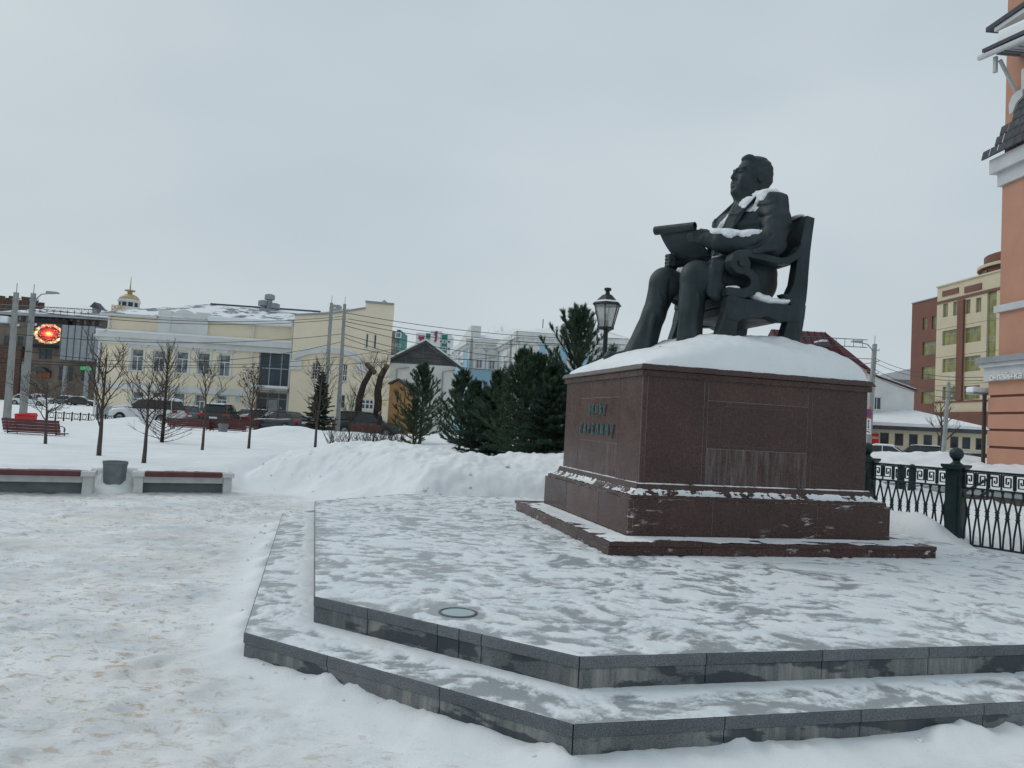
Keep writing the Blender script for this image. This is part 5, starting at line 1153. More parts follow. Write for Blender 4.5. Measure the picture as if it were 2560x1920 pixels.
# ================================================================== bronze statue
def mat_bronze():
    t = NT('dark_bronze'); p = t.pos()
    n = t.noise(p, 3.5, 6, 0.65); base = t.ramp(n, [(0.3, (0.018, 0.027, 0.031)), (0.55, (0.030, 0.043, 0.048)), (0.78, (0.052, 0.073, 0.078))])
    dr = t.ramp(t.noise(t.mapping(p, (9, 9, 1.2)), 1.0, 5, .6), [(0.5, 0.0), (0.75, 1.0)])
    base = t.mix(t.math('MULTIPLY', dr, .28), base, (0.085, 0.115, 0.12))
    t.set(base, t.ramp(t.noise(p, 7, 4), [(0.3, .42), (0.7, .60)]), 0.35, .35)
    t.bump(t.mix(.5, t.noise(p, 26, 6, .7), t.noise(p, 95, 3)), 0.55, 0.014)
    return t.m
M_BRONZE = mat_bronze()
sx, sy, _ = M2W(3.305, 4.72); SZ = 2.25
statue = thing('seated_statue', 'dark bronze statue of a seated man holding a scroll of paper', 'statue', (sx, sy, SZ), TH+pi)
S = SDF((-1.08, -.85, .02), (1.32, .82, 3.12), .0125)
# torso in jacket
S.ell((-.53, 0, 1.30), (.37, .45, .33), .1)
S.ell((-.46, 0, 1.58), (.37, .44, .36), .14)
S.ell((-.53, 0, 1.95), (.35, .45, .37), .14)
S.cone((-.62, -.40, 2.245), (-.62, .40, 2.245), .165, .165, .10)
S.ell((-.40, -.06, 1.97), (.27, .38, .27), .10); S.ell((-.37, -.16, 2.10), (.18, .22, .16), .08)
S.cone((-.64, -.22, 2.30), (-.62, 0, 2.45), .15, .16, .10); S.cone((-.64, .22, 2.30), (-.62, 0, 2.45), .15, .16, .10)
# legs (wide trousers)
S.chain([(-.42, .24, 1.20), (.10, .27, 1.27), (.345, .29, 1.27)], [.25, .20, .178], .07)
S.chain([(.345, .29, 1.27), (.38, .29, .85), (.40, .29, .22)], [.178, .150, .165], .05)
S.chain([(-.42, -.24, 1.20), (.15, -.28, 1.28), (.485, -.30, 1.28)], [.25, .20, .178], .07)
S.chain([(.485, -.30, 1.28), (.60, -.305, .85), (.80, -.315, .26)], [.178, .155, .190], .05)
S.ell((.32, .29, 1.34), (.15, .16, .13), .05); S.ell((.46, -.30, 1.35), (.15, .16, .13), .05)
# shoes
S.chain([(.40, .29, .18), (.60, .30, .28), (.74, .30, .30)], [.13, .105, .085], .04)
S.chain([(.80, -.315, .19), (1.0, -.325, .22), (1.16, -.33, .24)], [.13, .115, .095], .04)
# left arm
S.cone((-.63, .44, 2.215), (-.615, .50, 2.02), .170, .172, .08)
S.plank((-.64, .30, 2.385), (-.62, .53, 2.345), .26, .07, (0, .1, 1), .07, rd=.03)
S.chain([(-.615, .50, 2.02), (-.50, .60, 1.72)], [.172, .160], .06)
S.chain([(-.50, .60, 1.71), (-.25, .56, 1.665), (.03, .43, 1.70)], [.165, .145, .125], .05)
S.cone((.02, .435, 1.70), (.085, .395, 1.71), .135, .13, .015)             # cuff
# right arm
S.chain([(-.62, -.44, 2.20), (-.54, -.56, 1.95), (-.34, -.62, 1.66)], [.20, .18, .16], .07)
S.chain([(-.34, -.62, 1.66), (.02, -.54, 1.60), (.22, -.42, 1.585)], [.16, .14, .12], .05)
# jacket skirts and fold over the thighs
S.ell((-.42, 0, 1.40), (.43, .47, .27), .08)
S.plank((.145, .47, 1.47), (.215, .485, .985), .17, .075, (0.10, 1, .12), .02, rd=.03)
S.plank((.16, .475, 1.20), (.215, .485, .985), .23, .075, (0.10, 1, .12), .03, rd=.03)
S.plank((-.10, .42, 1.50), (.16, .40, 1.43), .26, .10, (.1, .5, 1), .06, rd=.04)
S.plank((.02, -.43, 1.46), (.20, -.45, 1.02), .24, .07, (0, -1, .1), .05, rd=.03)
# cloth folds
def folds(a, f1, f2, s):
    def fn(X, Y, Z):
        w = noise3(X*3.3+0*Y+0*Z, Y*3.3+0*X+0*Z, Z*3.3+0*X+0*Y, s); ph = (f1*(X+.35*Y)+f2*Z)/6.283+1.1*w
        saw = np.abs((ph % 1.0)*2-1); k = sstep(.35, .62, noise3(X*2.6+5+0*Y+0*Z, Y*2.6+0*X+0*Z, Z*2.6+0*X+0*Y, s+3))
        return a*((saw**2-.33)*1.5*k+(noise3(X*7+0*Y+0*Z, Y*7+0*X+0*Z, Z*3+0*X+0*Y, s+1)-.5)*1.0)
    return fn
S.warp((.05, -.62, .1), (1.2, .62, 1.36), folds(.020, 17, -5, 2), .12)
S.warp((-.9, .30, 1.45), (.0, .80, 2.3), folds(.013, 22, 44, 5), .10)
S.warp((-.9, -.85, 1.45), (.1, -.30, 2.3), folds(.013, 22, 44, 6), .10)
S.warp((-.95, -.5, 1.0), (-.05, .5, 2.2), folds(.016, 8, 24, 9), .10)
# pinched creases at elbow, knee and lap
for p, q, r in (((-.42, .74, 1.80), (-.20, .68, 1.60), .022), ((-.36, .745, 1.72), (-.12, .66, 1.60), .018), ((-.30, .72, 1.85), (-.44, .72, 1.92), .02), ((-.55, .71, 1.95), (-.38, .73, 1.88), .018),
                ((.30, .485, 1.16), (.44, .44, .99), .012), ((.36, .48, 1.10), (.24, .47, .98), .012), ((.60, -.12, 1.12), (.48, -.13, .98), .014)):
    S.cone(p, q, r, r*.6, .03, 's')
for p, q, r in (((.50, .31, 1.12), (.565, .31, .22), .022), ((.65, -.29, 1.12), (.93, -.30, .25), .022), ((.40, .43, .8), (.40, .46, .22), .035), ((.66, -.16, .8), (.78, -.13, .25), .035), ((-.20, .70, 1.56), (-.45, .74, 1.62), .03)):
    S.cone(p, q, r, r, .04)
# shirt front, tie, waistcoat opening, lapels, collar
S.plank((-.37, 0, 2.36), (-.115, 0, 1.86), .17, .05, (1, 0, .45), .03, rd=.02)
S.plank((-.335, 0, 2.335), (-.075, 0, 1.84), .075, .05, (1, 0, .45), .01, rd=.015)
for sg in (1, -1):
    S.plank((-.48, sg*.175, 2.44), (-.175, sg*.265, 2.11), .17, .055, (.85, sg*.5, .5), .008, rd=.012)
    S.plank((-.205, sg*.262, 2.15), (-.045, sg*.10, 1.72), .175, .055, (.85, sg*.5, .35), .008, rd=.012)
    S.cone((-.23, sg*.34, 2.14), (-.17, sg*.30, 2.02), .016, .016, .012, 's')
    S.chain([(-.79, sg*.04, 2.50), (-.70, sg*.16, 2.50), (-.56, sg*.185, 2.45), (-.46, sg*.15, 2.40)], [.055, .055, .05, .04], .02)
    S.chain([(-.50, sg*.14, 2.45), (-.41, sg*.07, 2.375)], [.045, .04], .015)  # shirt collar
S.ell((-.365, 0, 2.345), (.045, .05, .045), .01)
# neck and head
S.cone((-.63, 0, 2.36), (-.60, 0, 2.64), .165, .165, .05)
S.ell((-.605, 0, 2.785), (.235, .180, .228), .03)
S.ell((-.50, 0, 2.68), (.20, .158, .215), .05)
S.ell((-.455, 0, 2.545), (.165, .148, .105), .05)                            # jaw and jowl
S.ell((-.385, 0, 2.59), (.085, .105, .075), .05)                             # muzzle
S.ell((-.355, 0, 2.505), (.078, .080, .055), .045)                           # chin
S.ell((-.455, 0, 2.44), (.125, .125, .09), .05)                                # under the chin
for sg in (1, -1):
    S.ell((-.41, sg*.105, 2.64), (.085, .06, .10), .04)                      # cheek
    S.ell((-.322, sg*.078, 2.768), (.040, .046, .030), .022, 's')             # eye socket
    S.ell((-.360, sg*.078, 2.765), (.034, .040, .022), .006)                 # eye
    S.cone((-.335, sg*.04, 2.776), (-.365, sg*.118, 2.766), .010, .008, .006)
    S.cone((-.322, sg*.030, 2.803), (-.380, sg*.130, 2.812), .019, .016, .018)  # brow
    S.ell((-.308, sg*.030, 2.690), (.024, .020, .018), .008)                 # nostril wing
    # ear: rim, lobe, hollow
    S.ell((-.585, sg*.188, 2.705), (.058, .032, .088), .008, ry=-.15)
    S.ell((-.570, sg*.220, 2.715), (.030, .022, .052), .006, 's', ry=-.15)
    S.ell((-.580, sg*.188, 2.635), (.026, .020, .026), .01)
    S.cone((-.318, sg*.050, 2.662), (-.330, sg*.078, 2.600), .005, .003, .014, 's')  # nose to mouth fold
S.chain([(-.335, 0, 2.80), (-.305, 0, 2.745), (-.284, 0, 2.700)], [.018, .022, .029], .014)
S.ell((-.303, 0, 2.626), (.026, .052, .017), .008)
S.ell((-.305, 0, 2.588), (.026, .044, .018), .008)
S.cone((-.280, -.045, 2.607), (-.280, .045, 2.607), .005, .005, .006, 's'); S.cone((-.290, -.04, 2.556), (-.290, .04, 2.556), .010, .010, .014, 's'); S.cone((-.292, 0, 2.655), (-.300, 0, 2.645), .012, .010, .012, 's')
# hair swept back
S.ell((-.622, 0, 2.822), (.232, .188, .205), .012)
S.ell((-.50, .03, 2.945), (.10, .12, .062), .025, ry=-.35)
S.ell((-.685, 0, 2.715), (.160, .168, .14), .04)
S.warp((-.92, -.24, 2.60), (-.36, .24, 3.08), lambda X, Y, Z: np.where((X < -.46) | (Z > 2.89), .0035*np.sin(70*(Z+.4*X)+6*Y+4*noise3(X*9+0*Y+0*Z, Y*9+0*X+0*Z, Z*9+0*X+0*Y, 12)), 0), .05)
for sg in (1, -1): S.cone((-.545, sg*.176, 2.80), (-.545, sg*.176, 2.70), .022, .016, .015)
# left hand under the paper's edge: palm, four fingers and thumb
S.chain([(.08, .395, 1.71), (.17, .325, 1.745), (.23, .275, 1.765)], [.095, .088, .075], .03)
S.ell((.17, .33, 1.735), (.10, .055, .105), .03, rz=-.7)
for k_, (dz, L) in enumerate(((.075, .95), (.028, 1.05), (-.020, 1.0), (-.064, .82))):
    S.chain([(.20, .305, 1.765+dz), (.275, .225, 1.79+dz*.95), (.275+.055*L, .225-.055*L, 1.800+dz*.85), (.275+.095*L, .225-.115*L, 1.803+dz*.75)], [.031, .029, .026, .022], .010)
S.chain([(.14, .31, 1.80), (.19, .225, 1.865), (.23, .165, 1.895)], [.042, .036, .028], .015)
# right hand: fist closed on the paper over the knee
S.chain([(.22, -.42, 1.585), (.30, -.38, 1.58)], [.095, .09], .03); S.ell((.325, -.355, 1.575), (.085, .07, .085), .03)
for k_, dz in enumerate((.060, .020, -.020, -.058)):
    S.chain([(.35, -.41, 1.585+dz*1.15), (.425, -.36, 1.585+dz*1.15), (.415, -.285, 1.583+dz*1.1), (.35, -.265, 1.58+dz)], [.027, .027, .025, .020], .005)
S.chain([(.29, -.31, 1.63), (.33, -.255, 1.665), (.375, -.245, 1.67)], [.04, .034, .026], .012)
Vf, Ff = S.mesh()
npmesh('figure', Vf, Ff, M_BRONZE, statue)

# snow caught on the figure and the chair
G = np.gradient(S.D, S.h)[2]
Xs, Ys, Zs = np.meshgrid(*S.ax, indexing='ij', sparse=True)
def blob(c, r): return np.clip(1-np.sqrt(((Xs-c[0])/r[0])**2+((Ys-c[1])/r[1])**2+((Zs-c[2])/r[2])**2), -1, 1)
mk = np.maximum.reduce([blob((-.60, .34, 2.38), (.27, .20, .14)), blob((-.42, .27, 2.27), (.18, .14, .15)), blob((-.12, .10, 1.95), (.17, .12, .22)), blob((-.16, .52, 1.82), (.36, .17, .16)), blob((.06, .36, 1.83), (.17, .14, .10)),
                        blob((.02, .20, 1.56), (.12, .18, .09)), blob((.26, -.12, 1.45), (.12, .10, .10)), blob((.17, .46, 1.40), (.02, .06, .035))])
nz3 = noise3(Xs*11+0*Ys+0*Zs, Ys*11+0*Xs+0*Zs, Zs*11+0*Xs+0*Ys, 71)*.6+noise3(Xs*26+0*Ys+0*Zs, Ys*26+0*Xs+0*Zs, Zs*26+0*Xs+0*Ys, 72)*.4
tk = sstep(.02, .26, mk+(nz3-.5)*.95-.06)*sstep(.02, .40, G)
E_ = np.maximum(S.D-(-.03+.075*tk), -(S.D+.02))
S2 = SDF((-1.08, -.85, .02), (1.32, .82, 3.12), .0125)
S2.D = E_.astype(np.float32)
for c, r in (((-.40, .62, 1.015), (.10, .10, .05)), ((-.55, .62, 1.00), (.17, .10, .035)), ((-.30, .60, 1.05), (.08, .08, .05)), ((-.70, .62, 1.01), (.09, .08, .04)), ((.02, .62, 1.115), (.10, .06, .022)), ((-.97, .40, 2.145), (.06, .16, .03)), ((-.05, .62, 1.515), (.05, .05, .01))):
    S2.ell(c, r, .04)
S2.warp((-1.0, .3, .9), (.2, .8, 1.3), lambda X, Y, Z: .012*(noise3(X*18+0*Y+0*Z, Y*18+0*X+0*Z, Z*18+0*X+0*Y, 5)-.5)*2, .03)
Vs, Fs = S2.mesh()
so2 = npmesh('snow_patch', Vs, Fs, M_SNOW); so2.location = (sx, sy, SZ); so2.rotation_euler = (0, 0, TH+pi)
tag(so2, 'snow caught on the shoulder, forearm and chair of the bronze statue', 'snow', kind='stuff')
del S2, E_, G, mk, nz3, tk

# chair (cast with the figure)
chair = MB().box(-.90, .10, -.56, .56, .90, 1.03).build('armchair', M_BRONZE, statue, bevel=.02)
def spiral(cx_, cz_, r0, r1, a0, turns, n):
    return [(cx_+(r0+(r1-r0)*t/n)*cos(a0+turns*2*pi*t/n), cz_+(r0+(r1-r0)*t/n)*sin(a0+turns*2*pi*t/n)) for t in range(n+1)]
for sg in (1, -1):
    y0, y1 = sorted((sg*.54, sg*.70))
    rail = [(.11, 1.01), (-.10, .985), (-.45, .955), (-.70, .965), (-.95, .985), (-.935, .80), (-.80, .76), (-.57, .745), (-.42, .80), (-.27, .785), (-.12, .745), (-.02, .70), (.12, .72), (.14, .85)]
    MB().prism(rail, y0, y1).build('side_rail', M_BRONZE, chair, bevel=.015)
    MB().ribbon([(-.87, .95), (-.825, .78), (-.765, .52), (-.745, .02)], [.16, .22, .25, .27], y0+.008, y1-.008).build('leg', M_BRONZE, chair, bevel=.015)
    MB().ribbon([(.03, .92), (.06, .74), (.11, .52), (.13, .02)], [.18, .20, .235, .25], y0+.008, y1-.008).build('leg', M_BRONZE, chair, bevel=.015)
    MB().ribbon([(-.755, .955), (-.80, 1.0), (-.835, 1.08), (-.868, 1.22), (-.885, 1.42), (-.905, 1.65), (-.94, 1.88), (-.975, 2.09)], [.40, .31, .25, .20, .18, .165, .14, .12], y0+.012, y1-.004).build('back_post', M_BRONZE, chair, bevel=.015)
    arm = [(-.90, 1.72), (-.80, 1.585), (-.70, 1.515), (-.58, 1.49), (-.42, 1.505), (-.26, 1.525), (-.13, 1.535)]+spiral(-.045, 1.41, .125, .055, pi/2+.25, -1.25, 14)
    MB().ribbon(arm, [.10, .085, .08, .08, .085, .09, .092]+[.088]*8+[.07]*7, y0+.004, y1+.004*sg).build('armrest', M_BRONZE, chair, bevel=.012)
    MB().ribbon([(-.09, 1.32), (-.17, 1.305), (-.235, 1.25), (-.245, 1.17), (-.20, 1.09), (-.10, 1.05), (.0, 1.05), (.125, 1.055)], [.08, .10, .115, .12, .13, .115, .11, .10], y0+.012, y1-.012).build('arm_support', M_BRONZE, chair, bevel=.012)
    MB().lathe([(.02, -.012), (.052, -.012), (.052, .012), (.02, .02)], (0, 0, 0), 16)
    vb = MB(); vb.prism([(-.045+.05*cos(a*pi/8), 1.41+.05*sin(a*pi/8)) for a in range(16)], y0-.01, y1+.014); vb.build('volute', M_BRONZE, chair, bevel=.006)
bk = MB(); bk.ribbon([(-.885, 1.53), (-.90, 1.65), (-.925, 1.78), (-.955, 1.95), (-.985, 2.12)], [.06, .07, .07, .07, .085], -.56, .56)
bk.build('backrest', M_BRONZE, chair, bevel=.015)
MB().box(-.85, .08, -.5, .5, .80, .90).build('apron', M_BRONZE, chair, bevel=.02)
# paper with rolled top edge
def paper():
    A_ = np.array([.555, -.36, 1.985]); B_ = np.array([.300, .155, 1.945]); C_ = np.array([.315, -.29, 1.605]); D_ = np.array([.055, .165, 1.575])
    nu, nv = 14, 12; nrm = np.cross(B_-A_, C_-A_); nrm /= np.linalg.norm(nrm); nrm = -nrm if nrm[0] < 0 else nrm
    V = []; F = []
    for s_ in (0, .014):
        for jv in range(nv+1):
            for iu in range(nu+1):
                u_, v_ = iu/nu, jv/nv; p = (A_*(1-u_)+B_*u_)*(1-v_)+(C_*(1-u_)+D_*u_)*v_
                V.append(p+nrm*(s_+.035*sin(pi*v_)+.02*sin(pi*u_)))
    n = (nu+1)*(nv+1); I = lambda a, b, c: c*n+b*(nu+1)+a
    for b in range(nv):
        for a in range(nu):
            F += [(I(a, b, 0), I(a+1, b, 0), I(a+1, b+1, 0), I(a, b+1, 0)), (I(a, b, 1), I(a, b+1, 1), I(a+1, b+1, 1), I(a+1, b, 1))]
    for a in range(nu): F += [(I(a, 0, 0), I(a, 0, 1), I(a+1, 0, 1), I(a+1, 0, 0)), (I(a, nv, 0), I(a+1, nv, 0), I(a+1, nv, 1), I(a, nv, 1))]
    for b in range(nv): F += [(I(0, b, 0), I(0, b+1, 0), I(0, b+1, 1), I(0, b, 1)), (I(nu, b, 0), I(nu, b, 1), I(nu, b+1, 1), I(nu, b+1, 0))]
    m = MB().add(V, F); o = m.build('paper', M_BRONZE, statue, smooth=True)
    # roll: spiral section swept along the top edge
    r = MB(); d = (B_-A_)/np.linalg.norm(B_-A_); e2 = np.cross(nrm, d); e2 /= np.linalg.norm(e2); e2 = e2 if e2[2] > 0 else -e2
    sec = spiral(0, 0, .074, .045, -pi/2, 1.3, 22); ctr = nrm*.070
    V = []; F = []
    P0, P1 = A_-d*.02, B_+d*.03
    for q_ in (P0, P1):
        for off in (0, .012):
            for (a_, b_) in sec:
                rr = hypot(a_, b_); f_ = (rr-off)/rr; V.append(q_+ctr*.75+nrm*(a_*f_)*.72+e2*(b_*f_)*.85+e2*.012)
    k = len(sec)
    for t in range(k-1):
        F += [(t, t+1, 2*k+t+1, 2*k+t), (k+t, 3*k+t, 3*k+t+1, k+t+1), (t, k+t, k+t+1, t+1), (2*k+t, 2*k+t+1, 3*k+t+1, 3*k+t)]
    F += [(0, 2*k, 3*k, k), (k-1, 2*k-1, 4*k-1, 3*k-1)]
    r.add(V, F).build('rolled_edge', M_BRONZE, o, smooth=False, autosmooth=40)
paper()
MB().box(-1.15, 1.25, -.86, .86, 0.0, .08).build('bronze_base', M_BRONZE, statue, bevel=.015)

# ================================================================== plaza furniture
M_WPT = simple('worn_white_paint', (.60, .61, .60), .8, .15, 5.0); M_RPT = simple('dark_red_paint', (.125, .040, .042), .55, .25, 6.0, bump=.15)
M_IRON = simple('black_iron', (.022, .028, .030), .5, .3, 8.0, .3); M_GIRON = simple('dark_green_iron', (.020, .040, .042), .45, .35, 5.0, .2)
M_PCONC = simple('grey_urn_concrete', (.19, .215, .225), .9, .2, 5.0, bump=.4)
def plaza_bench(loc, rz, L, label):
    t = thing('plaza_bench', label, 'bench', loc, rz, 'low benches at the plaza edge')
    for x in (0, L-.15):
        MB().prism([(-.03, 0), (.42, 0), (.40, .30), (.0, .30)], x, x+.15, 'x').build('leg', M_WPT, t, bevel=.012)
        MB().box(x-.03, x+.18, -.07, .44, .302, .385).build('end_block', M_WPT, t, bevel=.015)
    MB().box(.152, L-.152, .03, .10, .19, .30).build('apron', M_WPT, t, bevel=.006)
    MB().box(.152, L-.152, .16, .24, 0, .188).build('back_panel', M_PCONC, t)
    for k, (y0, y1) in enumerate(((-.09, .13), (.14, .42))): MB().box(.185 if k else .16, L-.185, y0, y1, .305, .395).build('seat_plank', M_RPT, t, bevel=.022)
    return t
bl0 = np.array([-6.50, 13.10])
ang = radians(27)
plaza_bench((bl0[0], bl0[1], -.01), ang, 1.62, 'shorter red-seated white bench beside the concrete urn, towards the snow bank')
b2 = bl0-BENCH_DIR*(.62+2.25); plaza_bench((b2[0], b2[1], -.01), ang-.06, 2.25, 'longer red-seated white bench beside the grey concrete urn')
def bsnow(p, L, a, label):
    n = 40; V = []; F = []; ys = np.linspace(.10, .46, 10); xs = np.linspace(.05, L-.05, n)
    X_, Y_ = np.meshgrid(xs, ys); h = .06*sstep(.08, .4, Y_+.12*(fbm(X_*5, Y_*5+p[0], 3, 9)-.5)*2)+.015*(fbm(X_*14, Y_*14, 3, 4)-.5)-.004
    id_ = np.arange(X_.size).reshape(X_.shape); q = np.stack([id_[:-1, :-1], id_[:-1, 1:], id_[1:, 1:], id_[1:, :-1]], -1).reshape(-1, 4)
    o = npmesh('snow_cover', np.column_stack([X_.ravel(), Y_.ravel(), .392+h.ravel()]), q, M_SNOW); o.location = (p[0], p[1], -.01); o.rotation_euler = (0, 0, a); tag(o, label, 'snow', kind='stuff')
bsnow(bl0, 1.62, ang, 'snow along the back of the shorter plaza bench seat'); bsnow(b2, 2.25, ang-.06, 'snow along the back of the longer plaza bench seat')
uc = bl0-BENCH_DIR*.31+BN*.42
urn = thing('concrete_urn', 'grey faceted concrete litter urn half sunk in snow between the benches', 'bin', (uc[0], uc[1], 0), .2)
R8 = lambda r, n=8: [(r*cos(2*pi*k/n+.2), r*sin(2*pi*k/n+.2)) for k in range(n)]
m = MB(); V = []; F = []
prof = [(.16, -.02), (.18, .06), (.205, .46), (.215, .475), (.215, .52), (.188, .52), (.17, .28), (.02, .28)]
m.lathe(prof, (0, 0, 0), 8); m.build('bowl', M_PCONC, urn, bevel=.006); MB().lathe([(.17, .36), (.16, .38), (.02, .39)], (0, 0, 0), 8).build('inner_liner', M_DFR, urn)
so3 = MB(); A_, B_ = np.meshgrid(np.linspace(-.45, .45, 30), np.linspace(-.45, .5, 30)); r_ = np.hypot(A_, B_)
h_ = (.10+.30*sstep(-.25, .35, B_)+.05*fbm(A_*6, B_*6, 3, 6))*sstep(.47, .22, r_)+.0
id_ = np.arange(900).reshape(30, 30); q = np.stack([id_[:-1, :-1], id_[:-1, 1:], id_[1:, 1:], id_[1:, :-1]], -1).reshape(-1, 4)
o = npmesh('snow_drift', np.column_stack([A_.ravel(), B_.ravel(), h_.ravel()-.03]), q, M_SNOW); o.location = (uc[0], uc[1], 0); o.rotation_euler = (0, 0, ang); tag(o, 'snow drift banked round the concrete urn', 'snow', kind='stuff')

# park benches with slatted backs and scrolled iron sides
def park_bench(loc, rz, label, L=1.85, sink=.0):
    t = thing('park_bench', label, 'bench', loc, rz, 'slatted park benches')
    for k in range(4): MB().box(-L/2, L/2, .21+.035*k, .235+.035*k, .46+.095*k, .550+.095*k).build('back_slat', M_RPT, t, bevel=.006)
    for k in range(4): MB().box(-L/2, L/2, -.28+.12*k, -.18+.12*k, .405, .435).build('seat_slat', M_RPT, t, bevel=.006)
    for x in (-L/2+.14, L/2-.14):
        m = MB(); y = lambda p: (x, p[0], p[1])
        m.tube([y(p) for p in ((.33, .0), (.24, .2), (.20, .40), (.24, .6), (.34, .86))], .018, 6); m.tube([y(p) for p in ((-.32, 0), (-.25, .2), (-.28, .40))], .018, 6); m.tube([y((-.28, .40)), y((.21, .40))], .018, 6)
        m.tube([y((-.20+.10*cos(a), .22+.10*sin(a))) for a in np.linspace(0, 5.5, 14)], .012, 5); m.tube([y((.10+.09*cos(a), .20+.09*sin(a))) for a in np.linspace(0, 5.5, 14)], .012, 5)
        m.tube([y(p) for p in ((.20, .62), (-.02, .66), (-.22, .62), (-.30, .55), (-.27, .48), (-.20, .50))], .014, 6); m.tube([y((-.22, .60)), y((-.28, .40))], .012, 5); m.tube([y((-.31, .02)), y((-.2, .13)), y((.1, .11)), y((.3, .04))], .012, 5)
        m.build('side_frame', M_IRON, t)
    m = MB(); m.tube([(-L/2+.14, .24, .30), (L/2-.14, .24, .30)], .012, 6); m.build('stretcher', M_IRON, t)
    return t
def pb(px, py, D, rz, label, L=1.85):
    p = at(px, py, D); z = gz(p[0], p[1]); park_bench((p[0], p[1], min(z-.10, p[2]-.80)), rz, label, L)
pb(92, 1051, 23.5, pi+.04, 'red slatted park bench standing alone before the grey poles', 1.75)
pb(477, 1049, 36, pi+.03, 'red slatted park bench behind the snowed-in white car side', 2.0)
pb(571, 1056, 36.5, pi+.05, 'red slatted park bench in front of the black car seen from behind')
pb(603, 1049, 41, .10, 'red slatted park bench facing the others, iron scrolls showing')
pb(917, 1057, 40, pi+.0, 'red slatted park bench beside the tangled shrub and dark estate car', 1.55)
o = at(565, 1078, 36); MB().box(-.18, .18, -.18, .18, 0, .5)
u2 = thing('park_urn', 'small square grey concrete bin beside the red park benches', 'bin', (o[0], o[1]-.4, gz(o[0], o[1])-.15)); m = MB(); m.lathe([(.20, 0), (.24, .5), (.24, .56), (.19, .56), (.18, .2)], (0, 0, 0), 4); m.build('bowl', M_PCONC, u2); MB().lathe([(.245, .44), (.265, .45), (.265, .50), (.245, .51)], (0, 0, 0), 4).build('rim_band', M_PCONC, u2)
o = at(64, 1052, 33); rb_ = thing('red_sledge_box', 'bright red plastic grit box behind the lone park bench', 'box', (o[0], o[1], gz(o[0], o[1])-.12))
M_RPL = simple('red_plastic', (.55, .02, .03), .4, .1); MB().prism([(-.30, 0), (.30, 0), (.36, .42), (-.36, .42)], -.25, .25).build('tub', M_RPL, rb_, bevel=.03); MB().prism([(-.40, .425), (.38, .425), (.30, .56), (-.30, .50)], -.28, .28).build('lid', M_RPL, rb_, bevel=.02)

# ================================================================== iron fence with key-pattern frieze
f0 = np.array([5.57, 11.6]); f1 = np.array([6.30, 10.5]); fd = (f1-f0)/np.linalg.norm(f1-f0); SP = float(np.linalg.norm(f1-f0))
fence = thing('iron_fence', 'dark green cast-iron fence with key-pattern frieze and ball-topped posts', 'fence', (f0[0], f0[1], .20), atan2(fd[1], fd[0]))
def fpost(x):
    m = MB(); m.box(x-.10, x+.10, -.10, .10, 0, 1.09); m.box(x-.125, x+.125, -.125, .125, -.05, .10); p = m.build('post', M_GIRON, fence, bevel=.008)
    for q in (-1, 1): MB().box(x-.065, x+.065, q*.105-.006, q*.105+.006, .18, 1.0).build('post_panel', M_GIRON, p, bevel=.004)
    MB().prism([(x-.10, 1.09), (x-.145, 1.13), (x-.145, 1.16), (x+.145, 1.16), (x+.145, 1.13), (x+.10, 1.09)], -.145, .145).build('post_cap', M_GIRON, p, bevel=.006)
    MB().lathe([(.09, 1.16), (.05, 1.19), (.045, 1.21), (.06, 1.225)], (x, 0, 0), 12).build('post_neck', M_GIRON, p); MB().ball((x, 0, 1.305), .092, 20, 12).build('ball', M_GIRON, p, smooth=True)
for k in range(4): fpost(k*SP)
def panel(x0, x1):
    L = x1-x0
    for z, h in ((1.085, .028), (.845, .026)): MB().box(x0, x1, -.016, .016, z-h/2, z+h/2).build('rail', M_GIRON, fence, bevel=.004)
    MB().box(x0, x1, -.014, .014, .06, .085).build('rail', M_GIRON, fence)
    n = 7; w = L/n
    for k in range(n):
        a = x0+k*w+.014; s = w-.028; z0, z1 = .868, 1.062; h = z1-z0; m = MB(); t_ = .015
        pts = [(a, z0), (a, z1), (a+s*.92, z1), (a+s*.92, z0+h*.16), (a+s*.24, z0+h*.16), (a+s*.24, z1-h*.20), (a+s*.68, z1-h*.20), (a+s*.68, z0+h*.40), (a+s*.46, z0+h*.40), (a+s*.46, z0+h*.58)]
        if k % 2: pts = [(2*a+s-p[0], p[1]) for p in pts]
        for i_ in range(len(pts)-1): m.bar((pts[i_][0], 0, pts[i_][1]), (pts[i_+1][0], 0, pts[i_+1][1]), t_, .016, (0, 1, 0))
        m.build('key_motif', M_GIRON, fence)
        MB().box(x0+k*w-.009, x0+k*w+.009, -.010, .010, .86, 1.07).build('upright', M_GIRON, fence)
    nb = 9; w = L/nb
    for k in range(nb):
        c = x0+(k+.5)*w; m = MB()
        for q in (-1, 1):
            m.tube([(c+q*.050, 0, .07), (c+q*.040, 0, .25), (c+q*.012, 0, .46), (c, 0, .52), (c+q*.014, 0, .58), (c+q*.045, 0, .72), (c+q*.074, 0, .835)], .0125, 6)
        m.lathe([(.022, .47), (.034, .485), (.022, .50), (.026, .52), (.022, .54), (.034, .555), (.022, .57)], (c, 0, 0), 8)
        m.build('baluster', M_GIRON, fence)
for k in range(3): panel(k*SP+.10, (k+1)*SP-.10)
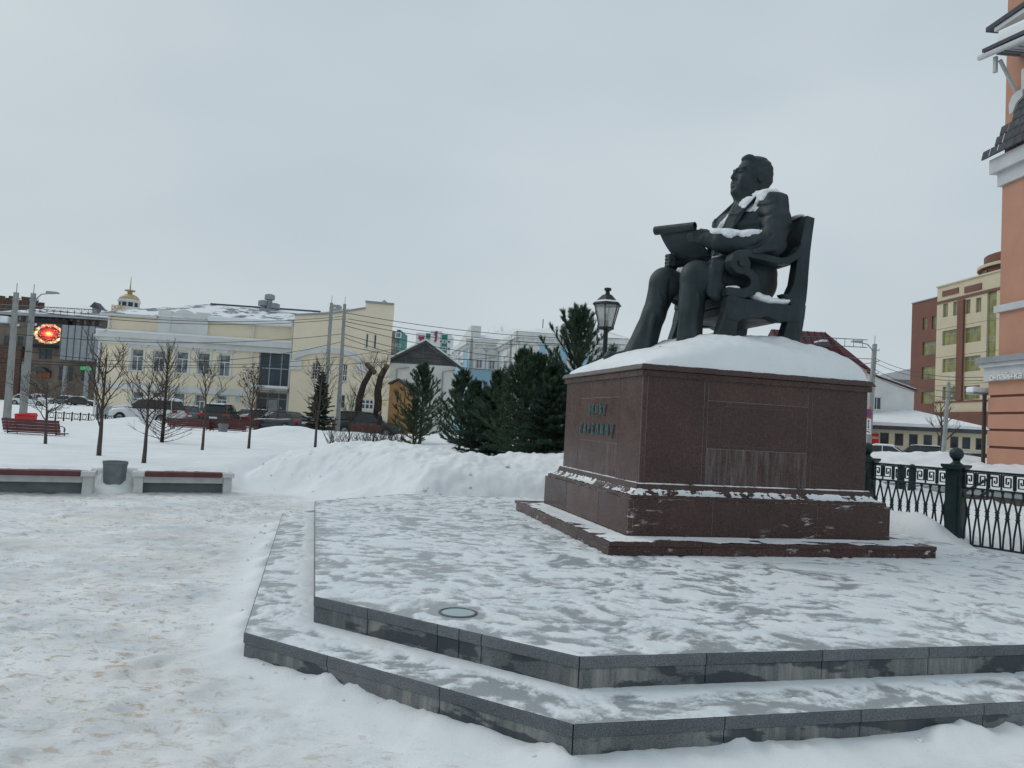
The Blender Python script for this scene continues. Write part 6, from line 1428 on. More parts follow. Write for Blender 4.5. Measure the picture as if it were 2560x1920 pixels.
# low retaining wall, dark bollards and ramp rail behind the fence
w0 = at(2185, 1215, 15.5); w1 = at(2470, 1235, 14.0)
rw = thing('retaining_wall', 'low brown retaining wall with snow on top behind the iron fence', 'wall', (w0[0], w0[1], 0), atan2(w1[1]-w0[1], w1[0]-w0[0])); LW = float(np.hypot(*(w1-w0)[:2]))+2
for k in range(6): MB().box(LW*k/6+.004, LW*(k+1)/6-.004, 0, .25, -.1, .72).build('wall_panel', simple('brown_render', (.13, .105, .09), .9, .2, 3) if k == 0 else MATS['brown_render'], rw, bevel=.008)
MB().box(-.05, LW+.05, -.06, .31, .722, .80).build('coping', M_CONC, rw, bevel=.01); MB().box(-.04, LW+.04, -.05, .32, .802, .90).build('coping_snow', M_SNOW, rw, bevel=.04)
for px, D in ((2252, 13.4), (2281, 13.1)):
    p = at(px, 1165, D); b_ = thing('iron_bollard', ('dark iron bollard behind the fence, the one nearer the pedestal' if px < 2260 else 'dark iron bollard behind the fence, the one nearer the tall ball post'), 'bollard', (p[0], p[1], gz(p[0], p[1])-.05), 0, 'bollards behind the fence')
    hb2 = p[2]-gz(p[0], p[1])+.05; MB().lathe([(.075, 0), (.06, .08), (.055, hb2-.12), (.07, hb2-.10), (.07, hb2-.06), (.05, hb2-.05)], (0, 0, 0), 12).build('shaft', M_IRON, b_); MB().ball((0, 0, hb2-.02), .055, 12, 8).build('cap', M_IRON, b_, smooth=True)
p = at(2380, 1245, 12.6); q = at(2478, 1222, 13.2); rp = thing('ramp_rail', 'dark double handrail of a ramp behind the iron fence', 'railing', (0, 0, 0))
for dz in (0, .22):
    MB().tube([(p[0], p[1], p[2]+dz-.22), (q[0], q[1], q[2]+dz-.02)], .022, 6).build('rail', M_IRON, rp)
for t in (.1, .9): x_, y_ = p[0]+(q[0]-p[0])*t, p[1]+(q[1]-p[1])*t; MB().tube([(x_, y_, gz(x_, y_)-.1), (x_, y_, p[2]+(q[2]-p[2])*t+.2-.0)], .022, 6).build('rail_post', M_IRON, rp)

# ================================================================== street lantern
M_LGL = NT('lantern_glass'); M_LGL.set((.75, .76, .74), .25, 0, .4); M_LGL.b.inputs['Transmission Weight'].default_value = .75; M_LGL.b.inputs['IOR'].default_value = 1.05; M_LGL = M_LGL.m
lc = at(1508, 960, 15.6); zl = lambda py: at(1508, py, 15.6)[2]
gl0 = gz(lc[0], lc[1]); lan = thing('street_lantern', 'black lantern street lamp with tapered glass head behind the statue', 'lamp', (lc[0], lc[1], gl0-.1))
o_ = gl0-.1; z_b, z_e, z_t, z_c = zl(820)-o_, zl(760)-o_, zl(735)-o_, zl(719)-o_
MB().lathe([(.13, 0), (.13, .35), (.085, .45), (.06, .9), (.048, z_b-.25), (.048, z_b-.02), (.08, z_b)], (0, 0, 0), 14).build('post', M_IRON, lan)
hd_ = MB(); rb0, rt = .155, .285; N6 = 6
for k in range(N6):
    a0 = 2*pi*k/N6+.25; hd_.tube([(rb0*cos(a0), rb0*sin(a0), z_b), (rt*cos(a0), rt*sin(a0), z_e)], .012, 5)
hd_.lathe([(.02, z_b-.03), (rb0+.015, z_b-.02), (rb0+.015, z_b+.015), (.02, z_b+.02)], (0, 0, 0), N6*2)
hd_.build('head_frame', M_IRON, lan)
for k in range(N6):
    a0, a1 = 2*pi*k/N6+.28, 2*pi*(k+1)/N6+.22; V = [(r*cos(a), r*sin(a), z) for r, z in ((rb0-.004, z_b+.015), (rt-.006, z_e)) for a in (a0, a1)]
    V2 = [(v[0]*.975, v[1]*.975, v[2]) for v in V]
    MB().add(V+V2, [(0, 1, 3, 2), (4, 6, 7, 5), (0, 4, 5, 1), (2, 3, 7, 6), (0, 2, 6, 4), (1, 5, 7, 3)]).build('pane', M_LGL, lan)
V = []; m = MB(); m.lathe([(rt+.035, z_e-.03), (rt+.04, z_e-.01), (rt-.01, z_e+.03), (.12, z_t-.03), (.055, z_t), (.05, z_t+.02), (.045, z_t+.07), (.08, z_t+.08), (.08, z_c-.01), (.05, z_c)], (0, 0, 0), 6); rfl = m.build('head_roof', M_IRON, lan); rfl.rotation_euler = (0, 0, .25)
MB().lathe([(rt+.012, z_e+.024), (rt-.03, z_e+.055), (.17, z_e+.11), (.15, z_e+.10)], (0, 0, 0), 6).build('roof_snow', M_SNOW, rfl)
m = MB()
for q in range(3): m.tube([(.045*cos(a+q*2.1), .045*sin(a+q*2.1), z_b+.17+a*.012) for a in np.linspace(0, 12, 30)], .011, 5)
m.build('spiral_bulb', M_FRM, lan); MB().lathe([(.05, z_b), (.05, z_b+.14), (.035, z_b+.18)], (0, 0, 0), 10).build('bulb_holder', M_IRON, lan)

# ================================================================== bare trees
M_BARK = simple('grey_brown_bark', (.085, .072, .062), .95, .3, 12, bump=.5); M_TWIG = simple('brown_twig', (.075, .055, .045), .9, .3, 9); M_DRY = simple('dry_brown_leaf', (.13, .07, .04), .9, .3, 9); M_OBARK = simple('dark_wet_bark', (.045, .036, .030), .95, .4, 6, bump=.6); M_CUT = simple('cut_wood', (.16, .10, .07), .9, .35, 5)
def bare_tree(px, py, D, H, spread, seed, label, up=.55, fork=.42, r0=.045, n1=7, lv=3, leaves=0, group='young bare trees in the snow', lean=0.0, dens=1.5, name='bare_tree'):
    rnd = random.Random(seed); p = at(px, py, D); z = gz(p[0], p[1]); t = thing(name, label, 'tree', (p[0], p[1], z-.06), rnd.random()*6, group)
    tr = MB(); cr = MB(); lf = MB()
    def wander(a, d, L, n, j, upb):
        pts = [Vector(a)]; d = Vector(d).normalized()
        for i in range(n):
            d = (d+Vector((rnd.uniform(-j, j), rnd.uniform(-j, j), rnd.uniform(-j, j)*.5+upb))).normalized(); pts.append(pts[-1]+d*(L/n))
        return pts
    def grow(a, d, L, r, l):
        n = 5 if l < 2 else 4; pts = wander(a, d, L, n, .22, .10*up); rr = [max(.0036, r*(1-.72*i/n)) for i in range(n+1)]
        cr.tube(pts, rr, 5 if l < 2 else 4, cap=False)
        if l >= lv:
            if leaves and rnd.random() < leaves:
                for q in range(3):
                    c = pts[-1]+Vector((rnd.gauss(0, .03), rnd.gauss(0, .03), rnd.gauss(0, .03))); e = Vector((rnd.gauss(0, 1), rnd.gauss(0, 1), rnd.gauss(0, 1))).normalized()*.03; g_ = Vector((rnd.gauss(0, 1), rnd.gauss(0, 1), rnd.gauss(0, 1))).normalized()*.025
                    lf.add([c-e, c+g_, c+e, c-g_], [(0, 1, 2, 3)])
            return
        kids = int((4.5 if l == 1 else 2.6)*dens+rnd.random())
        for k in range(kids):
            f = rnd.uniform(.25, .98); i = min(n-1, int(f*n)); b = pts[i].lerp(pts[i+1], f*n-i); dd = (pts[i+1]-pts[i]).normalized()
            s_ = Vector((rnd.uniform(-1, 1), rnd.uniform(-1, 1), rnd.uniform(-.3, .9))); s_ = (dd*.75+s_.normalized()*.75).normalized()
            grow(b, s_, L*rnd.uniform(.35, .6), rr[i]*.58, l+1)
    H *= .84; spread *= .82
    tp = wander((0, 0, 0), (lean, 0, 1), H*.97, 9, .05, .05); tr.tube(tp, [r0*(1-.80*(i/9)**.9) for i in range(10)], 8)
    for k in range(n1):
        f = fork+(1-fork)*(k/n1)**.9*.92; i = min(8, int(f*9)); b = tp[i].lerp(tp[i+1], f*9-i); az = k*2.4+rnd.uniform(-.5, .5); el = up*rnd.uniform(.75, 1.15)
        grow(b, (cos(az)*cos(el*1.4), sin(az)*cos(el*1.4), sin(el*1.4)+.1), spread*rnd.uniform(.8, 1.2)*(1-.40*f), r0*.44*(1-.4*f), 1)
    tr.build('trunk', M_BARK, t, smooth=True); cr.build('crown', M_TWIG, t, recalc=False)
    if leaves: tag(lf.build('dry_leaves', M_DRY, t, recalc=False), kind='stuff')
    return t
bare_tree(114, 1105, 18.8, 1.95, 1.25, 11, 'small bare tree with wide spreading branches before the lone park bench', up=.28, fork=.40, r0=.045, n1=9)
bare_tree(248, 1131, 16.1, 2.75, 1.25, 12, 'stout bare sapling with upright forked limbs between the bench and the twiggy tree', up=.62, fork=.28, r0=.052, n1=9)
bare_tree(360, 1150, 14.9, 2.05, 1.05, 13, 'bare sapling with forked crown standing behind the shorter plaza bench', up=.60, fork=.42, r0=.046, n1=8, lean=.04)
bare_tree(506, 1119, 20.2, 2.75, 1.15, 14, 'thin bare sapling with mossy trunk and forked open crown', up=.68, fork=.50, r0=.042, n1=7)
bare_tree(622, 1115, 22.3, 2.7, 1.1, 15, 'bare sapling still carrying a few dried brown leaves', up=.66, fork=.30, r0=.046, n1=10, leaves=.35, lean=.03)
bare_tree(790, 1085, 24, 3.45, 1.6, 16, 'tall bare sapling growing in front of the grey concrete poles', up=.72, fork=.22, r0=.05, n1=9, lean=.01)
bare_tree(872, 1085, 25, 2.3, 1.1, 18, 'slender reddish bare sapling rising from the tangled shrub', up=.85, fork=.20, r0=.03, n1=8)
bare_tree(2352, 1118, 58, 6.0, 3.0, 19, 'bare street tree before the low cream building', up=.55, fork=.25, r0=.13, n1=10, dens=1.3)
bare_tree(1215, 930, 105, 15.2, 5.5, 20, 'far bare tree whose crown shows above the mansion roof', up=.8, fork=.5, r0=.25, n1=12, dens=1.3)
# dense twiggy conical shrub-tree with low fanned branches
def fan_tree(px, py, D, H, spread, seed, label):
    rnd = random.Random(seed); p = at(px, py, D); z = gz(p[0], p[1]); t = thing('bushy_tree', label, 'tree', (p[0], p[1], z-.08)); tr = MB(); cr = MB()
    tr.tube([(0, 0, 0), (.01, 0, H*.3), (-.01, .01, H*.65), (.0, 0, H)], [.06, .048, .028, .006], 8)
    for k in range(85):
        f = (k/85)**1.15; zb = .10+f*(H*.86); az = k*2.39996; L = spread*(1-.62*f)*rnd.uniform(.7, 1.05); el = .18+.95*f+rnd.uniform(-.1, .15)
        pts = [Vector((0, 0, zb))]; d = Vector((cos(az)*cos(el), sin(az)*cos(el), sin(el)))
        for i in range(5): d = (d+Vector((rnd.uniform(-.12, .12), rnd.uniform(-.12, .12), rnd.uniform(0, .14)))).normalized(); pts.append(pts[-1]+d*L/5)
        cr.tube(pts, [.013, .010, .008, .006, .004, .0025], 4, cap=False)
        for q in range(9):
            i = rnd.randint(1, 4); b = pts[i].lerp(pts[i+1], rnd.random()); dd = (pts[i+1]-pts[i]).normalized(); s_ = (dd+Vector((rnd.uniform(-.7, .7), rnd.uniform(-.7, .7), rnd.uniform(-.2, .7)))).normalized(); l_ = L*rnd.uniform(.14, .32)
            e = b+s_*l_*.5+Vector((0, 0, .01)); cr.tube([b, e, e+(s_+Vector((rnd.uniform(-.3, .3), rnd.uniform(-.3, .3), .2)))*l_*.45], [.005, .0035, .002], 3, cap=False)
    tr.build('trunk', M_OBARK, t, smooth=True); cr.build('crown', M_TWIG, t, recalc=False)
fan_tree(405, 1101, 22.8, 3.15, 1.35, 31, 'dense twiggy bare tree fanning out from the ground before the yellow building')
# shrub tangle
def shrub(px, py, D, W, H, n, seed, label):
    rnd = random.Random(seed); p = at(px, py, D); t = thing('bare_shrub', label, 'shrub', (p[0], p[1], 0)); m = MB(); st = MB()
    for k in range(n):
        x = rnd.uniform(-W, W); y = rnd.uniform(-.6, .6); z = gz(p[0]+x, p[1]+y)-.05; h = H*rnd.uniform(.45, 1.0); d = Vector((rnd.uniform(-.45, .45), rnd.uniform(-.4, .4), 1)).normalized(); pts = [Vector((x, y, z))]
        for i in range(5): d = (d+Vector((rnd.uniform(-.22, .22), rnd.uniform(-.22, .22), 0))).normalized(); pts.append(pts[-1]+d*h/5)
        (st if k % 6 == 0 else m).tube(pts, [.012, .010, .008, .006, .004, .002], 4, cap=False)
        for q in range(4):
            i = rnd.randint(1, 4); b = pts[i]; s_ = (d*.6+Vector((rnd.uniform(-1, 1), rnd.uniform(-1, 1), rnd.uniform(-.2, .6)))).normalized(); m.tube([b, b+s_*h*.16, b+s_*h*.26+Vector((0, 0, .03))], [.005, .004, .002], 3, cap=False)
    st.build('stems', M_OBARK, t, recalc=False); tag(m.build('twigs', M_TWIG, t, recalc=False), kind='stuff')
shrub(915, 1092, 25.5, 1.35, 1.15, 150, 41, 'tangled leafless shrub poking through the snow bank')
shrub(1010, 1092, 23.5, .45, .55, 18, 42, 'few thin twigs of a low shrub in front of the bluish pine')
# topped trunks beside the annex
def cut_trunk(pts, rr, D, label):
    p0 = at(*pts[0], D); t = thing('topped_tree', label, 'tree', (p0[0], p0[1], 0), 0, 'topped old trees by the annex'); m = MB()
    P = [at(x, y, D) for x, y in pts]; L = [(q[0]-p0[0], q[1]-p0[1]+.1*k, q[2] if k else -.1) for k, q in enumerate(P)]; m.tube(L, rr, 10); m.build('trunk', M_OBARK, t, smooth=True)
    rnd = random.Random(int(pts[0][0])); c = MB()
    for k in range(26):
        i = rnd.randint(1, len(L)-2); b = Vector(L[i]); e = Vector((rnd.uniform(-1, 1), rnd.uniform(-1, 1), rnd.uniform(.1, 1.2))).normalized(); l_ = rnd.uniform(.6, 1.6); c.tube([b, b+e*l_*.5, b+e*l_+Vector((0, 0, .3))], [.02, .014, .006], 4, cap=False)
        for q in range(3): s_ = (e+Vector((rnd.uniform(-1, 1), rnd.uniform(-1, 1), rnd.uniform(-.2, 1)))).normalized(); bb = b+e*l_*rnd.uniform(.3, .9); c.tube([bb, bb+s_*.4, bb+s_*.65], [.009, .007, .004], 3, cap=False)
    c.build('shoots', M_TWIG, t, recalc=False)
    a, b = Vector(L[-2]), Vector(L[-1]); d = (b-a).normalized(); MB().tube([b-d*.9, b-d*.05, b+d*.04], [rr[-1]*1.16, rr[-1]*1.12, rr[-1]*.9], 10).build('stripped_top', M_CUT, t, smooth=True)
cut_trunk([(893, 1035), (897, 1000), (908, 960), (921, 935), (926, 922), (913, 908)], [.26, .23, .20, .19, .17, .15], 50, 'topped leaning tree trunk with peeled crooked top, nearer the slim spruce')
cut_trunk([(941, 1035), (945, 1003), (943, 975), (949, 945), (958, 925), (966, 912)], [.29, .26, .23, .21, .19, .16], 50, 'topped thicker tree trunk leaning right towards the white house')

# ================================================================== conifers
M_NEED = simple('pine_needles', (.056, .100, .058), .75, .5, 2.2, bump=0); M_NEED2 = simple('dark_spruce_needles', (.032, .064, .042), .8, .5, 2.5, bump=0); M_PBARK = simple('pine_bark', (.085, .062, .045), .95, .3, 9, bump=.4)
def tuft(V, F, c, d, L, n, rnd, w=.0045, sp=.55):
    a = d.cross(Vector((0, 0, 1)));
    if a.length < .05: a = d.cross(Vector((1, 0, 0)))
    a.normalize(); b = d.cross(a)
    for k in range(n):
        t = rnd.random(); o = c+d*(L*1.3*t); an = rnd.random()*6.283; s_ = (a*cos(an)+b*sin(an)); e = (d*(1-sp*.6)+s_*sp*rnd.uniform(.7, 1.2)).normalized(); sd = e.cross(Vector((rnd.uniform(-1, 1), rnd.uniform(-1, 1), rnd.uniform(-1, 1))))
        if sd.length < .01: continue
        sd = sd.normalized()*w; l_ = L*rnd.uniform(.7, 1.1); i = len(V); V += [o-sd, o+sd, o+e*l_]; F.append((i, i+1, i+2))
def conifer(H, Rb, seed, kind='pine', clear=.12):
    rnd = random.Random(seed); V = []; F = []; br = MB()
    tr = MB(); tr.tube([(0, 0, 0), (.02, .0, H*.35), (0, .02, H*.7), (0, 0, H*.97)], [.012*H+.02, .010*H+.014, .005*H+.008, .004], 8)
    nwh = int(H/(.30 if kind == 'pine' else .19))
    for wv in range(nwh):
        f = wv/nwh; z = H*(clear+(1-clear-(.05 if kind == 'pine' else .04))*f); nb = 6 if kind == 'pine' else 8
        L0 = Rb*min((1-f)**.78*.97+.03, (1-f)*1.42+.06)*(.6+.4*min(1, f*5+.3)) if kind == 'pine' else Rb*((1-f)**.95*.97+.05)
        for k in range(nb):
            az = wv*1.3+k*2*pi/nb+rnd.uniform(-.3, .3); L = L0*rnd.uniform(.62, 1.18); el = (.02+1.08*f+rnd.uniform(-.1, .15)) if kind == 'pine' else (-.22+.55*f+rnd.uniform(-.08, .08))
            d = Vector((cos(az)*cos(el), sin(az)*cos(el), sin(el))); p = Vector((0, 0, z+rnd.uniform(-.06, .06))); pts = [p]; n = 6
            for i in range(n): d = (d+Vector((rnd.uniform(-.1, .1), rnd.uniform(-.1, .1), (.10 if kind == 'pine' else .05)))).normalized(); pts.append(pts[-1]+d*L/n)
            br.tube(pts, [.014, .012, .010, .008, .006, .004, .003], 4, cap=False)
            if kind == 'pine':
                for i in range(1, n+1):
                    q = pts[i]; dd = (pts[i]-pts[i-1]).normalized()
                    ns = 2 if i < n else 4
                    for s_ in range(ns):
                        sd = (dd*.85+Vector((rnd.uniform(-1, 1), rnd.uniform(-1, 1), rnd.uniform(.0, 1.0)))*.65).normalized(); l_ = rnd.uniform(.10, .26)*(.25+.9*L/Rb)
                        br.tube([q, q+sd*l_], [.005, .003], 3, cap=False)
                        for u_ in (.25, .65, 1.0): tuft(V, F, q+sd*l_*(u_-.25), sd, .095, 16, rnd, .0062, .50)
                    tuft(V, F, q-dd*.05, dd, .095, 14, rnd, .0062, .50)
            else:
                for i in range(1, n+1):
                    q = pts[i]; dd = (pts[i]-pts[i-1]).normalized(); sdv = dd.cross(Vector((0, 0, 1))).normalized()
                    for s_ in (-1, 1):
                        for u_ in range(2):
                            sd = (dd*.8+sdv*s_*rnd.uniform(.6, 1.1)+Vector((0, 0, rnd.uniform(-.35, .1)))).normalized(); l_ = L*rnd.uniform(.18, .34)*(1.15-i/n*.6); qq = q-dd*(L/n)*u_*.5
                            for r_ in range(4): tuft(V, F, qq+sd*l_*r_/4, sd, .05+.02*(L/Rb), 12, rnd, .007, .75)
                    tuft(V, F, q-dd*.06, dd, .06, 14, rnd, .007, .75)
    for k in range(8): tuft(V, F, Vector((0, 0, H*.86+k*H*.018)), Vector((0, 0, 1)), .085, 30, rnd, .0062, .5)
    return tr, br, V, F
PROTO = {}
def plant(px, py, D, H, Rb, kind, seed, label, rz=0, group='young pines by the snow bank', name=None):
    p = at(px, py, D); key = (kind, seed)
    z = gz(p[0], p[1])
    t = thing(name or ('pine_tree' if kind == 'pine' else 'spruce_tree'), label, 'tree', (p[0], p[1], z-.08), rz, group)
    if key not in PROTO:
        tr, br, V, F = conifer(H, Rb, seed, kind); m = bpy.data.meshes.new('crown'); m.from_pydata([v[:] for v in V], [], F); m.update(); m.materials.append(M_NEED if kind == 'pine' else M_NEED2)
        a = tr.build('trunk', M_PBARK, t, smooth=True); b = br.build('branches', M_PBARK, t, recalc=False); PROTO[key] = (a.data, b.data, m, H); link('crown', m, None, t)
    else:
        a, b, m, H0 = PROTO[key]; link('trunk', a, None, t); link('branches', b, None, t); link('crown', m, None, t); s_ = H/H0; t.scale = (s_*Rb, s_*Rb, s_)
    return t
plant(1050, 1088, 30, 3.35, 1.55, 'pine', 51, 'bluish young pine standing before the orange shed')
plant(1148, 1112, 25, 2.75, 1.15, 'pine', 52, 'slim young pine on a bare stem beside the white gabled house')
plant(1222, 1140, 21.5, 2.2, 1.15, 'spruce', 53, 'low dark spruce with skirts on the snow amid the pines')
plant(1296, 1140, 19.3, 3.05, 1.25, 'pine', 54, 'young pine with a long bare stem next to the low spruce')
plant(1240, 1120, 24, 2.75, 1.05, 'pine', 51, 'middle young pine with brownish needles behind the low spruce', 1.3)
plant(1378, 1150, 18.0, 2.45, 1.3, 'pine', 52, 'broad dark pine close beside the red pedestal', 2.1)
plant(1432, 1150, 19.0, 4.05, 2.15, 'pine', 56, 'tallest pine with a pointed leader beside the street lantern')
plant(1375, 1150, 16.8, 1.75, 1.15, 'spruce', 57, 'squat dark spruce at the foot of the tallest pine')
plant(1180, 1128, 22.5, 2.35, 1.2, 'pine', 54, 'short bushy pine filling the gap beside the slim one', 4.1)
plant(1335, 1145, 18.6, 2.75, 1.15, 'pine', 56, 'mid-height dense pine between the long-stemmed and the broad pine', 5.2)
plant(797, 1060, 45, 4.2, 1.0, 'spruce', 58, 'slim conical spruce standing in front of the yellow annex', group='conifers near the annex')
plant(1035, 1080, 27, 1.9, .95, 'pine', 54, 'low spreading pine hugging the orange shed corner', 2.7)

# ================================================================== poles and cables
M_POLE = simple('pole_concrete', (.29, .30, .29), .9, .2, 3.0, bump=.3)
def pole(px0, py0, px1, py1, D, label, w=.24, lamp=0, group='concrete utility poles', sign=False):
    b = at(px0, py0, D); tp = at(px1, py1, D); zg = gz(b[0], b[1]); t = thing('utility_pole', label, 'pole', (b[0], b[1], zg-.3), 0, group); h = tp[2]-zg+.3; dx = tp[0]-b[0]
    V = [(sx_*w/2*k+dx*q, sy_*w/2*k, q*h) for q, k in ((0, 1), (1, .68)) for sx_, sy_ in ((-1, -1), (1, -1), (1, 1), (-1, 1))]
    MB().add(V, [(0, 1, 2, 3), (7, 6, 5, 4), (0, 4, 5, 1), (1, 5, 6, 2), (2, 6, 7, 3), (3, 7, 4, 0)]).build('shaft', M_POLE, t, bevel=.02)
    m = MB(); m.tube([(dx, 0, h-.1), (dx, 0, h+.45)], .018, 5); m.build('top_spike', M_SEAM, t)
    for q in (.35, .95, 1.6):
        m = MB(); m.box(dx-w*.42, dx+w*.42, -w*.42, w*.42, h-q-.03, h-q+.03); m.build('clamp_band', M_SEAM, t)
        m = MB(); m.tube([(dx+w*.3, 0, h-q), (dx+w*.9, 0, h-q+.02)], .02, 5); m.lathe([(.03, -.05), (.05, 0), (.03, .06)], (dx+w*.9, 0, h-q+.04), 8); m.build('insulator', M_FRM, t)
    if lamp:
        m = MB(); m.tube([(dx, 0, h-.45), (dx+lamp*.45, -.1, h-.05), (dx+lamp*.8, -.15, h+.0)], .03, 6); a = m.build('lamp_arm', M_SEAM, t); MB().prism([(dx+lamp*.75, h-.02), (dx+lamp*1.35, h+.02), (dx+lamp*1.30, h+.10), (dx+lamp*.78, h+.12)], -.27, -.03).build('lamp_head', M_SEAM, a, bevel=.02)
    return t, Vector((b[0]+dx, b[1], zg-.3+h))
_, T1 = pole(17, 1052, 41, 731, 35.5, 'lampless grey concrete pole of the pair behind the lone park bench', .26)
_, T2 = pole(57, 1043, 84, 733, 37, 'grey concrete pole with a lamp arm behind the lone park bench', .27, 1)
_, T3 = pole(809, 1066, 829, 757, 46, 'grey concrete pole in front of the annex, carrying no cables', .25)
_, T4 = pole(844, 1070, 862, 760, 47, 'grey concrete pole in front of the annex with many cables', .25, 0)
_, T5 = pole(2168, 1110, 2187, 860, 40, 'grey concrete pole with road signs beside the red-roofed house', .27, -1)
_, T6 = pole(2356, 1135, 2372, 955, 50, 'grey concrete pole standing by the bare street tree', .24)
pole(52, 1020, 57, 905, 95, 'thin distant pole near the brick shopping building', .25)
pole(1176, 960, 1180, 846, 60, 'short pole with brackets before the mansion wing', .28, group='poles before the mansion')
pole(1275, 960, 1278, 850, 58, 'weathered wooden pole before the mansion side wall', .24, group='poles before the mansion')
ORD = ['topmost', 'second', 'third', 'fourth', 'fifth', 'sixth', 'seventh']; CN = {}
def cable(a, b, sag, label, r=.016, group='overhead cables'):
    k = CN.get(label, 0); CN[label] = k+1; label = label.replace('black', ORD[k]+(' highest' if k else '')+' black', 1) if k else label.replace('black', 'topmost black', 1)
    a = Vector(a); b = Vector(b); n = 18; P = [a.lerp(b, i/n)-Vector((0, 0, sag*4*(i/n)*(1-i/n))) for i in range(n+1)]
    m = MB(); m.tube([p-a for p in P], r, 5); o = m.build('overhead_cable', M_IRON, None, recalc=False); o.location = a; tag(o, label, 'cable', group)
A = lambda x, y, D: at(x, y, D)
LB = {'roof': 'black overhead cable running past the yellow building to the paired poles', 'low': 'lower black overhead cable crossing the yellow facade', 'right': 'black overhead cable from the annex pole towards the mansion', 'street': 'black overhead cable from the sign pole across the office block', 'house': 'short black cable between the sign pole and the red roof'}
for dy in (22, 30): cable(T2-Vector((0, 0, .3+.02*dy)), T4-Vector((0, 0, .35+.02*dy)), .5, LB['roof'])
cable(T1-Vector((0, 0, 2.0)), T4-Vector((0, 0, 1.9)), .5, LB['low']); cable(A(0, 868, 36), T4-Vector((0, 0, 2.4)), 1.0, LB['low']); cable(A(-20, 905, 37), A(1130, 888, 60), .6, LB['low']); cable(A(-20, 895, 36.5), A(1000, 870, 58), .8, LB['low'])
cable(T1-Vector((0, 0, 1.6)), T2-Vector((0, 0, 1.3)), .25, LB['low']); cable(A(250, 775, 59.8), T2-Vector((0, 0, .8)), .4, LB['roof'])
for dz, ex, ey in ((.55, 1570, 847), (.9, 1570, 862), (1.1, 1420, 862), (1.35, 1400, 900), (1.9, 1310, 905), (2.1, 1250, 925), (2.6, 1240, 893)): cable(T4-Vector((0, 0, dz)), A(ex, ey, 58), .5, LB['right'], .02)
for dz, ey in ((.75, 942), (1.0, 950), (1.35, 985), (1.7, 1000)): cable(T5-Vector((0, 0, dz)), A(2475, ey, 26), .35, LB['street'], .013)
for dz, ex, ey in ((.8, 2075, 882), (1.0, 2090, 905), (1.3, 2110, 925), (1.4, 2105, 935)): cable(T5-Vector((0, 0, dz)), A(ex, ey, 66), .15, LB['house'], .02)
# road signs on the pole
sp_ = at(2172, 1033, 39.6); M_SRED = simple('sign_red', (.50, .03, .05), .5, .05); M_SBLU = simple('sign_blue', (.04, .10, .32), .5, .05); M_SWHT = simple('sign_white', (.70, .71, .72), .5, .05)
sg = thing('road_sign', 'round blue no-stopping sign with red cross and two arrow plates', 'sign', (sp_[0], sp_[1], sp_[2]))
disc = lambda r, y0, y1, n=24: MB().prism([(r*cos(2*pi*k/n), r*sin(2*pi*k/n)*1.25) for k in range(n)], y0, y1)
disc(.19, 0, .015).build('rim', M_SRED, sg); disc(.145, -.006, -.001).build('disc', M_SBLU, sg)
for q in (-1, 1): MB().bar((-.095, -.010-.002*q, -q*.135), (.095, -.010-.002*q, q*.135), .035, .006, (0, 1, 0)).build('cross_bar', M_SRED, sg)
MB().box(-.14, .14, 0, .012, -.86, -.30).build('arrow_plate', M_SWHT, sg); MB().bar((0, -.006, -.74), (0, -.006, -.42), .03, .006, (0, 1, 0)).add([(-.05, -.009, -.44), (.05, -.009, -.44), (0, -.009, -.35), (-.05, -.003, -.44), (.05, -.003, -.44), (0, -.003, -.35)], [(0, 1, 2), (5, 4, 3), (0, 3, 4, 1), (1, 4, 5, 2), (2, 5, 3, 0)]).add([(-.05, -.009, -.72), (.05, -.009, -.72), (0, -.009, -.81), (-.05, -.003, -.72), (.05, -.003, -.72), (0, -.003, -.81)], [(0, 1, 2), (5, 4, 3), (0, 3, 4, 1), (1, 4, 5, 2), (2, 5, 3, 0)]).build('arrow', M_IRON, sg)
MB().box(-.15, .15, 0, .012, -1.12, -.89).build('truck_plate', M_SWHT, sg); MB().ribbon([(-.10, -.97), (-.03, -.96), (.03, -1.0), (.10, -1.01)], [.03, .05, .05, .03], -.006, -.001).build('truck_symbol', M_IRON, sg)
MB().tube([(.05, .06, -1.3), (.05, .06, .15)], .02, 6).build('bracket_tube', M_SEAM, sg)
sg2 = thing('back_sign', 'second round sign seen from behind on the same pole', 'sign', (sp_[0]+.30, sp_[1]+.30, sp_[2]-.02), .9); disc(.19, 0, .015).build('disc', simple('sign_back_green', (.07, .13, .12), .6), sg2); MB().tube([(0, .03, -.4), (0, .03, .2)], .02, 6).build('bracket_tube', M_SEAM, sg2)

# low iron fence by the parking lot
p0, p1 = at(118, 1048, 47), at(306, 1052, 45.5); LF = float(np.hypot(*(p1-p0)[:2])); lfz = gz(p0[0], p0[1])
lf_ = thing('low_iron_fence', 'low black iron fence of short scrolls beside the yellow building', 'fence', (p0[0], p0[1], lfz), atan2(p1[1]-p0[1], p1[0]-p0[0]))
for z in (.18, .52): MB().box(0, LF, -.02, .02, z-.02, z+.02).build('rail', M_IRON, lf_)
for k in range(19):
    x = LF*k/18
    if k % 2 == 0: MB().box(x-.03, x+.03, -.03, .03, -.3, .62).build('post', M_IRON, lf_)
    else: m = MB(); m.tube([(x+.16*cos(a), 0, .35+.16*sin(a)) for a in np.linspace(0, 2*pi, 12)], .02, 4); m.build('scroll', M_IRON, lf_)

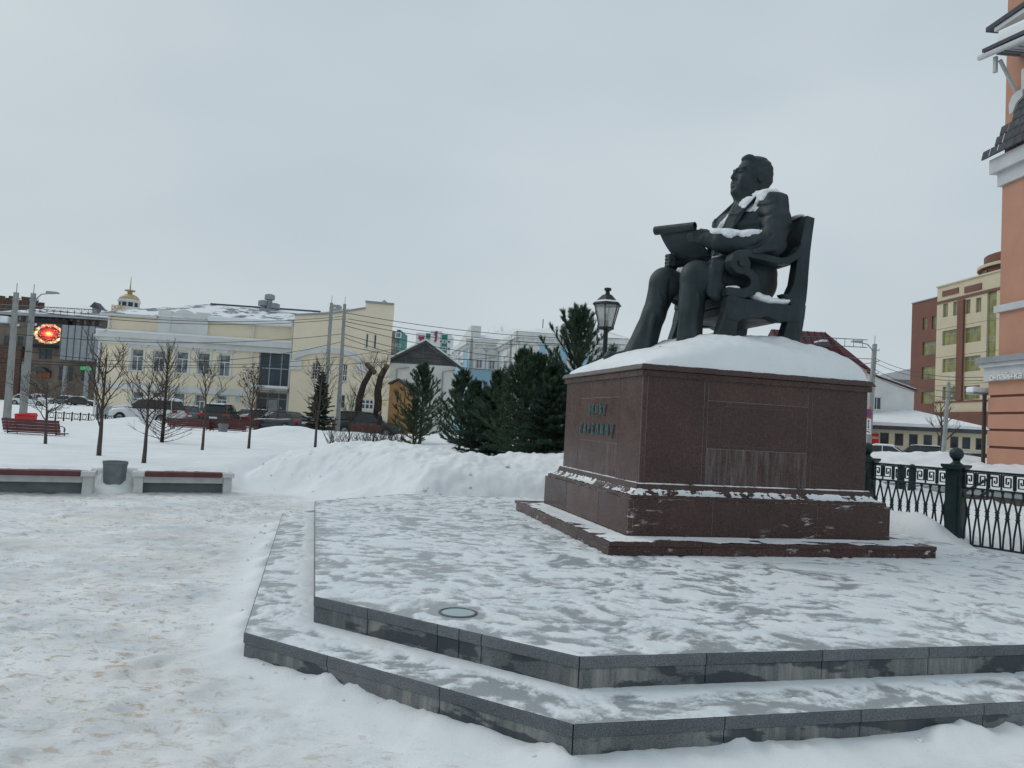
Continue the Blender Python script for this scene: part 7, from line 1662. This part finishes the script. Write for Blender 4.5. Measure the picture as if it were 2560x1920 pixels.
# ================================================================== cars
M_TYRE = simple('tyre_rubber', (.02, .02, .02), .9, .1); M_RIM = simple('alloy_rim', (.30, .31, .32), .4, .1, 5, .6); M_CGL = mat_glass('car_glass', (.020, .028, .030), .05, .3, 1.0); M_TAIL = simple('tail_light_red', (.45, .02, .03), .3, .1); M_HEAD = simple('head_light_clear', (.55, .57, .58), .2, .1)
def mat_paint(n, c): t = NT(n); t.set(c, .28, .0, .5); t.b.inputs['Coat Weight'].default_value = .5; return t.m
P_BLK = mat_paint('black_car_paint', (.012, .014, .016)); P_NAVY = mat_paint('dark_blue_car_paint', (.012, .022, .032)); P_WHT = mat_paint('white_car_paint', (.62, .64, .66)); P_GRY = mat_paint('grey_car_paint', (.10, .11, .115)); P_GRN = mat_paint('dark_green_car_paint', (.018, .03, .028))
def loft(m, secs, cap=True):                             # secs: list of (x, [(y,z)...]) half sections mirrored
    n = len(secs[0][1]); V = []; F = []
    for x, hs_ in secs:
        ring_ = hs_+[(-y, z) for y, z in hs_[::-1]]
        V += [(x, y, z) for y, z in ring_]
    k = 2*n
    for i in range(len(secs)-1):
        for q in range(k): F.append((i*k+q, i*k+(q+1) % k, (i+1)*k+(q+1) % k, (i+1)*k+q))
    F += [tuple(range(k)), tuple(range((len(secs)-1)*k, len(secs)*k))[::-1]]
    m.add(V, F)
def car(px, py, D, heading, paint, label, kind='sedan', snow=0, group='cars parked in the snow', z=None):
    p = at(px, py, D); zg = z if z is not None else gz(p[0], p[1])-.05; t = thing('parked_car', label, 'car', (p[0], p[1], zg), heading, group)
    suv = kind == 'suv'; roof = 1.70 if suv else 1.46; belt = 1.06 if suv else .94; hood = 1.02 if suv else .84; boot = belt+.02 if suv else .98; W = .90
    def hs_(w, zl, zt_, r=.12): return [(.05, zl), (w*.82, zl), (w*.97, zl+.12), (w, (zl+zt_)/2), (w*.985, zt_-r), (w*.93, zt_-r*.35), (w*.80, zt_), (.05, zt_+.015)]
    m = MB()
    S_ = [(-2.28, .70, .42, .62), (-2.24, .82, .30, boot-.18), (-2.10, .87, .24, boot-.02), (-1.6, W, .22, boot+.01), (-.9, W, .20, belt+.01), (.4, W, .20, belt-.02), (.95, W, .20, hood+.06), (1.6, .885, .22, hood), (2.05, .84, .24, hood-.08), (2.22, .76, .30, hood-.20), (2.28, .62, .40, hood-.34)]
    loft(m, [(x, hs_(w, a, b)) for x, w, a, b in S_]); body = m.build('body', paint, t, autosmooth=50)
    def cs(w0, w1, z0, z1): return [(.05, z0), (w0*.99, z0), (w0, z0+.03), (w0+(w1-w0)*.5, (z0+z1)/2), (w1, z1-.08), (w1*.93, z1-.02), (w1*.7, z1), (.05, z1+.012)]
    rear0, rear1 = (-2.12, -1.90) if suv else (-1.95, -1.15)
    m = MB(); b0 = belt-.03
    loft(m, [(rear0, cs(.78, .74, b0, b0+.06)), ((rear0+rear1)/2, cs(.80, .68, b0, (b0+roof)/2+.10)), (rear1, cs(.81, .64, b0, roof-.05)), (-.5, cs(.82, .64, b0, roof-.012)), (.0, cs(.82, .64, b0, roof-.02)), (.35, cs(.82, .64, b0, roof-.06)), (.95, cs(.81, .72, b0, b0+.18)), (1.15, cs(.80, .76, b0, b0+.05))]); m.build('windows', M_CGL, t, autosmooth=50)
    m = MB(); loft(m, [(rear1-.12, [(.05, roof-.10), (.55, roof-.10), (.60, roof-.09), (.60, roof-.06), (.5, roof-.05), (.05, roof-.05)]), (rear1+.1, [(.05, roof-.08), (.60, roof-.10), (.655, roof-.07), (.64, roof-.03), (.55, roof-.005), (.05, roof+.01)]), (-.4, [(.05, roof-.06), (.60, roof-.08), (.66, roof-.05), (.645, roof-.01), (.55, roof+.012), (.05, roof+.03)]), (.15, [(.05, roof-.07), (.60, roof-.09), (.655, roof-.06), (.64, roof-.025), (.55, roof-.0), (.05, roof+.015)]), (.42, [(.05, roof-.12), (.55, roof-.12), (.60, roof-.11), (.60, roof-.08), (.5, roof-.07), (.05, roof-.06)])]); m.build('roof', paint, body, autosmooth=50)
    for sgn in (-1, 1):
        m = MB()
        for a_, b_ in (((1.0, .80), (.38, .655)), ((-.42, .83), (-.42, .655)), ((rear0+.12, .80), (rear1+.02, .645))): m.tube([(a_[0], sgn*a_[1], b0+.02), (b_[0]*.5+a_[0]*.5+.0, sgn*((a_[1]+b_[1])/2+.02), (b0+roof)/2-.02), (b_[0], sgn*b_[1], roof-.07)], .032, 5)
        m.build('pillars', paint, body); MB().box(.55, .72, sgn*.98-.08, sgn*.98+.08, belt+.02, belt+.15).build('mirror', paint, body, bevel=.03)
        MB().box(-2.27, -2.05, sgn*.72-.14, sgn*.72+.14, .72 if not suv else .85, .88 if not suv else 1.02).build('tail_light', M_TAIL, body, bevel=.03); MB().box(2.0, 2.24, sgn*.62-.16, sgn*.62+.16, .60, .72).build('head_light', M_HEAD, body, bevel=.03)
        for x in (-1.38, 1.36):
            w = MB(); w.v += []; rr_ = .33 if not suv else .37; prof = [(.18, -.10), (rr_-.03, -.11), (rr_, -.08), (rr_, .08), (rr_-.03, .11), (.18, .10)]
            w.lathe(prof, (0, 0, 0), 20); w.v = [(v[0]+x, v[2]+sgn*.84, v[1]+rr_) for v in w.v]; wo_ = w.build('wheel', M_TYRE, t, autosmooth=40)
            r2 = MB(); r2.lathe([(.02, -.02), (.20, -.03), (.22, .0), (.20, .03), (.02, .02)], (0, 0, 0), 14); r2.v = [(v[0]+x, v[2]*1.0+sgn*.935, v[1]+rr_) for v in r2.v]; r2.build('rim', M_RIM, wo_)
    MB().box(-2.31, -2.27, -.26, .26, .66, .78).build('number_plate', M_FRM, body); MB().box(-2.33, -2.2, -.82, .82, .36, .52).build('rear_bumper', paint, body, bevel=.04); MB().box(2.2, 2.32, -.70, .70, .34, .50).build('front_bumper', paint, body, bevel=.04)
    if snow:
        m = MB(); loft(m, [(rear1-.1, [(.05, roof-.08), (.5, roof-.08), (.55, roof-.04), (.5, roof-.01), (.3, roof+.02), (.05, roof+.03)]), (rear1+.2, [(.05, roof-.02), (.58, roof-.03), (.62, roof+.0), (.58, roof+.05*snow), (.4, roof+.08*snow), (.05, roof+.09*snow)]), (.1, [(.05, roof-.02), (.58, roof-.03), (.62, roof+.0), (.58, roof+.05*snow), (.4, roof+.08*snow), (.05, roof+.09*snow)]), (.4, [(.05, roof-.1), (.5, roof-.1), (.55, roof-.07), (.5, roof-.04), (.3, roof-.02), (.05, roof-.02)])]); m.build('roof_snow', M_SNOW, body, autosmooth=60)
        MB().prism([(.9, hood+.10), (2.1, hood-.06), (2.0, hood+.05*snow), (1.1, hood+.16*snow+.02)], -.7, .7).build('bonnet_snow', M_SNOW, body, bevel=.05)
    return t
car(700, 1060, 53, radians(152), P_NAVY, 'dark navy saloon with red tail light in front of the yellow annex')
car(553, 1060, 54, radians(97), P_BLK, 'black car seen squarely from behind, parked at the yellow building', 'suv', .5)
car(470, 1058, 56, radians(112), P_GRY, 'grey car with red tail light showing beside the black one', 'sedan', .6)
car(368, 1062, 49, radians(176), P_WHT, 'white car half buried in snow with its dark side windows showing', 'suv', 1.4)
car(645, 1055, 58, radians(70), P_BLK, 'dark car parked close to the glazed entrance', 'sedan', .5)
car(920, 1070, 50, radians(2), P_GRN, 'dark green estate car behind the tangled shrub', 'suv')
car(2192, 1142, 60, radians(150), P_WHT, 'white car roof below the red banner', 'sedan', 1.0, 'cars parked across the street', 0.0)
car(2292, 1146, 64, radians(140), P_BLK, 'black off-roader parked before the low cream building', 'suv', .4, 'cars parked across the street', -.1)
car(2372, 1150, 58, radians(120), P_NAVY, 'dark saloon nosed behind the bare street tree', 'sedan', .5, 'cars parked across the street', -.2)
car(2440, 1150, 52, radians(160), P_BLK, 'black car beside the orange building, cut by its corner', 'sedan', .0, 'cars parked across the street', -.2)
for i_, (px, D, pt, lb) in enumerate(((160, 120, P_GRY, 'small grey car far off by the shopping building columns'), (205, 118, P_BLK, 'small black car far off below the green shop sign'), (92, 124, P_WHT, 'small pale car far off under the arched awning'), (72, 100, P_WHT, 'snow-covered pale car beyond the pair of grey poles'))):
    car(px, 1000, D, radians((175, 5, 170, 20)[i_]), pt, lb, 'sedan', 1.0, 'distant cars by the shopping building')

# ================================================================== passers-by
def person(px, py, D, coat, legs, hat, rz, label, H=1.72, zoff=0.0):
    p = at(px, py, D); zg = gz(p[0], p[1])+zoff; s = SDF((-.42, -.42, -.02), (.42, .42, 1.80), .02)
    s.chain([(0, .10, .05), (.02, .10, .45), (0, .09, .88)], [.065, .075, .10], .03); s.chain([(0, -.10, .05), (.06, -.10, .45), (0, -.09, .88)], [.065, .075, .10], .03)
    s.ell((0, 0, .95), (.15, .19, .16), .06); s.ell((0, 0, 1.22), (.15, .20, .26), .06); s.cone((0, -.15, 1.40), (0, .15, 1.40), .075, .075, .05); s.cone((0, 0, 1.42), (.01, 0, 1.54), .055, .055, .03)
    s.ell((.02, 0, 1.60), (.095, .078, .12), .02); s.ell((.115, 0, 1.59), (.018, .014, .02), .015)
    for q in (1, -1):
        s.chain([(0, q*.20, 1.39), (-.02, q*.27, 1.12), (.08, q*.26, .88)], [.07, .062, .05], .03); s.ell((.11, q*.255, .83), (.045, .03, .06), .02)
        for k in range(4): s.cone((.10+.022*k, q*.255, .80), (.115+.018*k, q*.25, .74), .012, .010, .006)
        s.cone((.15, q*.24, .83), (.17, q*.225, .78), .013, .011, .008); s.chain([(0, q*.10, .05), (.16, q*.11, .035)], [.065, .045], .02)
    t = thing('person', label, 'person', (p[0], p[1], zg), rz); V, F = s.mesh(); V = V*H/1.72; b = npmesh('body', V, F, None, t)
    b.data.materials.append(coat); b.data.materials.append(legs); b.data.materials.append(simple('skin_tone', (.45, .28, .21), .6, .05) if 'skin_tone' not in MATS else MATS['skin_tone'])
    zc = np.array([np.mean([V[i][2] for i in f]) for f in F]); xc = np.array([np.mean([V[i][0] for i in f]) for f in F]); mi = np.where(zc < .78, 1, np.where((zc > 1.50*H/1.72) & (xc > .035), 2, 0)).astype(np.int32); b.data.polygons.foreach_set('material_index', mi)
    m = MB(); m.ball((.0, 0, 1.655*H/1.72), .108, 12, 8, (1, .88, .72)); m.build('hat', hat, t, smooth=True)
C_RED = simple('red_coat', (.30, .03, .05), .9, .1); C_DRK = simple('dark_coat', (.02, .022, .028), .9, .1); C_MAR = simple('maroon_hat', (.12, .03, .05), .9, .1)
person(30, 990, 112, C_RED, C_DRK, C_MAR, 1.2, 'person in a red coat walking far behind the paired grey poles')
person(949, 1062, 47.5, C_DRK, C_DRK, simple('grey_hat', (.2, .2, .2), .9, .1), pi, 'person in dark clothes and grey hat standing by the estate car')
person(699, 1060, 57, C_MAR, C_DRK, C_MAR, -1.5, 'person in maroon hat behind the navy saloon')

# ================================================================== loose lumps of snow along the steps and the bank foot
def clods():
    rnd = random.Random(9); m = MB(); ring_pts = []
    for i in range(8):
        p, q = LOWER[i], LOWER[(i+1) % 8]; L = hypot(q[0]-p[0], q[1]-p[1]); n = (-(q[1]-p[1])/L, (q[0]-p[0])/L)
        if i in (0, 7, 6):
            for k in range(int(L*3.2)):
                t = rnd.random(); o_ = abs(rnd.gauss(0, .16))+.02; ring_pts.append(M2W(p[0]+(q[0]-p[0])*t-n[0]*o_, p[1]+(q[1]-p[1])*t-n[1]*o_)[:2]+(rnd.choice((.008, .010, .014, .022)),))
    for k in range(45):
        t = rnd.random(); x = -5.2+6.5*t; y = np.interp(x, [e[0] for e in EDGE], [e[1] for e in EDGE])+rnd.gauss(.5, .7); ring_pts.append((x, y, rnd.choice((.012, .018, .028, .04))))
    for k in range(30): ring_pts.append((rnd.uniform(-9, 3), rnd.uniform(2.4, 12), rnd.choice((.006, .009, .012))))
    for x, y, r in ring_pts:
        a, b = W2M(x, y)
        if inside(np.array([a]), np.array([b]), LOWER)[0]: continue
        k = len(m.v); z = gz(x, y); m.ball((x, y, z+r*.05), r, 7, 5, (rnd.uniform(.8, 1.4), rnd.uniform(.8, 1.3), rnd.uniform(.55, .9)))
        for i_ in range(k, len(m.v)): v_ = m.v[i_]; m.v[i_] = (v_[0]+rnd.uniform(-.2, .2)*r, v_[1]+rnd.uniform(-.2, .2)*r, v_[2]+rnd.uniform(-.2, .2)*r)
    tag(m.build('snow_clods', M_SNOW, None, smooth=True, recalc=True), 'loose lumps of snow scattered along the steps and bank', 'snow', kind='stuff')
clods()
